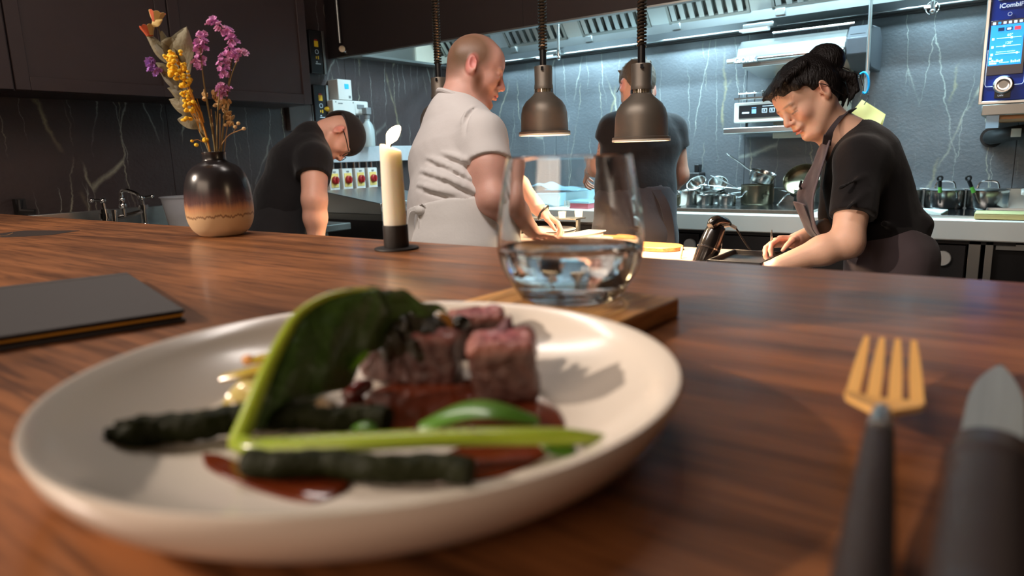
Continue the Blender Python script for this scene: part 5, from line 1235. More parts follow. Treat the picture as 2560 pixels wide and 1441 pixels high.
# ------------------------------------------------------------------ candle
KC = Vector((-0.5389, 0.5204, 1.1500))
ch = thing('candle_holder', 'black metal candle holder with round foot on the bar', 'candle holder', KC)
MB().lathe([(0, 0), (0.0238, 0), (0.0242, 0.0008), (0.0238, 0.0020), (0.0135, 0.0026), (0.0, 0.0026)], 48, T3(KC)).build('foot', 'black_matte', ch)
MB().lathe([(0.0, 0.0024), (0.0132, 0.0024), (0.0135, 0.004), (0.0135, 0.0255), (0.0132, 0.0265), (0.0128, 0.0265), (0.0125, 0.020), (0.0, 0.0200)], 40, T3(KC)).build('cup', 'black_matte', ch)
cd = thing('candle', 'cream pillar candle with a burning wick in the black holder', 'candle', KC + Vector((0, 0, 0.021)))
wax = mat('cream_wax', S(255, 246, 228), 0.45, var=0.02, vscale=40, sss=0.6)
bsdf(wax).inputs['Subsurface Radius'].default_value = (1.0, 0.78, 0.52); bsdf(wax).inputs['Subsurface Scale'].default_value = 0.02
zt = 0.1070
f_prof = [(0, 0.0215), (0.0122, 0.0215), (0.0124, 0.03), (0.0120, 0.07), (0.0114, zt - 0.006), (0.0110, zt), (0.0100, zt + 0.0006), (0.0085, zt - 0.003), (0.004, zt - 0.006), (0, zt - 0.0062)]
o_ = MB().lathe([(r, z) for r, z in f_prof], 44, T3(KC)).build('wax_body', wax, cd)
for v in o_.data.vertices:      # one side of the crown burnt lower
    if v.co.z > KC.z + 0.0985: v.co.z -= 0.0045 * max(-1, min(1, (v.co - KC).dot(CX) / 0.011)) * (v.co.z - KC.z - 0.0985) / 0.009
MB().tube([KC + Vector((0, 0, zt - 0.008)), KC + Vector((0, 0, zt + 0.001)), KC + Vector((0, 0, zt + 0.0055)) + CX * 0.001], 0.0009, 8).build('wick', 'black', cd)
fl = []
base = KC + Vector((0, 0, zt + 0.0025))
axis = [base + CU * (0.0215 * u) + CX * (0.0070 * u * u + 0.006 * u) - CX * 0.003 for u in np.linspace(0, 1, 22)]
rad = [0.0062 * max(0.05, (math.sin(PI * (u ** 1.15))) ** 0.62 * (1 - 0.05 * u) * (0.35 + 0.65 * min(1, u * 2.2)) + 0.12 * (1 - u) ** 4) for u in np.linspace(0.0, 0.985, 22)]
flame_m = mat('candle_flame', (1, 0.9, 0.7, 1), 0.5, var=0, emit=(1.0, 0.72, 0.38, 1), estr=14.0)
MB().tube(axis, rad, 20).build('flame', flame_m, cd)
light('candle_glow', 'POINT', base + CU * 0.016 + CX * 0.004, 1.15, (1.0, 0.72, 0.45), shadow_soft_size=0.006)

# ------------------------------------------------------------------ vase
VC = Vector((-0.8833, 0.5242, 1.1500)); vu = 0.000563
vase_m = bpy.data.materials.new('dipped_glaze'); vase_m.use_nodes = True
vb = bsdf(vase_m)
tc = N(vase_m, 'ShaderNodeTexCoord'); sx = N(vase_m, 'ShaderNodeSeparateXYZ'); L(vase_m, tc.outputs['Object'], sx.inputs[0])
nz = N(vase_m, 'ShaderNodeTexNoise'); nz.inputs['Scale'].default_value = 30; nz.inputs['Detail'].default_value = 6; L(vase_m, tc.outputs['Object'], nz.inputs['Vector'])
mp = N(vase_m, 'ShaderNodeMapping'); mp.inputs['Scale'].default_value = (200, 200, 12); L(vase_m, tc.outputs['Object'], mp.inputs['Vector'])
nz2 = N(vase_m, 'ShaderNodeTexNoise'); nz2.inputs['Scale'].default_value = 1.2; nz2.inputs['Detail'].default_value = 4; L(vase_m, mp.outputs[0], nz2.inputs['Vector'])
zz = math_n(vase_m, 'ADD', sx.outputs[2], math_n(vase_m, 'MULTIPLY', math_n(vase_m, 'SUBTRACT', nz2.outputs['Fac'], 0.5), 0.012))
zz = math_n(vase_m, 'ADD', zz, math_n(vase_m, 'MULTIPLY', math_n(vase_m, 'SUBTRACT', nz.outputs['Fac'], 0.5), 0.006))
zr = math_n(vase_m, 'DIVIDE', zz, 0.115)
vr = ramp(vase_m, zr, [(0.0, S(206, 176, 140)), (0.225, S(204, 172, 132)), (0.245, S(116, 76, 46)), (0.262, S(200, 160, 116)), (0.33, S(186, 132, 92)), (0.40, S(104, 74, 70)), (0.50, S(66, 50, 52)), (0.58, S(44, 40, 42)), (1.0, S(38, 36, 38))])
L(vase_m, vr.outputs[0], vb.inputs['Base Color'])
rr_ = ramp(vase_m, zr, [(0.25, (0.55, 0.55, 0.55)), (0.42, (0.26, 0.26, 0.26))]); L(vase_m, rr_.outputs[0], vb.inputs['Roughness'])
vpx = [(0, 0), (44, 0), (52, 3), (66, 18), (75, 40), (78, 65), (77.5, 95), (75, 125), (70, 150), (61, 170), (47, 184), (34, 191), (28, 196), (26.5, 204), (27, 214), (28, 218), (26, 219), (24, 216), (23.5, 200)]
vp = [(0, 0), (44 * vu, 0)] + [(max(0, q.x), q.z) for q in bez([(r * vu, 0, z * vu) for r, z in vpx[2:]], 64)]; vp = [(r, z * 0.919) for r, z in vp]
vs_ = thing('bud_vase', 'small stoneware vase, dark glaze above a cream base, holding dried flowers', 'vase', VC)
vo = MB().lathe(vp, 72).build('vessel', vase_m, None); vo.parent = vs_

# ------------------------------------------------------------------ dried flowers; local units right/up/back from the vase mouth, 1 unit = 0.555 mm
FB = VC + Vector((0, 0, 219 * vu * 0.919)); fu = 0.000540
ZUP = Vector((0, 0, 1)); FR = Vector((CX.x, CX.y, 0)).normalized(); FD = Vector((CF.x, CF.y, 0)).normalized()
def F(u, w, dd=0.0):  # bouquet coordinates: the vase mouth is (535, 380), u to the right, w downwards, dd back
    a, b = u - 535, 380 - w
    return FB + FR * (a * fu + b * fu * 0.112) + ZUP * (b * 0.000512) + FD * dd
stem_dry = mat('dry_stem', S(122, 104, 62), 0.7, var=0.25, vscale=200)
# --- eucalyptus with two dried rosebuds
eu = thing('eucalyptus_sprig', 'dried grey-green leafy sprig with two rosebuds, leaning left in the vase', 'dried sprig', F(530, 378), 'dried flowers in the vase')
espine = bez([F(535, 420, 0.002), F(512, 360, 0.006), F(470, 285, 0.012), F(440, 215, 0.014), F(420, 150, 0.012), F(400, 95, 0.010), F(388, 45, 0.008)], 40)
MB().tube(espine, [0.0016 - 0.0009 * i / 40 for i in range(41)], 8).build('stem', mat('sage_stem', S(110, 100, 70), 0.7), eu)
sage = [mat('sage_leaf_a', S(104, 98, 74), 0.7, var=0.25, vscale=90, bump=0.2, bscale=120), mat('sage_leaf_b', S(122, 118, 96), 0.7, var=0.2, vscale=90, bump=0.2, bscale=120), mat('sage_leaf_c', S(96, 94, 80), 0.7, var=0.25, vscale=90)]
def dleaf(base, tip, w, twist, cup, m, parent, nm='leaf'):
    base, tip = Vector(base), Vector(tip); d = tip - base; sd = d.cross(FD).normalized(); nn = sd.cross(d).normalized()
    sd = (sd * math.cos(twist) + nn * math.sin(twist)); nn = sd.cross(d).normalized(); G = []
    for i in range(15):
        u = i / 14; ww = w * (math.sin(PI * min(1, 0.10 + 0.90 * u ** 0.8)) ** 0.75 if u < 0.999 else 0.02); row = []
        for j in range(9):
            v = j / 4 - 1
            row.append(tuple(base + d * u + sd * v * ww + nn * (cup * w * (v * v - 0.4) + 0.10 * w * math.sin(u * 7 + v * 2) + cup * d.length * 0.3 * u * u)))
        G.append(row)
    MB().grid(G, 0.0005).build(nm, m, parent)
for (b, t_, w, tw, cu_, mi) in (
    ((418, 150), (352, 72), 16, 0.3, 0.5, 1), ((425, 148), (408, 70), 14, -0.9, 0.4, 0), ((428, 160), (462, 62), 36, 0.1, 0.12, 1), ((432, 112), (402, 98), 20, 0.5, 0.3, 0),
    ((436, 175), (395, 118), 13, 0.8, 0.6, 1), ((440, 190), (420, 110), 12, 0.9, 0.5, 0), ((445, 205), (384, 150), 20, 0.2, 0.4, 1), ((450, 215), (400, 170), 15, -0.4, 0.4, 2),
    ((462, 235), (408, 195), 20, 0.5, 0.4, 2), ((478, 258), (412, 215), 18, 0.2, 0.6, 0), ((485, 272), (418, 240), 22, -0.2, 0.5, 1), ((492, 290), (436, 268), 24, 0.4, 0.5, 0), ((500, 300), (440, 292), 22, -0.3, 0.3, 1), ((455, 200), (470, 140), 12, 0.9, 0.4, 0), ((505, 340), (494, 305), 8, 0.3, 0.3, 0), ((470, 250), (425, 222), 16, 0.7, 0.5, 2), ((480, 270), (448, 232), 18, -0.6, 0.5, 0), ((488, 285), (424, 256), 16, 0.9, 0.6, 1), ((460, 225), (430, 185), 14, -0.7, 0.5, 2), ((448, 200), (412, 160), 14, 0.6, 0.6, 0), ((432, 165), (372, 105), 13, 0.9, 0.6, 2)):
    dleaf(F(*b, 0.010), F(*t_, 0.004), w * fu, tw, cu_, sage[mi], eu)
petal = [mat('dry_petal_cream', S(206, 182, 116), 0.7, var=0.2), mat('dry_petal_red', S(186, 84, 50), 0.7, var=0.3)]
def rosebud(c, r, parent, up):
    up = Vector(up).normalized(); MM = T3(c) @ align(up)
    core = MB().ball((0, 0, 0), 1.0, 10, None, (0.5, 0.5, 0.75))
    core.v = [tuple(MM @ (Vector(v) * r)) for v in core.v]
    b_ = core.build('rosebud', petal[1], parent)
    for k in range(7):
        a = 2 * PI * k / 7; G = []
        for i in range(7):
            u = i / 6; row = []
            for j in range(5):
                v = (j / 4 - 0.5) * 0.9
                rad_ = r * (0.45 + 0.42 * u + 0.12 * u * u); row.append(tuple(MM @ Vector((rad_ * math.cos(a + v), rad_ * math.sin(a + v), r * (-0.7 + 1.45 * u - 0.25 * (j / 2 - 1) ** 2 * u)))))
            G.append(row)
        MB().grid(G, 0.0004).build('petal', petal[0] if k % 3 else petal[1], b_)
rosebud(F(390, 36, 0.006), 18 * fu, eu, FR * 0.25 + ZUP); rosebud(F(371, 70, 0.004), 17 * fu, eu, -FR * 0.2 + ZUP)
dleaf(F(385, 50, 0.006), F(369, 18, 0.006), 3 * fu, 0.2, 0.2, petal[0], eu, 'sepal'); dleaf(F(382, 55, 0.002), F(408, 45, 0.000), 10 * fu, 0.2, 0.2, petal[0], eu, 'sepal')
# --- purple statice
pur = [mat('statice_purple', S(214, 148, 206), 0.8, var=0.2, vscale=300), mat('statice_pink', S(230, 172, 212), 0.8, var=0.2, vscale=300), mat('statice_violet', S(176, 128, 212), 0.8, var=0.2, vscale=300)]
def floret_mesh(m):
    mb = MB(); G = []
    for i in range(6):
        u = i / 5; row = []
        for j in range(16):
            a = 2 * PI * j / 15
            rr = 0.15 + 0.85 * u + 0.16 * u * math.sin(5 * a); row.append((rr * math.cos(a), rr * math.sin(a), 0.9 * u - 0.25 * u * u + 0.14 * u * math.sin(7 * a + 1)))
        G.append(row)
    me = mb.grid(G, 0.03).mesh('floret'); me.materials.append(m); return me
fmesh = [floret_mesh(m) for m in pur]
def florets(parent, spots, pick, rnd):
    for (px, py, rad_, n) in spots:
        for k in range(int(n * 1.7)):
            a = rnd.uniform(0, 2 * PI); q = rad_ * math.sqrt(rnd.uniform(0, 1))
            p = F(px + q * math.cos(a), py + q * math.sin(a), rnd.uniform(-1, 1) * rad_ * fu * 0.8)
            o = bpy.data.objects.new('floret', fmesh[rnd.choice(pick)]); col.objects.link(o)
            dr = (FR * math.cos(a) * 0.8 - ZUP * math.sin(a) * 0.5 + ZUP * 0.7 - FD * rnd.uniform(0, 1.2))
            s_ = fu * rnd.uniform(6.0, 9.0)
            o.matrix_basis = T3(p) @ align(dr) @ Matrix.Diagonal((s_, s_, s_, 1)); attach(o, parent)
rnd = random.Random(11)
def sprig(name, label, pts, r0, r1, m=stem_dry):
    t = thing(name, label, 'dried flower', pts[0], 'dried flowers in the vase')
    MB().tube(bez(pts, 30), [r0 + (r1 - r0) * i / 30 for i in range(31)], 8).build('stem', m, t); return t
s1 = sprig('statice_sprig', 'dried purple statice with one upright spike, in the middle of the bouquet', [F(545, 420), F(536, 340, -0.002), F(522, 255, -0.004), F(512, 190, -0.004), F(503, 100, -0.004)], 0.0017, 0.0007)
florets(s1, [(503, 82, 8, 4), (501, 100, 11, 7), (503, 122, 11, 7), (500, 140, 9, 4), (497, 155, 13, 8)], [0, 1], rnd)
s2 = sprig('statice_sprig', 'tallest dried purple statice with branching heads, at the right of the bouquet', [F(550, 420), F(556, 340, 0.002), F(563, 250, 0.004), F(573, 170, 0.004), F(578, 90, 0.003)], 0.0017, 0.0007)
MB().tube(bez([F(563, 250, 0.004), F(578, 190, 0.0), F(594, 150, -0.002)], 12), 0.0008, 6).build('branch', stem_dry, s2)
MB().tube(bez([F(577, 110, 0.003), F(572, 90, 0.003), F(545, 66, 0.002)], 12), 0.0008, 6).build('branch', stem_dry, s2)
florets(s2, [(533, 60, 10, 6), (555, 74, 13, 8), (568, 80, 9, 5), (580, 102, 13, 7), (560, 140, 9, 5), (576, 128, 12, 6), (600, 137, 16, 11), (558, 160, 13, 8), (560, 182, 10, 5)], [0, 0, 1], rnd)
s3 = sprig('statice_sprig', 'short dried purple statice low at the right of the bouquet', [F(546, 420), F(548, 340, -0.006), F(552, 270, -0.008), F(556, 222, -0.008)], 0.0014, 0.0007)
florets(s3, [(552, 218, 10, 7), (562, 224, 9, 5), (557, 236, 7, 3)], [0, 1], rnd)
s4 = sprig('statice_sprig', 'small violet statice at the far left of the bouquet', [F(534, 420, 0.012), F(490, 320, 0.016), F(430, 225, 0.016), F(380, 158, 0.014)], 0.0012, 0.0006)
florets(s4, [(376, 146, 6, 5), (382, 164, 6, 5), (393, 174, 6, 4)], [2], rnd)
# --- yellow sprig of tiny balls
ys = sprig('yellow_sprig', 'bright yellow dried sprig of tiny ball flowers in the bouquet', [F(541, 420, -0.008), F(522, 330, -0.010), F(490, 230, -0.012), F(458, 150, -0.012), F(450, 132, -0.012)], 0.0014, 0.0006, mat('ochre_stem', S(190, 130, 40), 0.7, var=0.2))
ym = [mat('yellow_bloom_a', S(255, 216, 64), 0.8, var=0.15, vscale=400), mat('yellow_bloom_b', S(250, 198, 44), 0.8, var=0.15, vscale=400)]
def bloom_mesh(m):
    me = MB().ball((0, 0, 0), 1.0, 10, None, (1, 1, 0.85)).mesh('bloom'); me.materials.append(m); return me
bm_ = [bloom_mesh(m) for m in ym]
def blooms(parent, spots, rnd, meshes, r0=4, r1=7, nm='bloom'):
    for (px, py, rx, ry, n) in spots:
        for k in range(n):
            a = rnd.uniform(0, 2 * PI); q = math.sqrt(rnd.uniform(0, 1)); s_ = fu * rnd.uniform(r0, r1)
            o = bpy.data.objects.new(nm, rnd.choice(meshes)); col.objects.link(o)
            o.matrix_basis = T3(F(px + rx * q * math.cos(a), py + ry * q * math.sin(a), -0.012 + rnd.uniform(-1, 1) * rx * fu * 0.7)) @ Matrix.Diagonal((s_, s_, s_, 1)); attach(o, parent)
blooms(ys, [(445, 142, 18, 14, 22), (455, 165, 20, 15, 26), (462, 185, 24, 14, 28), (472, 205, 14, 10, 12), (480, 232, 12, 9, 10), (484, 255, 16, 10, 14), (490, 270, 14, 8, 9), (462, 128, 3, 3, 1), (483, 197, 5, 5, 3), (475, 295, 12, 4, 6), (525, 347, 5, 5, 5), (490, 350, 2, 2, 1), (500, 361, 2, 2, 1)], rnd, bm_, 3.6, 6.2)
for k in range(14):
    a = F(rnd.uniform(505, 522), rnd.uniform(300, 345), -0.010); b = F(rnd.uniform(470, 500), rnd.uniform(215, 275), -0.012 + rnd.uniform(-0.006, 0.006))
    MB().tube([a, a.lerp(b, 0.5) + FR * 0.002, b], 0.00045, 5).build('branchlet', MATS['ochre_stem'], ys)
MB().tube([F(518, 355, -0.01), F(505, 348, -0.012), F(490, 350, -0.012)], 0.0004, 5).build('branchlet', MATS['ochre_stem'], ys)
# --- cream sprig
cs = sprig('cream_sprig', 'cream dried sprig of papery discs low at the right of the bouquet', [F(548, 420, 0.004), F(552, 340, 0.006), F(556, 280, 0.008), F(548, 235, 0.010)], 0.0013, 0.0006, mat('straw_stem', S(176, 140, 90), 0.7))
crm = [bloom_mesh(mat('cream_disc_a', S(206, 174, 124), 0.8, var=0.2)), bloom_mesh(mat('cream_disc_b', S(190, 152, 104), 0.8, var=0.2))]
def discs(spots):
    for (px, py, w, h, n) in spots:
        for k in range(n):
            o = bpy.data.objects.new('papery_disc', rnd.choice(crm)); col.objects.link(o)
            p = F(px + rnd.uniform(-w, w), py + rnd.uniform(-h, h), 0.006 + rnd.uniform(-0.005, 0.005)); s_ = fu * rnd.uniform(6, 10)
            o.matrix_basis = T3(p) @ R3(rnd.uniform(0, 6), rnd.uniform(0, 6), 0) @ Matrix.Diagonal((s_, s_, s_ * 0.25, 1)); attach(o, cs)
discs([(512, 236, 8, 8, 5), (540, 236, 10, 10, 8), (545, 255, 10, 10, 6), (562, 265, 10, 18, 9), (568, 285, 8, 10, 6), (572, 295, 3, 3, 2), (578, 308, 5, 5, 3)])
MB().tube(bez([F(545, 378, 0.004), F(556, 360, 0.0), F(575, 338, -0.002), F(598, 328, -0.002), F(612, 323, -0.002)], 14), 0.0006, 6).build('branch', MATS['straw_stem'], cs)
for q in ((612, 323), (598, 309), (590, 318), (566, 312), (540, 262)):
    o = bpy.data.objects.new('bud', crm[0]); col.objects.link(o); s_ = fu * 5; o.matrix_basis = T3(F(*q, -0.002)) @ Matrix.Diagonal((s_, s_, s_, 1)); attach(o, cs)
MB().tube([F(586, 332, -0.002), F(597, 310, -0.002)], 0.0004, 5).build('branch', MATS['straw_stem'], cs)
for k in range(5):
    MB().tube(bez([F(540 + 3 * k, 420, 0.002 * k), F(536 + 6 * k, 340, 0.002 * k), F(528 + 9 * k, 270 + 6 * k, 0.003 * k)], 10), 0.0008, 6).build('stem', stem_dry if k % 2 else MATS['straw_stem'], cs)

# ------------------------------------------------------------------ notebook at the left
nA, nB = Vector((-0.6046, 0.2681, 1.1585)), Vector((-0.4110, 0.2132, 1.1585))
e1 = (nB - nA); wN = e1.length; e1 = e1.normalized(); e2 = Vector((e1.y, -e1.x, 0)); e2 = e2 if e2.y < 0 else -e2
nbM = Matrix(((e2.x, e1.x, 0, nA.x), (e2.y, e1.y, 0, nA.y), (0, 0, 1, 0), (0, 0, 0, 1)))
nb = thing('menu_book', 'flat black menu book with gilt page edge on the bar at the left', 'book', (nA.x, nA.y, BZ))
cov = mat('black_book_cloth', S(52, 48, 48), 0.55, var=0.08, vscale=300, bump=0.15, bscale=900)
lN = 0.155
MB().bx(0, lN, 0, wN, BZ, BZ + 0.0022, nbM).build('back_cover', cov, nb, bevel=0.0006)
MB().bx(0.002, lN, 0.002, wN - 0.002, BZ + 0.0022, BZ + 0.0062, nbM).build('pages', mat('dark_page_edge', S(40, 34, 28), 0.6), nb)
MB().bx(0.001, lN, wN - 0.0026, wN - 0.0008, BZ + 0.0042, BZ + 0.0056, nbM).build('gilt_edge', mat('gilt', S(196, 154, 60), 0.35, 0.7), nb)
MB().bx(0, lN, 0, wN, BZ + 0.0062, BZ + 0.0085, nbM).build('front_cover', cov, nb, bevel=0.0009)
MB().bx(0, lN, 0.012, 0.0135, BZ + 0.0083, BZ + 0.0087, nbM).build('hinge_crease', mat('crease', S(76, 68, 62), 0.6), nb)

# ------------------------------------------------------------------ fork and knife
warm_steel = mat('warm_reflection_metal', S(250, 194, 116), 0.46, 0.35, var=0.04)  # orange of a warm reflection, put into the colour of the steel tines
fk = thing('fork', 'steel fork, a warm reflection coloured into its tines, with dark handle at the right of the plate', 'fork', (-0.016, 0.139, BZ))
fa_ = math.atan2(0.019, 0.175)
FM = T3((-0.0300, 0.250, BZ)) @ R3(0, 0, fa_)      # local +Y runs to the tips
def fz(y): return 0.0070 + (0.0105 if y > 0 else 0) * 0 + 0.000 + 0.35 * max(0, y - 0.012) * 0.62 + (0.006 * (1 - min(1, (y + 0.022) / 0.03)) if y < 0.008 else 0)
G = []
for i in range(12):
    y = -0.020 + 0.032 * i / 11; w = np.interp(y, [-0.020, -0.010, 0.0, 0.012], [0.0030, 0.0072, 0.0112, 0.0126]); row = []
    for j in range(9):
        v = j / 4 - 1; row.append(tuple(FM @ Vector((v * w, y, fz(y) + 0.0012 * v * v))))
    G.append(row)
MB().grid(G, 0.0018).build('palm', warm_steel, fk)
for k in range(4):
    G = []
    for i in range(14):
        u = i / 13; y = 0.011 + 0.048 * u; xc = (k - 1.5) * (0.0068 - 0.0012 * u); w = 0.00215 * (1 - 0.55 * u ** 2.5); row = []
        for j in range(5):
            v = j / 2 - 1; row.append(tuple(FM @ Vector((xc + v * w, y, fz(y)))))
        G.append(row)
    MB().grid(G, 0.0018).build('tine', warm_steel, fk)
MB().tube([FM @ Vector((0, -0.016, 0.0125)), FM @ Vector((0, -0.024, 0.0128)), FM @ Vector((0, -0.034, 0.0125))], [0.0028, 0.0034, 0.0038], 12).build('neck', 'steel', fk)
hb = mat('dark_cutlery_handle', S(50, 42, 40), 0.42, var=0.1)
MB().tube([FM @ Vector((0, y, z)) for y, z in ((-0.028, 0.0125), (-0.045, 0.0118), (-0.08, 0.0095), (-0.12, 0.0085), (-0.150, 0.0085))], [0.0038, 0.0044, 0.0054, 0.0062, 0.0060], 14, flat=0.8).build('handle', hb, fk)
kf = thing('table_knife', 'table knife with dark handle beside the fork at the right edge', 'knife', (0.002, 0.15, BZ))
G = []
for i in range(24):
    u = i / 23; y = 0.235 + 0.105 * u
    xl = -0.0075 + 0.009 * max(0, (u - 0.35) / 0.65) ** 2.6; xr = 0.0090 - 0.0078 * max(0, (u - 0.45) / 0.55) ** 1.8; row = []
    for j in range(7):
        v = j / 6; row.append((xl + (xr - xl) * v, y, BZ + 0.0055 - 0.0015 * u))
    G.append(row)
MB().grid(G, 0.0016).build('blade', mat('knife_steel', S(176, 184, 182), 0.42, 0.6, var=0.2, vscale=8, stretch=(60, 1, 1)), kf)
f_ = SDF((-0.02, 0.06, BZ - 0.004), (0.024, 0.26, BZ + 0.024), 0.0012)
f_.loft([((0.0025, 0.075, BZ + 0.0078), (1, 0, 0), 0.0100, 0.0070), ((0.0020, 0.14, BZ + 0.0085), (1, 0, 0), 0.0100, 0.0075), ((0.0010, 0.215, BZ + 0.0085), (1, 0, 0), 0.0100, 0.0075), ((0.0010, 0.236, BZ + 0.0075), (1, 0, 0), 0.0098, 0.0050)], 0.002)
f_.build('handle', hb, kf, 1)


# ================================================================== people
def V3(p): return Vector(p)
def frame(origin, fwd, up, scale=1.0):
    f = Vector(fwd).normalized(); u = Vector(up); u = (u - f * u.dot(f)).normalized(); l = u.cross(f)
    return Matrix(((f.x * scale, l.x * scale, u.x * scale, origin[0]), (f.y * scale, l.y * scale, u.y * scale, origin[1]), (f.z * scale, l.z * scale, u.z * scale, origin[2]), (0, 0, 0, 1)))

def head(s, H, woman=False, lids=0.6, jaw=1.0):
    """head around ear level: +x face, +y left, +z crown"""
    sc = H.to_scale().x; Rm = H.to_3x3() * (1 / sc); Rn = np.array(Rm)
    P = lambda *p: H @ Vector(p)
    def ell(c, r, k, op='u', rot=None):
        RR = Rn if rot is None else Rn @ np.array(rot.to_3x3())
        s.ell(P(*c), [x * sc for x in r], RR, k * sc, op)
    def cone(a, b, ra, rb, k, op='u'): s.cone(P(*a), P(*b), ra * sc, rb * sc, k * sc, op)
    ell((-0.002, 0, 0.044), (0.093, 0.076, 0.084), 0.0)
    ell((-0.030, 0, 0.020), (0.062, 0.066, 0.068), 0.03)
    ell((0.036, 0, -0.020), (0.055, 0.057, 0.080), 0.03)
    ell((0.060, 0, 0.045), (0.030, 0.054, 0.040), 0.03)
    for y in (-1, 1):
        cone((-0.004, y * 0.054, -0.040), (0.056, y * 0.026, -0.098 * jaw), 0.020, 0.016, 0.03)
        ell((0.062, y * 0.038, -0.022), (0.022, 0.020, 0.022), 0.02)
        ell((0.101, y * 0.032, -0.002), (0.016, 0.019, 0.012), 0.012, 's')
        s.ell(P(0.0795, y * 0.031, -0.001), [0.0135 * sc] * 3, None, 0.002 * sc)
        ell((0.083, y * 0.032, 0.006), (0.0115, 0.017, 0.0075), 0.004)
        ell((0.083, y * 0.031, -0.011), (0.010, 0.015, 0.005), 0.004)
        ell((0.087, y * 0.028, 0.021), (0.010, 0.022, 0.006), 0.012)
        # ear: bowl with rim and lobe
        er = R3(0, math.radians(-14), math.radians(y * 26))
        ell((-0.011, y * 0.081, 0.000), (0.020, 0.0085, 0.034), 0.004, rot=er)
        ell((-0.006, y * 0.091, 0.004), (0.0125, 0.0085, 0.022), 0.002, 's', rot=er)
        ell((-0.004, y * 0.078, -0.024), (0.010, 0.006, 0.010), 0.006)
        ell((0.004, y * 0.078, -0.004), (0.005, 0.006, 0.008), 0.004)
    cone((0.076, 0, -0.094 * jaw), (0.060, 0, -0.098 * jaw), 0.0185, 0.022, 0.028)
    cone((0.089, 0, 0.016), (0.111, 0, -0.026), 0.0075, 0.0105, 0.010)
    for y in (-1, 1):
        ell((0.099, y * 0.012, -0.031), (0.011, 0.0075, 0.0075), 0.006)
        s.ell(P(0.104, y * 0.0075, -0.039), [0.0035 * sc, 0.003 * sc, 0.004 * sc], Rn, 0.003 * sc, 's')
    ell((0.088, 0, -0.052), (0.014, 0.026, 0.014), 0.012)
    ell((0.0975, 0, -0.0575), (0.0085, 0.021, 0.0048), 0.004)
    ell((0.0950, 0, -0.0690), (0.0085, 0.018, 0.0056), 0.004)
    ell((0.104, 0, -0.0630), (0.014, 0.030, 0.0014), 0.003, 's')
    ell((0.094, 0, -0.0800), (0.008, 0.020, 0.0045), 0.008, 's')

def spots(V, H, base, items):
    """paint: base colour, then soft ellipsoid spots given in head coordinates"""
    Hi = np.array(H.inverted()); l = V @ Hi[:3, :3].T + Hi[:3, 3]
    out = np.tile(np.array(base, float), (len(V), 1))
    for (c, r, colr, amt, soft) in items:
        q = np.sqrt((((l - np.array(c)) / np.array(r)) ** 2).sum(1))
        w = np.clip((1 + soft - q) / (2 * soft), 0, 1)[:, None] * amt
        out = out * (1 - w) + np.array(colr) * w
    return out, l

def rot_about(v, axis, a): return Matrix.Rotation(a, 3, axis) @ v
def hand(s, W, d, n, thumb, curl=(0.4, 0.5, 0.6, 0.7), sc=1.0, spread=0.05, tcurl=0.3, pinch=0.0):
    """palm from the wrist W along d, back of the hand facing n, thumb on the side of vector thumb"""
    W = Vector(W); d = Vector(d).normalized(); n = Vector(n); n = (n - d * n.dot(d)).normalized(); th = Vector(thumb); th = (th - d * th.dot(d) - n * th.dot(n)).normalized()
    K = 0.008 * sc
    knu = [W + d * (0.088 - 0.006 * abs(i - 1)) * sc + th * (0.030 - 0.0205 * i) * sc for i in range(4)]
    for i, k_ in enumerate(knu): s.cone(W + th * (0.012 - 0.008 * i) * sc, k_ - d * 0.004, 0.0150 * sc, 0.0105 * sc, 0.012 * sc)
    axis = n.cross(d)     # turning d towards the palm (-n)
    for i in range(4):
        L_ = [(0.040, 0.024, 0.021), (0.045, 0.028, 0.022), (0.041, 0.026, 0.021), (0.032, 0.020, 0.019)][i]
        p = knu[i]; dd = (d + th * spread * (1.5 - i)).normalized(); a = 0; r = [0.0090, 0.0083, 0.0076, 0.0066] if i < 3 else [0.0080, 0.0073, 0.0067, 0.0058]
        for j in range(3):
            a = curl[i] * (0.9, 1.1, 0.8)[j]; dd = rot_about(dd, axis, a) if (rot_about(d, axis, 0.5).dot(n) < 0) else rot_about(dd, axis, -a)
            q = p + dd * L_[j] * sc; s.cone(p, q, r[j] * sc, r[j + 1] * sc, 0.003 * sc); p = q
    tb = W + d * 0.022 * sc + th * 0.026 * sc - n * 0.006 * sc
    t1 = tb + (d * 0.75 + th * 0.62 - n * 0.25).normalized() * 0.040 * sc
    t2 = t1 + (d * (0.9) + th * (0.25 - tcurl) - n * (0.25 + pinch)).normalized() * 0.031 * sc
    t3 = t2 + (d * 0.9 + th * (0.0 - tcurl) - n * (0.35 + pinch)).normalized() * 0.024 * sc
    s.cone(W + d * 0.015 * sc, tb, 0.0150 * sc, 0.0135 * sc, 0.01 * sc)
    s.cone(tb, t1, 0.0130 * sc, 0.0105 * sc, 0.006 * sc); s.cone(t1, t2, 0.0102 * sc, 0.0092 * sc, 0.003 * sc); s.cone(t2, t3, 0.0092 * sc, 0.0068 * sc, 0.003 * sc)
    return t3

def bounds(pts, m):
    A = np.array([list(p) for p in pts]); return A.min(0) - m, A.max(0) + m

skin_m = painted('skin', 0.45, sss=0.22, bump=0.06, bscale=260, var=0.07, vscale=40)
def cloth_mat(name, c, var=0.10, wr=0.35):
    m = mat(name, c, 0.85, var=var, vscale=14, bump=wr, bscale=16, sheen=0.15, spec=0.25); return m
black_tee = cloth_mat('black_tshirt', S(20, 17, 19)); white_tee = cloth_mat('white_tshirt', S(206, 201, 199), 0.03, 0.30)
grey_apron = cloth_mat('grey_apron', S(74, 64, 68)); white_apron = cloth_mat('white_apron', S(208, 205, 202), 0.03, 0.3)
trouser = cloth_mat('dark_trousers', S(34, 31, 33))

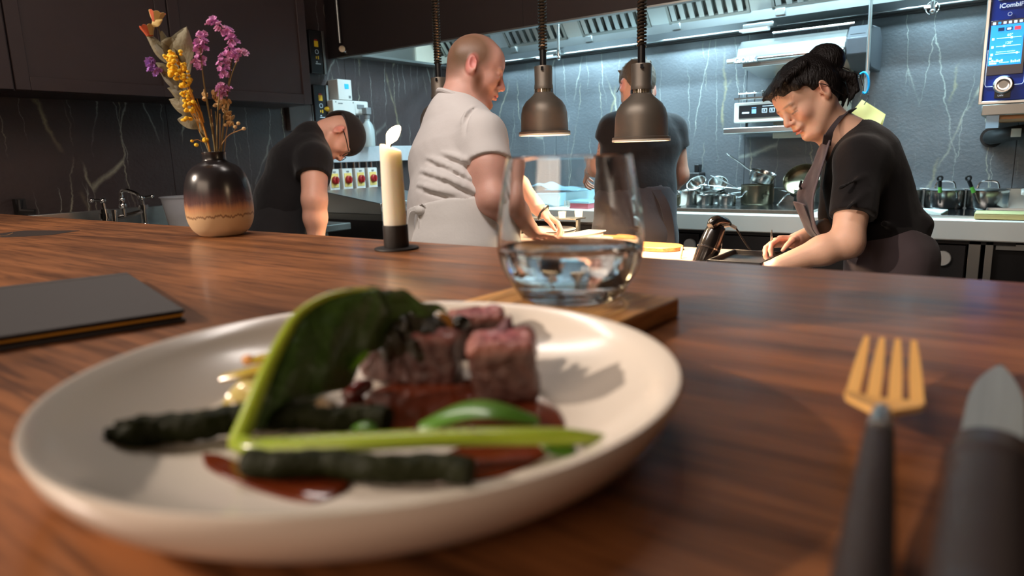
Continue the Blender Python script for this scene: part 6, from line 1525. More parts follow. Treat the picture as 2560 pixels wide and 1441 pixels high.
def legs(t, hipL, hipR, m=trouser, fwd=(0, 1, 0), knee=0.0):
    hipL, hipR = Vector(hipL), Vector(hipR); f = Vector(fwd).normalized()
    lo, hi = bounds([hipL, hipR, (hipL.x, hipL.y, 0.02), (hipR.x, hipR.y, 0.02)], 0.2)
    s = SDF(lo, hi, 0.013)
    for h in (hipL, hipR):
        kn = Vector((h.x, h.y, 0.50)) + f * 0.03; an = Vector((h.x, h.y, 0.09)) - f * 0.01
        s.chain([h, kn, an], [0.074, 0.062, 0.056], 0.02)
    s.chain([hipL, hipR], [0.082, 0.082], 0.03)
    s.build('trousers', m, t, 1)
    for h in (hipL, hipR):
        b = Vector((h.x, h.y, 0.0))
        s2 = SDF(b + Vector((-0.24, -0.24, -0.01)), b + Vector((0.24, 0.24, 0.15)), 0.010)
        s2.chain([b + f * -0.06 + Vector((0, 0, 0.052)), b + f * 0.06 + Vector((0, 0, 0.045)), b + f * 0.15 + Vector((0, 0, 0.036))], [0.05, 0.044, 0.034], 0.02).cut((0, 0, 0.004), (0, 0, -1))
        s2.build('shoe', 'rubber', t, 1)

def sleeve_cut(s, end, d, r):
    d = Vector(d).normalized(); R = align(d)
    s.rbox(Vector(end) + d * 0.12, (r, r, 0.12), R, 0.002, 0.003, 's')

def ring(c, n, r, rr, m, parent, name='collar', sx=1.0, sy=1.0, side=None):
    n = Vector(n).normalized(); a = Vector(side) if side is not None else n.orthogonal(); a = (a - n * a.dot(n)).normalized(); b = n.cross(a)
    pts = [Vector(c) + a * r * sx * math.cos(t) + b * r * sy * math.sin(t) for t in np.linspace(0, 2 * PI, 41)]
    MB().tube(pts, rr, 8, caps=False).build(name, m, parent)

def ribbon(pts, wdir, w, th, name, m, parent):
    """flat strap along pts, wide in direction wdir (one vector or a list)"""
    p = bez(pts, 28); G = []
    for i, q in enumerate(p):
        wd = Vector(wdir[min(len(wdir) - 1, int(i / 28 * (len(wdir) - 1) + 0.5))] if isinstance(wdir, list) else wdir).normalized()
        G.append([tuple(q + wd * w * (j / 3 - 0.5)) for j in range(4)])
    MB().grid(G, th).build(name, m, parent)

# ------------------------------------------------------------------ bald chef in white, turned to the right
W = 2.20
wt_ = thing('person', 'bald man in white t-shirt and apron standing with his back half turned', 'person', (-1.42, 1.66, 0))
hO = V3((-1.4910, 1.8401, 1.5233))
hf = (CX * math.cos(0.10) + CF * math.sin(0.10)) * math.cos(0.27) - CU * math.sin(0.27)
HW = frame(hO, hf, CU + CX * 0.2, 0.965)
neck = V3((-1.5090, 1.7884, 1.4168)); chest = V3((-1.4936, 1.7346, 1.2510)); belly = V3((-1.4380, 1.6634, 1.1004)); hip = V3((-1.4078, 1.6095, 0.9419))
side = (CX * 0.62 - CF * 0.78); side.z = 0; side.normalize()     # the man's right side points right and towards the bar
shR = V3((-1.3376, 1.6849, 1.3025)); shL = V3((-1.6375, 1.8208, 1.3145))
elR = V3((-1.2456, 1.6075, 1.1194)); wrR = V3((-1.2354, 1.7607, 0.9882))
elL = V3((-1.5771, 2.0121, 1.1871)); wrL = V3((-1.3612, 2.0108, 1.0451))
lo, hi = bounds([hO, hip, shR, shL, elR, wrR, wrL, elL], 0.19); hi[2] = hO.z + 0.16; lo[2] = 0.86
s = SDF(lo, hi, 0.0031)
head(s, HW, jaw=1.0)
s.chain([hO - CU * 0.03 - CX * 0.03, neck, neck - CU * 0.03], [0.062, 0.066, 0.075], 0.03)
s.loft([(neck - CU * 0.06, side, 0.11, 0.075), (chest, side, 0.165, 0.115), (belly, side, 0.155, 0.118), (hip, side, 0.155, 0.115)], 0.03)
s.chain([shR, elR.lerp(shR, 0.5), elR], [0.062, 0.058, 0.047], 0.03); s.chain([elR, elR.lerp(wrR, 0.4), wrR], [0.047, 0.044, 0.029], 0.02)
s.chain([shL, elL], [0.060, 0.046], 0.03); s.chain([elL, elL.lerp(wrL, 0.4), wrL], [0.045, 0.042, 0.028], 0.02)
hand(s, wrL, (V3((-1.2923, 2.0249, 0.9979)) - wrL), CU * 0.8 + CX * 0.3, -CF * 1.0 - CX * 0.2, (0.5, 0.6, 0.7, 0.75), 0.98)
hand(s, wrR, (V3((-1.2153, 1.8444, 0.9587)) - wrR), CU, CF, (0.5, 0.55, 0.6, 0.6), 0.98)
def paintW(V):
    hairc = lin(92, 68, 40); stub = lin(100, 60, 30)
    out, l = spots(V, HW, lin(208, 158, 142), [
        ((-0.020, 0, 0.045), (0.084, 0.11, 0.076), hairc, 0.80, 0.14), ((-0.055, 0, -0.005), (0.050, 0.09, 0.055), hairc, 0.7, 0.3), ((0.004, 0, 0.115), (0.055, 0.06, 0.03), hairc, 0.5, 0.5),
        ((0.022, 0, -0.045), (0.022, 0.10, 0.042), stub, 0.85, 0.3), ((0.040, 0, -0.075), (0.040, 0.07, 0.036), stub, 0.85, 0.3), ((0.075, 0, -0.098), (0.026, 0.04, 0.016), stub, 0.6, 0.4), ((0.092, 0, -0.046), (0.012, 0.03, 0.008), stub, 0.4, 0.5),
        ((-0.008, -0.08, 0), (0.02, 0.012, 0.035), lin(224, 130, 124), 0.75, 0.3), ((-0.008, 0.08, 0), (0.02, 0.012, 0.035), lin(224, 130, 124), 0.75, 0.3),
        ((0.098, 0, -0.063), (0.012, 0.024, 0.010), lin(190, 96, 92), 0.7, 0.3), ((0.09, -0.03, 0.022), (0.014, 0.022, 0.005), lin(150, 100, 70), 0.7, 0.4), ((0.09, 0.03, 0.022), (0.014, 0.022, 0.005), lin(150, 100, 70), 0.7, 0.4),
        ((0.091, -0.032, -0.002), (0.006, 0.011, 0.0035), lin(225, 215, 205), 0.8, 0.3), ((0.0925, -0.033, -0.002), (0.004, 0.004, 0.0035), lin(60, 60, 70), 0.9, 0.3), ((0.109, 0, -0.026), (0.014, 0.016, 0.014), lin(220, 130, 116), 0.5, 0.5)])
    return out
s.build('body', skin_m, wt_, 2, paintW)
lo, hi = bounds([neck, hip, shR, shL, elR, elL], 0.19); lo[2] = 0.88; hi[2] = neck.z + 0.05
s = SDF(lo, hi, 0.0050)
s.loft([(neck - CU * 0.006 - CX * 0.016, side, 0.072, 0.066), (neck - CU * 0.085 - CX * 0.01, side, 0.135, 0.100), (chest, side, 0.180, 0.128), (belly, side, 0.172, 0.134), (hip - CU * 0.02, side, 0.176, 0.134)], 0.04)
s.chain([neck - CU * 0.05 - CX * 0.02, shR + CU * 0.010], [0.068, 0.064], 0.04); s.chain([neck - CU * 0.045 - CX * 0.03, shL + CU * 0.008], [0.068, 0.060], 0.05)
sR = shR.lerp(elR, 0.46); sL = shL.lerp(elL, 0.5)
s.cone(shR, sR, 0.070, 0.076, 0.03, flat=True); s.chain([shL, sL], [0.062, 0.060], 0.04)
for pts in (((-1.5328, 1.6509, 1.2344), (-1.4666, 1.6892, 1.1904), (-1.3944, 1.7297, 1.1373)), ((-1.5449, 1.6327, 1.1958), (-1.4738, 1.6754, 1.1554), (-1.4035, 1.7195, 1.1225)), ((-1.5460, 1.6209, 1.1505), (-1.4969, 1.6507, 1.1234), (-1.4434, 1.6858, 1.1051)), ((-1.4918, 1.6824, 1.2392), (-1.4427, 1.7122, 1.2122), (-1.3939, 1.7398, 1.1776)), ((-1.4465, 1.6918, 1.1392), (-1.3971, 1.7211, 1.1096), (-1.3478, 1.7504, 1.0801)), ((-1.4274, 1.7658, 1.3881), (-1.4418, 1.7438, 1.3407), (-1.4397, 1.7341, 1.2940))):
    q = [s.snap(p_, CF) for p_ in bez(pts, 8)]; q2 = [s.snap(p_ - CU * 0.014, CF) for p_ in bez(pts, 8)]
    s.chain([p_ + CF * 0.002 for p_ in q], [0.003 + 0.005 * math.sin(PI * i_ / 8) for i_ in range(9)], 0.012)
    s.chain([p_ - CF * 0.001 for p_ in q2], [0.001 + 0.0035 * math.sin(PI * i_ / 8) for i_ in range(9)], 0.010, 's')
s.noise(0.0018, 22, 21); s.noise(0.0008, 70, 22)
s.build('tshirt', white_tee, wt_, 2)
ring(neck + CU * 0.012 - CX * 0.012, CU * 0.85 + CX * 0.42, 0.070, 0.008, white_tee, wt_, 'collar', 1.0, 1.0)
lo, hi = bounds([belly, hip], 0.24); lo[2] = 0.55; hi[2] = belly.z + 0.06
s = SDF(lo, hi, 0.006)
apt = belly - CU * 0.015
s.loft([(apt, side, 0.182, 0.146), (hip, side, 0.188, 0.148), (hip - Vector((0, 0, 0.35)), side, 0.20, 0.155)], 0.02)
s.cut(apt + CU * 0.012, CU * 1.0 - CX * 0.10); s.noise(0.0035, 30, 5)
s.build('apron', white_apron, wt_, 2)
kn_ = V3((-1.4551, 1.5150, 1.0892))
for k, pts in enumerate(([kn_, kn_ + CX * 0.012 + CU * 0.018 - CF * 0.02, kn_ + CX * 0.034 - CU * 0.002 - CF * 0.014], [kn_, kn_ - CX * 0.022 - CU * 0.006 - CF * 0.014, kn_ - CX * 0.030 - CU * 0.05 - CF * 0.004, kn_ - CX * 0.026 - CU * 0.12], [kn_, kn_ + CX * 0.004 - CU * 0.05 - CF * 0.012, kn_ + CX * 0.008 - CU * 0.13 - CF * 0.006], [kn_ + CX * 0.01, kn_ + CX * 0.022 - CU * 0.06 - CF * 0.01, kn_ + CX * 0.020 - CU * 0.15])):
    ribbon(pts, CX * 0.7 + CF * 0.5, 0.020, 0.004, 'apron_tie', white_apron, wt_)
MB().ball(kn_ - CF * 0.012, 0.016, 10, sc=(1.2, 1, 1)).build('tie_knot', white_apron, wt_)
ribbon([(-1.3311, 1.5516, 1.0712), (-1.3266, 1.5511, 1.0606), (-1.3216, 1.5517, 1.0476)], CX, 0.007, 0.002, 'label_tab', 'black', wt_)
wd = (V3((-1.2923, 2.0249, 0.9979)) - wrL).normalized()
ring(wrL + wd * 0.004, wd, 0.031, 0.006, 'black', wt_, 'watch', 1.0, 0.9)
legs(wt_, hip + side * 0.09 - Vector((0, 0, 0.05)), hip - side * 0.09 - Vector((0, 0, 0.05)), trouser, CX + CF)

# ------------------------------------------------------------------ woman in black with grey apron, leaning over the pass
wo = thing('person', 'woman with dark hair in a bun, black t-shirt and grey apron, leaning over the pass', 'person', (-0.25, 2.28, 0))
hO = V3((-0.5315, 2.2700, 1.3900))
pa = math.radians(36)
hf = -CX * math.cos(pa) - CU * math.sin(pa) - CF * 0.06
HF = frame(hO, hf, CU * math.cos(pa) - CX * math.sin(pa), 0.95)
nk = V3((-0.4330, 2.3432, 1.2603)); chest = V3((-0.3698, 2.3638, 1.1521)); waist = V3((-0.3224, 2.3512, 1.0072)); hip = V3((-0.2755, 2.3387, 0.8636))
side = CF.copy(); side.z = 0; side = (side + Vector((CX.x, CX.y, 0)) * 0.10).normalized()
shN = V3((-0.3703, 2.1919, 1.2021)); shF = V3((-0.4692, 2.4924, 1.2023)); elN = V3((-0.3668, 2.0717, 0.9815)); wrN = V3((-0.5220, 1.9799, 0.9188))
elF = V3((-0.4779, 2.4574, 0.9783)); wrF = V3((-0.5425, 2.2275, 0.9581))
lo, hi = bounds([hO, hip, shN, shF, elN, wrN, wrF, elF, (-0.5782, 1.9563, 0.8883)], 0.16); hi[2] = hO.z + 0.15; lo[2] = 0.80
s = SDF(lo, hi, 0.0033)
head(s, HF, True, jaw=0.97)
s.chain([hO + CX * 0.035 - CU * 0.035, V3((-0.4730, 2.3048, 1.3025)), nk], [0.050, 0.050, 0.062], 0.03)
s.loft([(nk, side, 0.09, 0.07), (V3((-0.3757, 2.3567, 1.1403)), side, 0.135, 0.085), (V3((-0.3294, 2.3462, 1.0074)), side, 0.125, 0.085), (hip, side, 0.140, 0.095)], 0.03)
s.chain([shN, elN], [0.050, 0.043], 0.03); s.chain([elN, elN.lerp(wrN, 0.35), wrN], [0.043, 0.040, 0.026], 0.02)
s.chain([shF, elF], [0.050, 0.040], 0.03); s.chain([elF, elF.lerp(wrF, 0.35), wrF], [0.040, 0.036, 0.025], 0.02)
tipF = hand(s, wrF, (V3((-0.5950, 2.1639, 0.9605)) - wrF), CU * 0.9 - CX * 0.2 + CF * 0.25, -CF, (0.55, 0.62, 0.7, 0.75), 0.92, 0.02, 0.15, 0.4)
hand(s, wrN, (V3((-0.5790, 1.9578, 0.8972)) - wrN), CU * 0.8 - CF * 0.5, -CF * 0.2 + CU * 0.6, (0.45, 0.5, 0.55, 0.6), 0.92)
def paintF(V):
    br = lin(70, 50, 42)
    out, l = spots(V, HF, lin(232, 186, 160), [
        ((0.070, 0.045, -0.026), (0.024, 0.03, 0.020), lin(234, 168, 148), 0.4, 0.7), ((0.108, 0, -0.028), (0.012, 0.016, 0.012), lin(224, 150, 130), 0.5, 0.6),
        ((0.091, 0.031, 0.0225), (0.013, 0.021, 0.0038), br, 0.75, 0.4), ((0.091, -0.031, 0.0225), (0.013, 0.021, 0.0038), br, 0.75, 0.4),
        ((0.089, 0.034, -0.0065), (0.011, 0.015, 0.0024), lin(46, 32, 30), 0.9, 0.4), ((0.089, -0.034, -0.0065), (0.011, 0.015, 0.0024), lin(46, 32, 30), 0.9, 0.4),
        ((0.100, 0, -0.0630), (0.011, 0.021, 0.0105), lin(198, 106, 98), 0.85, 0.25),
        ((-0.008, 0.08, 0), (0.02, 0.012, 0.034), lin(226, 158, 136), 0.6, 0.4), ((-0.006, 0.086, 0.003), (0.009, 0.008, 0.016), lin(150, 84, 66), 0.6, 0.5),
        ((-0.045, 0, 0.010), (0.036, 0.10, 0.050), lin(96, 72, 62), 0.75, 0.25), ((0.016, 0.075, 0.034), (0.022, 0.02, 0.012), lin(120, 88, 74), 0.5, 0.5)])
    hd = np.linalg.norm(V - np.array(V3((-0.5890, 2.1654, 0.9482))), axis=1)
    w = np.clip((0.11 - hd) / 0.05, 0, 1)[:, None] * 0.35
    return out * (1 - w) + lin(230, 140, 128) * w
s.build('body', skin_m, wo, 2, paintF)
# hair: cap over the skull, fringe, bun and loose tail
hair_m = mat('dark_brown_hair', S(24, 18, 17), 0.42, var=0.45, vscale=3, bump=0.7, bscale=3, stretch=(70, 70, 22), spec=0.35)
lo, hi = bounds([hO, (-0.4606, 2.3614, 1.5259), (-0.6565, 2.1898, 1.4141), (-0.4259, 2.3466, 1.3578)], 0.11)
s = SDF(lo, hi, 0.0033); Rn = np.array(HF.to_3x3() * (1 / 0.95)); Ph = lambda *p: HF @ Vector(p)
s.ell(Ph(-0.006, 0, 0.046), (0.099, 0.082, 0.082), Rn, 0.0)
s.ell(Ph(-0.042, 0, 0.010), (0.062, 0.072, 0.066), Rn, 0.02)
s.ell(Ph(0.058, 0, 0.078), (0.042, 0.062, 0.028), Rn, 0.02)
for k in range(9):      # fringe strands sweeping to the temple
    y = 0.078 - 0.018 * k
    s.chain([Ph(0.00, y * 0.9, 0.100), Ph(0.070, y * 0.92, 0.092), Ph(0.106, y * 0.78, 0.086 - 0.005 * (k % 3))], [0.018, 0.010, 0.003], 0.010)
s.chain([Ph(0.050, 0.070, 0.060), Ph(0.045, 0.077, 0.020), Ph(0.028, 0.079, 0.000)], [0.014, 0.009, 0.003], 0.01)
s.rbox(Ph(0.075, 0, -0.042), (0.050, 0.12, 0.082), Rn, 0.02, 0.010, 's'); s.rbox(Ph(0.122, 0, 0.015), (0.030, 0.12, 0.058), Rn, 0.015, 0.008, 's')
s.rbox(Ph(0.005, 0, -0.048), (0.032, 0.12, 0.058), Rn, 0.02, 0.010, 's')
bun = V3((-0.5028, 2.3250, 1.5037))
s.ell(bun, (0.055, 0.050, 0.049), np.array(frame((0, 0, 0), CX - CU * 0.25, CU).to_3x3()), 0.022)
s.chain([bun - CX * 0.05 - CU * 0.012, bun - CX * 0.03 - CU * 0.03], [0.026, 0.03], 0.02)
for k in range(7):      # loose tail behind the neck
    r_ = random.Random(k); o = CF * r_.uniform(-0.035, 0.03)
    s.chain([V3((-0.4857, 2.3260, 1.4554)) + o, V3((-0.4511, 2.3483, 1.4422)) + o * 1.2 + CX * r_.uniform(-0.006, 0.010), V3((-0.4359, 2.3502, 1.4035)) + o * 1.2 + CX * r_.uniform(-0.012, 0.010), V3((-0.4340, 2.3413, 1.3605)) + o * 1.1 + CX * r_.uniform(-0.02, 0.008) + CU * r_.uniform(-0.006, 0.03)], [0.016, 0.012, 0.008, 0.002], 0.008)
s.noise(0.0022, 160, 31); s.noise(0.0012, 380, 32)
hr = s.build('hair', hair_m, wo, 1)
for k in range(22):     # fine flyaway strands
    r_ = random.Random(100 + k); y = r_.uniform(0.02, 0.085)
    if k < 14: pts = [Ph(0.03, y, 0.10), Ph(0.085 + r_.uniform(0, 0.012), y * 0.98, 0.082 + r_.uniform(0, 0.012)), Ph(0.104 + r_.uniform(0, 0.014), y * 0.85, 0.062 + r_.uniform(-0.015, 0.012))]
    else: pts = [bun + CX * 0.03 - CU * 0.02 - CF * r_.uniform(-0.03, 0.04), V3((-0.4479, 2.3278, 1.4521)) + CX * r_.uniform(0, 0.02) - CF * r_.uniform(-0.03, 0.03), V3((-0.4278, 2.3253, 1.3806)) + CX * r_.uniform(-0.02, 0.012) - CU * r_.uniform(-0.02, 0.02)]
    MB().tube(bez(pts, 10), [0.0013] * 6 + [0.001, 0.0008, 0.0006, 0.0005, 0.0004], 5).build('loose_strand', hair_m, hr)
# black t-shirt
lo, hi = bounds([nk, hip, shN, shF, elN, elF, (-0.2176, 2.4154, 1.0045)], 0.13); lo[2] = 0.88; hi[2] = nk.z + 0.06
s = SDF(lo, hi, 0.0048)
s.loft([(nk + CX * 0.022 + CU * 0.004, side, 0.080, 0.062), (V3((-0.3911, 2.3628, 1.2131)), side, 0.145, 0.082), (V3((-0.3786, 2.3545, 1.1404)), side, 0.160, 0.106), (V3((-0.3574, 2.3464, 1.0679)), side, 0.150, 0.112), (V3((-0.3313, 2.3448, 1.0075)), side, 0.145, 0.106), (V3((-0.2995, 2.3474, 0.9472)), side, 0.150, 0.100)], 0.03)
s.ell((-0.2640, 2.3793, 0.9966), (0.042, 0.13, 0.040), np.array(frame((0, 0, 0), CX, CU).to_3x3()), 0.03)
sN = V3((-0.3643, 2.1091, 1.0506)); sF = shF.lerp(elF, 0.8)
s.chain([nk + CX * 0.04 - CU * 0.03, shN + CX * 0.005], [0.075, 0.066], 0.05); s.cone(shN, sN, 0.064, 0.062, 0.03, flat=True); s.chain([shF, sF], [0.062, 0.056], 0.03)
for a, b, r in (((-0.3880, 2.0419, 1.1331), (-0.3417, 2.1084, 1.1623), 0.007), ((-0.3636, 2.0344, 1.0799), (-0.3316, 2.0929, 1.1196), 0.006), ((-0.3228, 2.1751, 1.1706), (-0.2471, 2.2949, 1.0152), 0.008), ((-0.2932, 2.1746, 1.0253), (-0.2228, 2.2796, 0.9826), 0.008), ((-0.3494, 2.2501, 1.2482), (-0.3653, 2.1215, 1.1840), 0.007)):
    s.cone(a, b, r, r * 0.5, 0.014)
s.noise(0.0018, 26, 41); s.noise(0.0010, 80, 42)
s.build('tshirt', black_tee, wo, 2)
# apron: skirt round the hips, bib hanging at the front, neck strap
lo, hi = bounds([waist, hip, (-0.1829, 2.4006, 0.8363)], 0.20); lo[2] = 0.45; hi[2] = waist.z + 0.05
s = SDF(lo, hi, 0.0062)
s.loft([(waist - CU * 0.035 + CX * 0.004, side, 0.150, 0.112), (V3((-0.2905, 2.3363, 0.8999)), side, 0.165, 0.118), (hip - CX * 0.015 - Vector((0, 0, 0.30)), side, 0.19, 0.145)], 0.02)
s.cut(waist - CU * 0.030 + CX * 0.02, CU * 0.93 + CX * 0.36); s.noise(0.003, 34, 51)
s.build('apron_skirt', grey_apron, wo, 2)
near = [(-0.4551, 2.2068, 1.2612), (-0.4565, 2.1547, 1.2070), (-0.4628, 2.1177, 1.1515), (-0.4676, 2.0944, 1.0960), (-0.4619, 2.0912, 1.0392), (-0.4442, 2.0996, 0.9929), (-0.4088, 2.1178, 0.9601)]
mid_ = [(-0.4922, 2.2873, 1.2626), (-0.5068, 2.2628, 1.2056), (-0.5251, 2.2350, 1.1464), (-0.5390, 2.2145, 1.1038), (-0.5202, 2.2098, 1.0265), (-0.4920, 2.2183, 0.9752), (-0.4536, 2.2388, 0.9426)]
far_ = [(-0.5029, 2.3809, 1.2629), (-0.5213, 2.4034, 1.2028), (-0.5347, 2.3909, 1.1394), (-0.5440, 2.3813, 1.0753), (-0.5340, 2.3732, 1.0110), (-0.5060, 2.3690, 0.9602), (-0.4650, 2.3780, 0.9246)]
nA_, nB_, nC_ = bez(near, 36), bez(mid_, 36), bez(far_, 36)
G = []
for i in range(37):
    q = bez([nA_[i], nA_[i].lerp(nB_[i], 0.55) - CF * 0.004, nB_[i], nC_[i]], 18)
    G.append([tuple(p + CX * 0.0015 * math.sin(i * 0.8 + j * 0.7)) for j, p in enumerate(q)])
bib = MB().grid(G, 0.003).build('apron_bib', grey_apron, wo)
MB().tube([Vector(p) for p in nA_], 0.0032, 8).build('bib_hem', mat('apron_hem', S(104, 92, 96), 0.85), bib)
pkt = [[tuple(Vector(G[i][j]) - CX * 0.004 - CF * 0.003 - CX * 0.010 * max(0, 1 - (i - 20) / 5)) for j in range(3, 17)] for i in range(20, 31)]
MB().grid(pkt, 0.0025).build('pocket', grey_apron, bib)
MB().tube([Vector(G[20][j]) - CX * 0.012 - CF * 0.003 for j in range(3, 17)], 0.0028, 8).build('pocket_hem', MATS['apron_hem'], bib)
MB().tube([(-0.5175, 2.1649, 1.1472), (-0.5208, 2.1585, 1.1311), (-0.5152, 2.1604, 1.1216)], 0.0035, 8).build('pen_clip', 'black', bib)
ribbon([(-0.4651, 2.2157, 1.2500), (-0.4577, 2.2033, 1.2808), (-0.4452, 2.2398, 1.3151), (-0.4324, 2.2801, 1.3385), (-0.4241, 2.3520, 1.3484)], [CX * 0.85 - CU * 0.1 + CF * 0.3, CX * 0.85 + CU * 0.35 + CF * 0.2, CX * 0.75 + CU * 0.6], 0.031, 0.003, 'neck_strap', grey_apron, wo)
ribbon([(-0.4241, 2.3520, 1.3484), (-0.4561, 2.4075, 1.3351), (-0.4912, 2.4087, 1.2899), (-0.5002, 2.3692, 1.2591)], CX * 0.7 + CU * 0.6, 0.031, 0.003, 'neck_strap', grey_apron, wo)
ribbon([(-0.2209, 2.2762, 0.9889), (-0.1976, 2.2714, 0.9500), (-0.1768, 2.2757, 0.9042), (-0.1592, 2.2838, 0.8575)], CX * 0.8 + CU * 0.4, 0.016, 0.004, 'apron_tie', grey_apron, wo)
MB().tube(bez([Ph(0.004, 0.084, 0.026), Ph(-0.016, 0.088, 0.006), Ph(-0.040, 0.082, -0.040), Ph(-0.052, 0.070, -0.050)], 14), 0.0012, 6).build('ear_strand', hair_m, wo)
MB().ball((-0.4898, 2.0858, 0.9445), 0.006, 8).build('gold_bracelet', mat('gold_bead', S(220, 170, 80), 0.3, 1.0), wo)
legs(wo, hip - side * 0.09 - Vector((0, 0, 0.08)), hip + side * 0.09 - Vector((0, 0, 0.08)), trouser, -CX)
tw = thing('tweezers', 'thin steel tweezers held upright in the woman’s fingers', 'tweezers', (-0.5875, 2.1216, 0.8934))
MB().tube([(-0.5922, 2.1438, 0.9999), (-0.5898, 2.1302, 0.9464), (-0.5905, 2.1194, 0.8935)], [0.0016, 0.0024, 0.0012], 8).build('arm', 'steel', tw)
MB().tube([(-0.5928, 2.1459, 0.9997), (-0.5840, 2.1393, 0.9455), (-0.5822, 2.1280, 0.8928)], [0.0016, 0.0024, 0.0012], 8).build('arm', 'steel', tw)

# ------------------------------------------------------------------ cook seen from behind, tattooed left arm
bk = thing('person', 'cook in black t-shirt and apron seen from behind, tattooed left forearm', 'person', (-1.5, 3.05, 0))
hO = V3((-1.4375, 2.9576, 1.5293))
HB = frame(hO, CF * 0.9 - CX * 0.22 - CU * 0.35, CU + CF * 0.3, 0.97)
nk = V3((-1.4027, 2.9035, 1.4086)); chest = V3((-1.3936, 2.9027, 1.2722)); waist = V3((-1.3766, 2.8452, 1.0864)); hip = V3((-1.3501, 2.7766, 0.8778))
side = Vector((CX.x, CX.y, 0)).normalized()
shL = V3((-1.5002, 2.8433, 1.3525)); shR = V3((-1.2940, 3.0180, 1.3398)); elL = V3((-1.5474, 2.8458, 1.1923)); wrL = V3((-1.6802, 2.9680, 1.1603))
elR = V3((-1.2682, 3.0383, 1.1349)); wrR = V3((-1.3987, 3.1754, 1.0527))
lo, hi = bounds([hO, hip, shL, shR, elL, elR, wrL, wrR, (-1.7499, 2.9821, 1.1174)], 0.15); hi[2] = hO.z + 0.15
s = SDF(lo, hi, 0.0046)
head(s, HB)
s.chain([hO - CU * 0.03 - CF * 0.02, nk, nk - CU * 0.03], [0.058, 0.060, 0.068], 0.03)
s.loft([(nk - CU * 0.05, side, 0.11, 0.07), (chest, side, 0.155, 0.105), (waist, side, 0.145, 0.10), (hip, side, 0.155, 0.11)], 0.03)
for a, b, c in ((shL, elL, wrL), (shR, elR, wrR)):
    s.chain([a, b], [0.056, 0.046], 0.03); s.chain([b, b.lerp(c, 0.4), c], [0.046, 0.044, 0.028], 0.02)
hand(s, wrL, (V3((-1.7363, 3.0181, 1.1197)) - wrL), -CX + CU * 0.4, CU, (0.5, 0.6, 0.7, 0.7), 0.95)
hand(s, wrR, CF - CX * 0.6 - CU * 0.2, CU, -CX, (0.4, 0.5, 0.6, 0.7), 0.95)
def paintB(V):
    out, l = spots(V, HB, lin(214, 160, 136), [((-0.008, 0.08, 0), (0.02, 0.012, 0.035), lin(224, 130, 120), 0.7, 0.3), ((-0.008, -0.08, 0), (0.02, 0.012, 0.035), lin(224, 130, 120), 0.7, 0.3)])
    a, b = np.array(shL.lerp(elL, 0.3)), np.array(wrL)
    ab = b - a; t = np.clip(((V - a) @ ab) / (ab @ ab), 0, 1); d = np.linalg.norm(V - (a + t[:, None] * ab), axis=1)
    pat = np.sin(V[:, 0] * 190 + 2 * np.sin(V[:, 2] * 130)) * np.sin(V[:, 2] * 210 + 2 * np.sin(V[:, 1] * 150))
    w = ((d < 0.09) * np.clip((pat - 0.05) * 3, 0, 1) * 0.55 * (t < 0.97))[:, None]
    return out * (1 - w) + lin(84, 70, 70) * w
s.build('body', skin_m, bk, 2, paintB)
lo, hi = bounds([hO], 0.16); s = SDF(lo, hi, 0.0045); Rn = np.array(HB.to_3x3() * (1 / 0.97)); Ph = lambda *p: HB @ Vector(p)
s.ell(Ph(-0.004, 0, 0.055), (0.098, 0.080, 0.086), Rn, 0.0); s.ell(Ph(-0.045, 0, 0.010), (0.055, 0.066, 0.065), Rn, 0.02)
for k in range(40):
    r_ = random.Random(k); a = r_.uniform(0, 6.28); q = r_.uniform(0.1, 1.0)
    p = Ph(-0.004 + 0.085 * q * math.cos(a), 0.070 * q * math.sin(a), 0.055 + 0.080 * math.sqrt(max(0, 1 - q * q * 0.9)))
    s.cone(p, p + (p - hO).normalized() * 0.016 + CX * r_.uniform(-0.012, 0.012), 0.012, 0.004, 0.006)
s.rbox(Ph(0.085, 0, -0.03), (0.055, 0.12, 0.085), Rn, 0.02, 0.01, 's'); s.rbox(Ph(0.010, 0, -0.060), (0.030, 0.12, 0.060), Rn, 0.02, 0.01, 's')
s.noise(0.003, 150, 61); s.noise(0.0015, 330, 62)
s.build('hair', mat('greying_brown_hair', S(88, 74, 60), 0.6, var=0.5, vscale=160, bump=0.5, bscale=220), bk, 1)
MB().tube([Ph(-0.012, 0.082, 0.012), Ph(0.06, 0.080, 0.012)], 0.002, 6).build('glasses_arm', 'black', bk)
lo, hi = bounds([nk, hip, shL, shR, elL, elR], 0.13); lo[2] = 0.92; hi[2] = nk.z + 0.04
s = SDF(lo, hi, 0.0060)
s.loft([(nk - CU * 0.012, side, 0.075, 0.065), (nk - CU * 0.07, side, 0.148, 0.092), (chest, side, 0.172, 0.120), (waist, side, 0.160, 0.114), (hip + CU * 0.05, side, 0.166, 0.118)], 0.04)
s.chain([nk - CU * 0.03, shL], [0.07, 0.060], 0.04); s.chain([nk - CU * 0.03, shR], [0.07, 0.060], 0.04)
sLe = V3((-1.5198, 2.8415, 1.3000)); sRe = V3((-1.2798, 3.0334, 1.2550))
for a, b, e in ((shL, sLe, elL), (shR, sRe, elR)): s.cone(a, b, 0.066, 0.065, 0.03, flat=True)
s.noise(0.002, 26, 71); s.noise(0.001, 80, 72)
s.build('tshirt', black_tee, bk, 2)
lo, hi = bounds([waist, hip], 0.22); lo[2] = 0.50; hi[2] = waist.z + 0.05
s = SDF(lo, hi, 0.0070)
s.loft([(waist - CU * 0.02, side, 0.170, 0.126), (hip, side, 0.180, 0.135), (hip - Vector((0, 0, 0.3)), side, 0.195, 0.145)], 0.02)
s.cut(waist - CU * 0.006, CU); s.noise(0.0035, 30, 75)
s.build('apron', cloth_mat('charcoal_apron', S(52, 45, 47)), bk, 2)
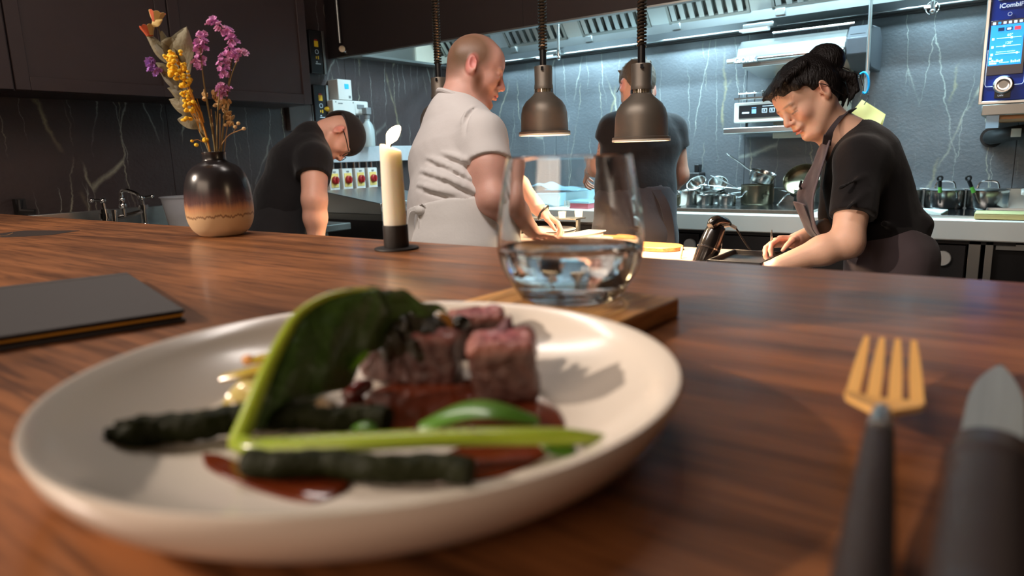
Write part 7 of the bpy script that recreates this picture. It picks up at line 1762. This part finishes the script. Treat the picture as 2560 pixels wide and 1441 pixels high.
fl_ = [(-1.2584, 2.7728, 1.0804), (-1.2211, 2.7738, 1.0224), (-1.1947, 2.7665, 0.9376), (-1.1800, 2.7529, 0.8360)]
ribbon(fl_, CX * 0.9, 0.040, 0.006, 'apron_flap', MATS['charcoal_apron'], bk)
legs(bk, hip - side * 0.09 - Vector((0, 0, 0.05)), hip + side * 0.09 - Vector((0, 0, 0.05)), trouser, CF)

# ------------------------------------------------------------------ man in black with a cap, bending over the sink bench
cp_ = thing('person', 'man in black t-shirt, cap and glasses bending forward beside the candle', 'person', (-2.55, 1.75, 0))
hO = V3((-2.5173, 2.0919, 1.3531))
HC = frame(hO, CX * 0.40 - CU * 0.92 + CF * 0.05, CX * 0.80 + CU * 0.40 + CF * 0.55, 0.93)
nk = V3((-2.5839, 2.0411, 1.3467)); chest = V3((-2.6318, 1.9775, 1.2295)); waist = V3((-2.6710, 1.9125, 1.0800)); hip = V3((-2.6757, 1.8417, 0.9055))
side = CF.copy(); side.z = 0; side = (side * 0.9 - Vector((CX.x, CX.y, 0)) * 0.35).normalized()
shN = V3((-2.4507, 1.9137, 1.2506)); shF = V3((-2.7363, 2.0944, 1.2465)); elN = V3((-2.4027, 1.8592, 1.0872)); wrN = V3((-2.4186, 1.8643, 0.8942)); elF = V3((-2.7112, 2.0745, 1.0873)); wrF = V3((-2.5941, 1.9852, 0.8834))
lo, hi = bounds([hO, hip, shN, shF, elN, wrN, elF, wrF, (-2.4408, 1.8897, 0.8050)], 0.16)
s = SDF(lo, hi, 0.0046)
head(s, HC)
s.chain([hO - CX * 0.045 + CU * 0.02, nk], [0.058, 0.062], 0.03)
s.loft([(nk - CX * 0.03 - CU * 0.03, side, 0.07, 0.055), (chest, side, 0.155, 0.105), (waist, side, 0.145, 0.105), (hip, side, 0.155, 0.115)], 0.03)
for a, b, c in ((shN, elN, wrN), (shF, elF, wrF)):
    s.chain([a, b], [0.060, 0.052], 0.03); s.chain([b, b.lerp(c, 0.4), c], [0.052, 0.049, 0.031], 0.02)
hand(s, wrN, -CU + CX * 0.2, -CF, CX, (0.4, 0.5, 0.6, 0.7), 0.98); hand(s, wrF, -CU + CX * 0.1, CX, -CF, (0.4, 0.5, 0.6, 0.7), 0.98)
def paintC(V):
    out, l = spots(V, HC, lin(222, 168, 146), [((-0.008, -0.08, 0), (0.02, 0.012, 0.035), lin(232, 142, 130), 0.7, 0.3), ((-0.008, 0.08, 0), (0.02, 0.012, 0.035), lin(232, 142, 130), 0.7, 0.3),
        ((0.098, 0, -0.063), (0.012, 0.024, 0.010), lin(190, 96, 92), 0.7, 0.3), ((0.04, 0, -0.07), (0.05, 0.07, 0.03), lin(180, 110, 84), 0.5, 0.4)])
    return out
s.build('body', skin_m, cp_, 2, paintC)
lo, hi = bounds([hO], 0.19); s = SDF(lo, hi, 0.0045); Rn = np.array(HC.to_3x3() * (1 / 0.95)); Ph = lambda *p: HC @ Vector(p)
s.ell(Ph(-0.004, 0, 0.056), (0.104, 0.086, 0.090), Rn, 0.0)
s.ell(Ph(-0.04, 0, 0.03), (0.070, 0.078, 0.055), Rn, 0.02)
s.rbox(Ph(0.06, 0, -0.075), (0.16, 0.14, 0.090), np.array((HC.to_3x3() * (1 / 0.95)) @ R3(0, 0.22, 0).to_3x3()), 0.004, 0.004, 's')
hat = s.build('cap', cloth_mat('black_cap', S(34, 28, 27)), cp_, 1)
MB().ball(Ph(-0.004, 0, 0.146), 0.008, 8).build('cap_button', MATS['black_cap'], hat)
for sg in (-1, 1): MB().tube([Ph(-0.006, sg * 0.084, 0.018), Ph(0.05, sg * 0.080, 0.012), Ph(0.098, sg * 0.066, 0.006)], 0.0022, 8).build('glasses_arm', 'black', cp_)
for sg in (-1, 1): MB().tube([Ph(0.104, sg * 0.034 + 0.024 * math.cos(a), 0.002 + 0.018 * math.sin(a)) for a in np.linspace(0, 2 * PI, 21)], 0.0018, 6).build('glasses_rim', 'black', cp_)
lo, hi = bounds([nk, hip, shN, shF, elN, elF], 0.15); lo[2] = 0.85; hi[2] = nk.z + 0.12
s = SDF(lo, hi, 0.0060)
s.loft([(nk - CX * 0.022, side, 0.080, 0.072), (V3((-2.6127, 2.0030, 1.2768)), side, 0.140, 0.100), (chest, side, 0.182, 0.134), (waist, side, 0.172, 0.132), (hip, side, 0.178, 0.134)], 0.04)
s.chain([nk - CX * 0.02 - CU * 0.01, shN], [0.072, 0.070], 0.04); s.chain([nk - CX * 0.02 - CU * 0.01, shF], [0.072, 0.068], 0.04)
sNe = V3((-2.4283, 1.8834, 1.1870)); s.cone(shN, sNe, 0.072, 0.071, 0.03, flat=True); s.chain([shF, shF.lerp(elF, 0.6)], [0.078, 0.070], 0.03)
s.noise(0.0035, 26, 81); s.noise(0.001, 80, 82)
s.build('tshirt', black_tee, cp_, 2)
lo, hi = bounds([waist, hip], 0.24); lo[2] = 0.50; hi[2] = waist.z + 0.04
s = SDF(lo, hi, 0.0075)
s.loft([(waist - CU * 0.03, side, 0.180, 0.142), (hip, side, 0.186, 0.146), (hip - Vector((0, 0, 0.3)), side, 0.2, 0.15)], 0.02); s.cut(waist - CU * 0.02, CU); s.noise(0.003, 30, 85)
s.build('apron', cloth_mat('black_apron', S(30, 28, 30)), cp_, 1)
legs(cp_, hip - side * 0.09 - Vector((0, 0, 0.05)), hip + side * 0.09 - Vector((0, 0, 0.05)), trouser, CX)

# ------------------------------------------------------------------ lettering becomes plain mesh
bpy.context.view_layer.update()
dg = bpy.context.evaluated_depsgraph_get()
for o in [x for x in bpy.data.objects if x.type == 'FONT']:
    me = bpy.data.meshes.new_from_object(o.evaluated_get(dg))
    n = bpy.data.objects.new(o.name, me); col.objects.link(n)
    n.parent = o.parent; n.matrix_parent_inverse = o.matrix_parent_inverse.copy(); n.matrix_basis = o.matrix_basis.copy()
    nm = o.name; bpy.data.objects.remove(o); n.name = nm
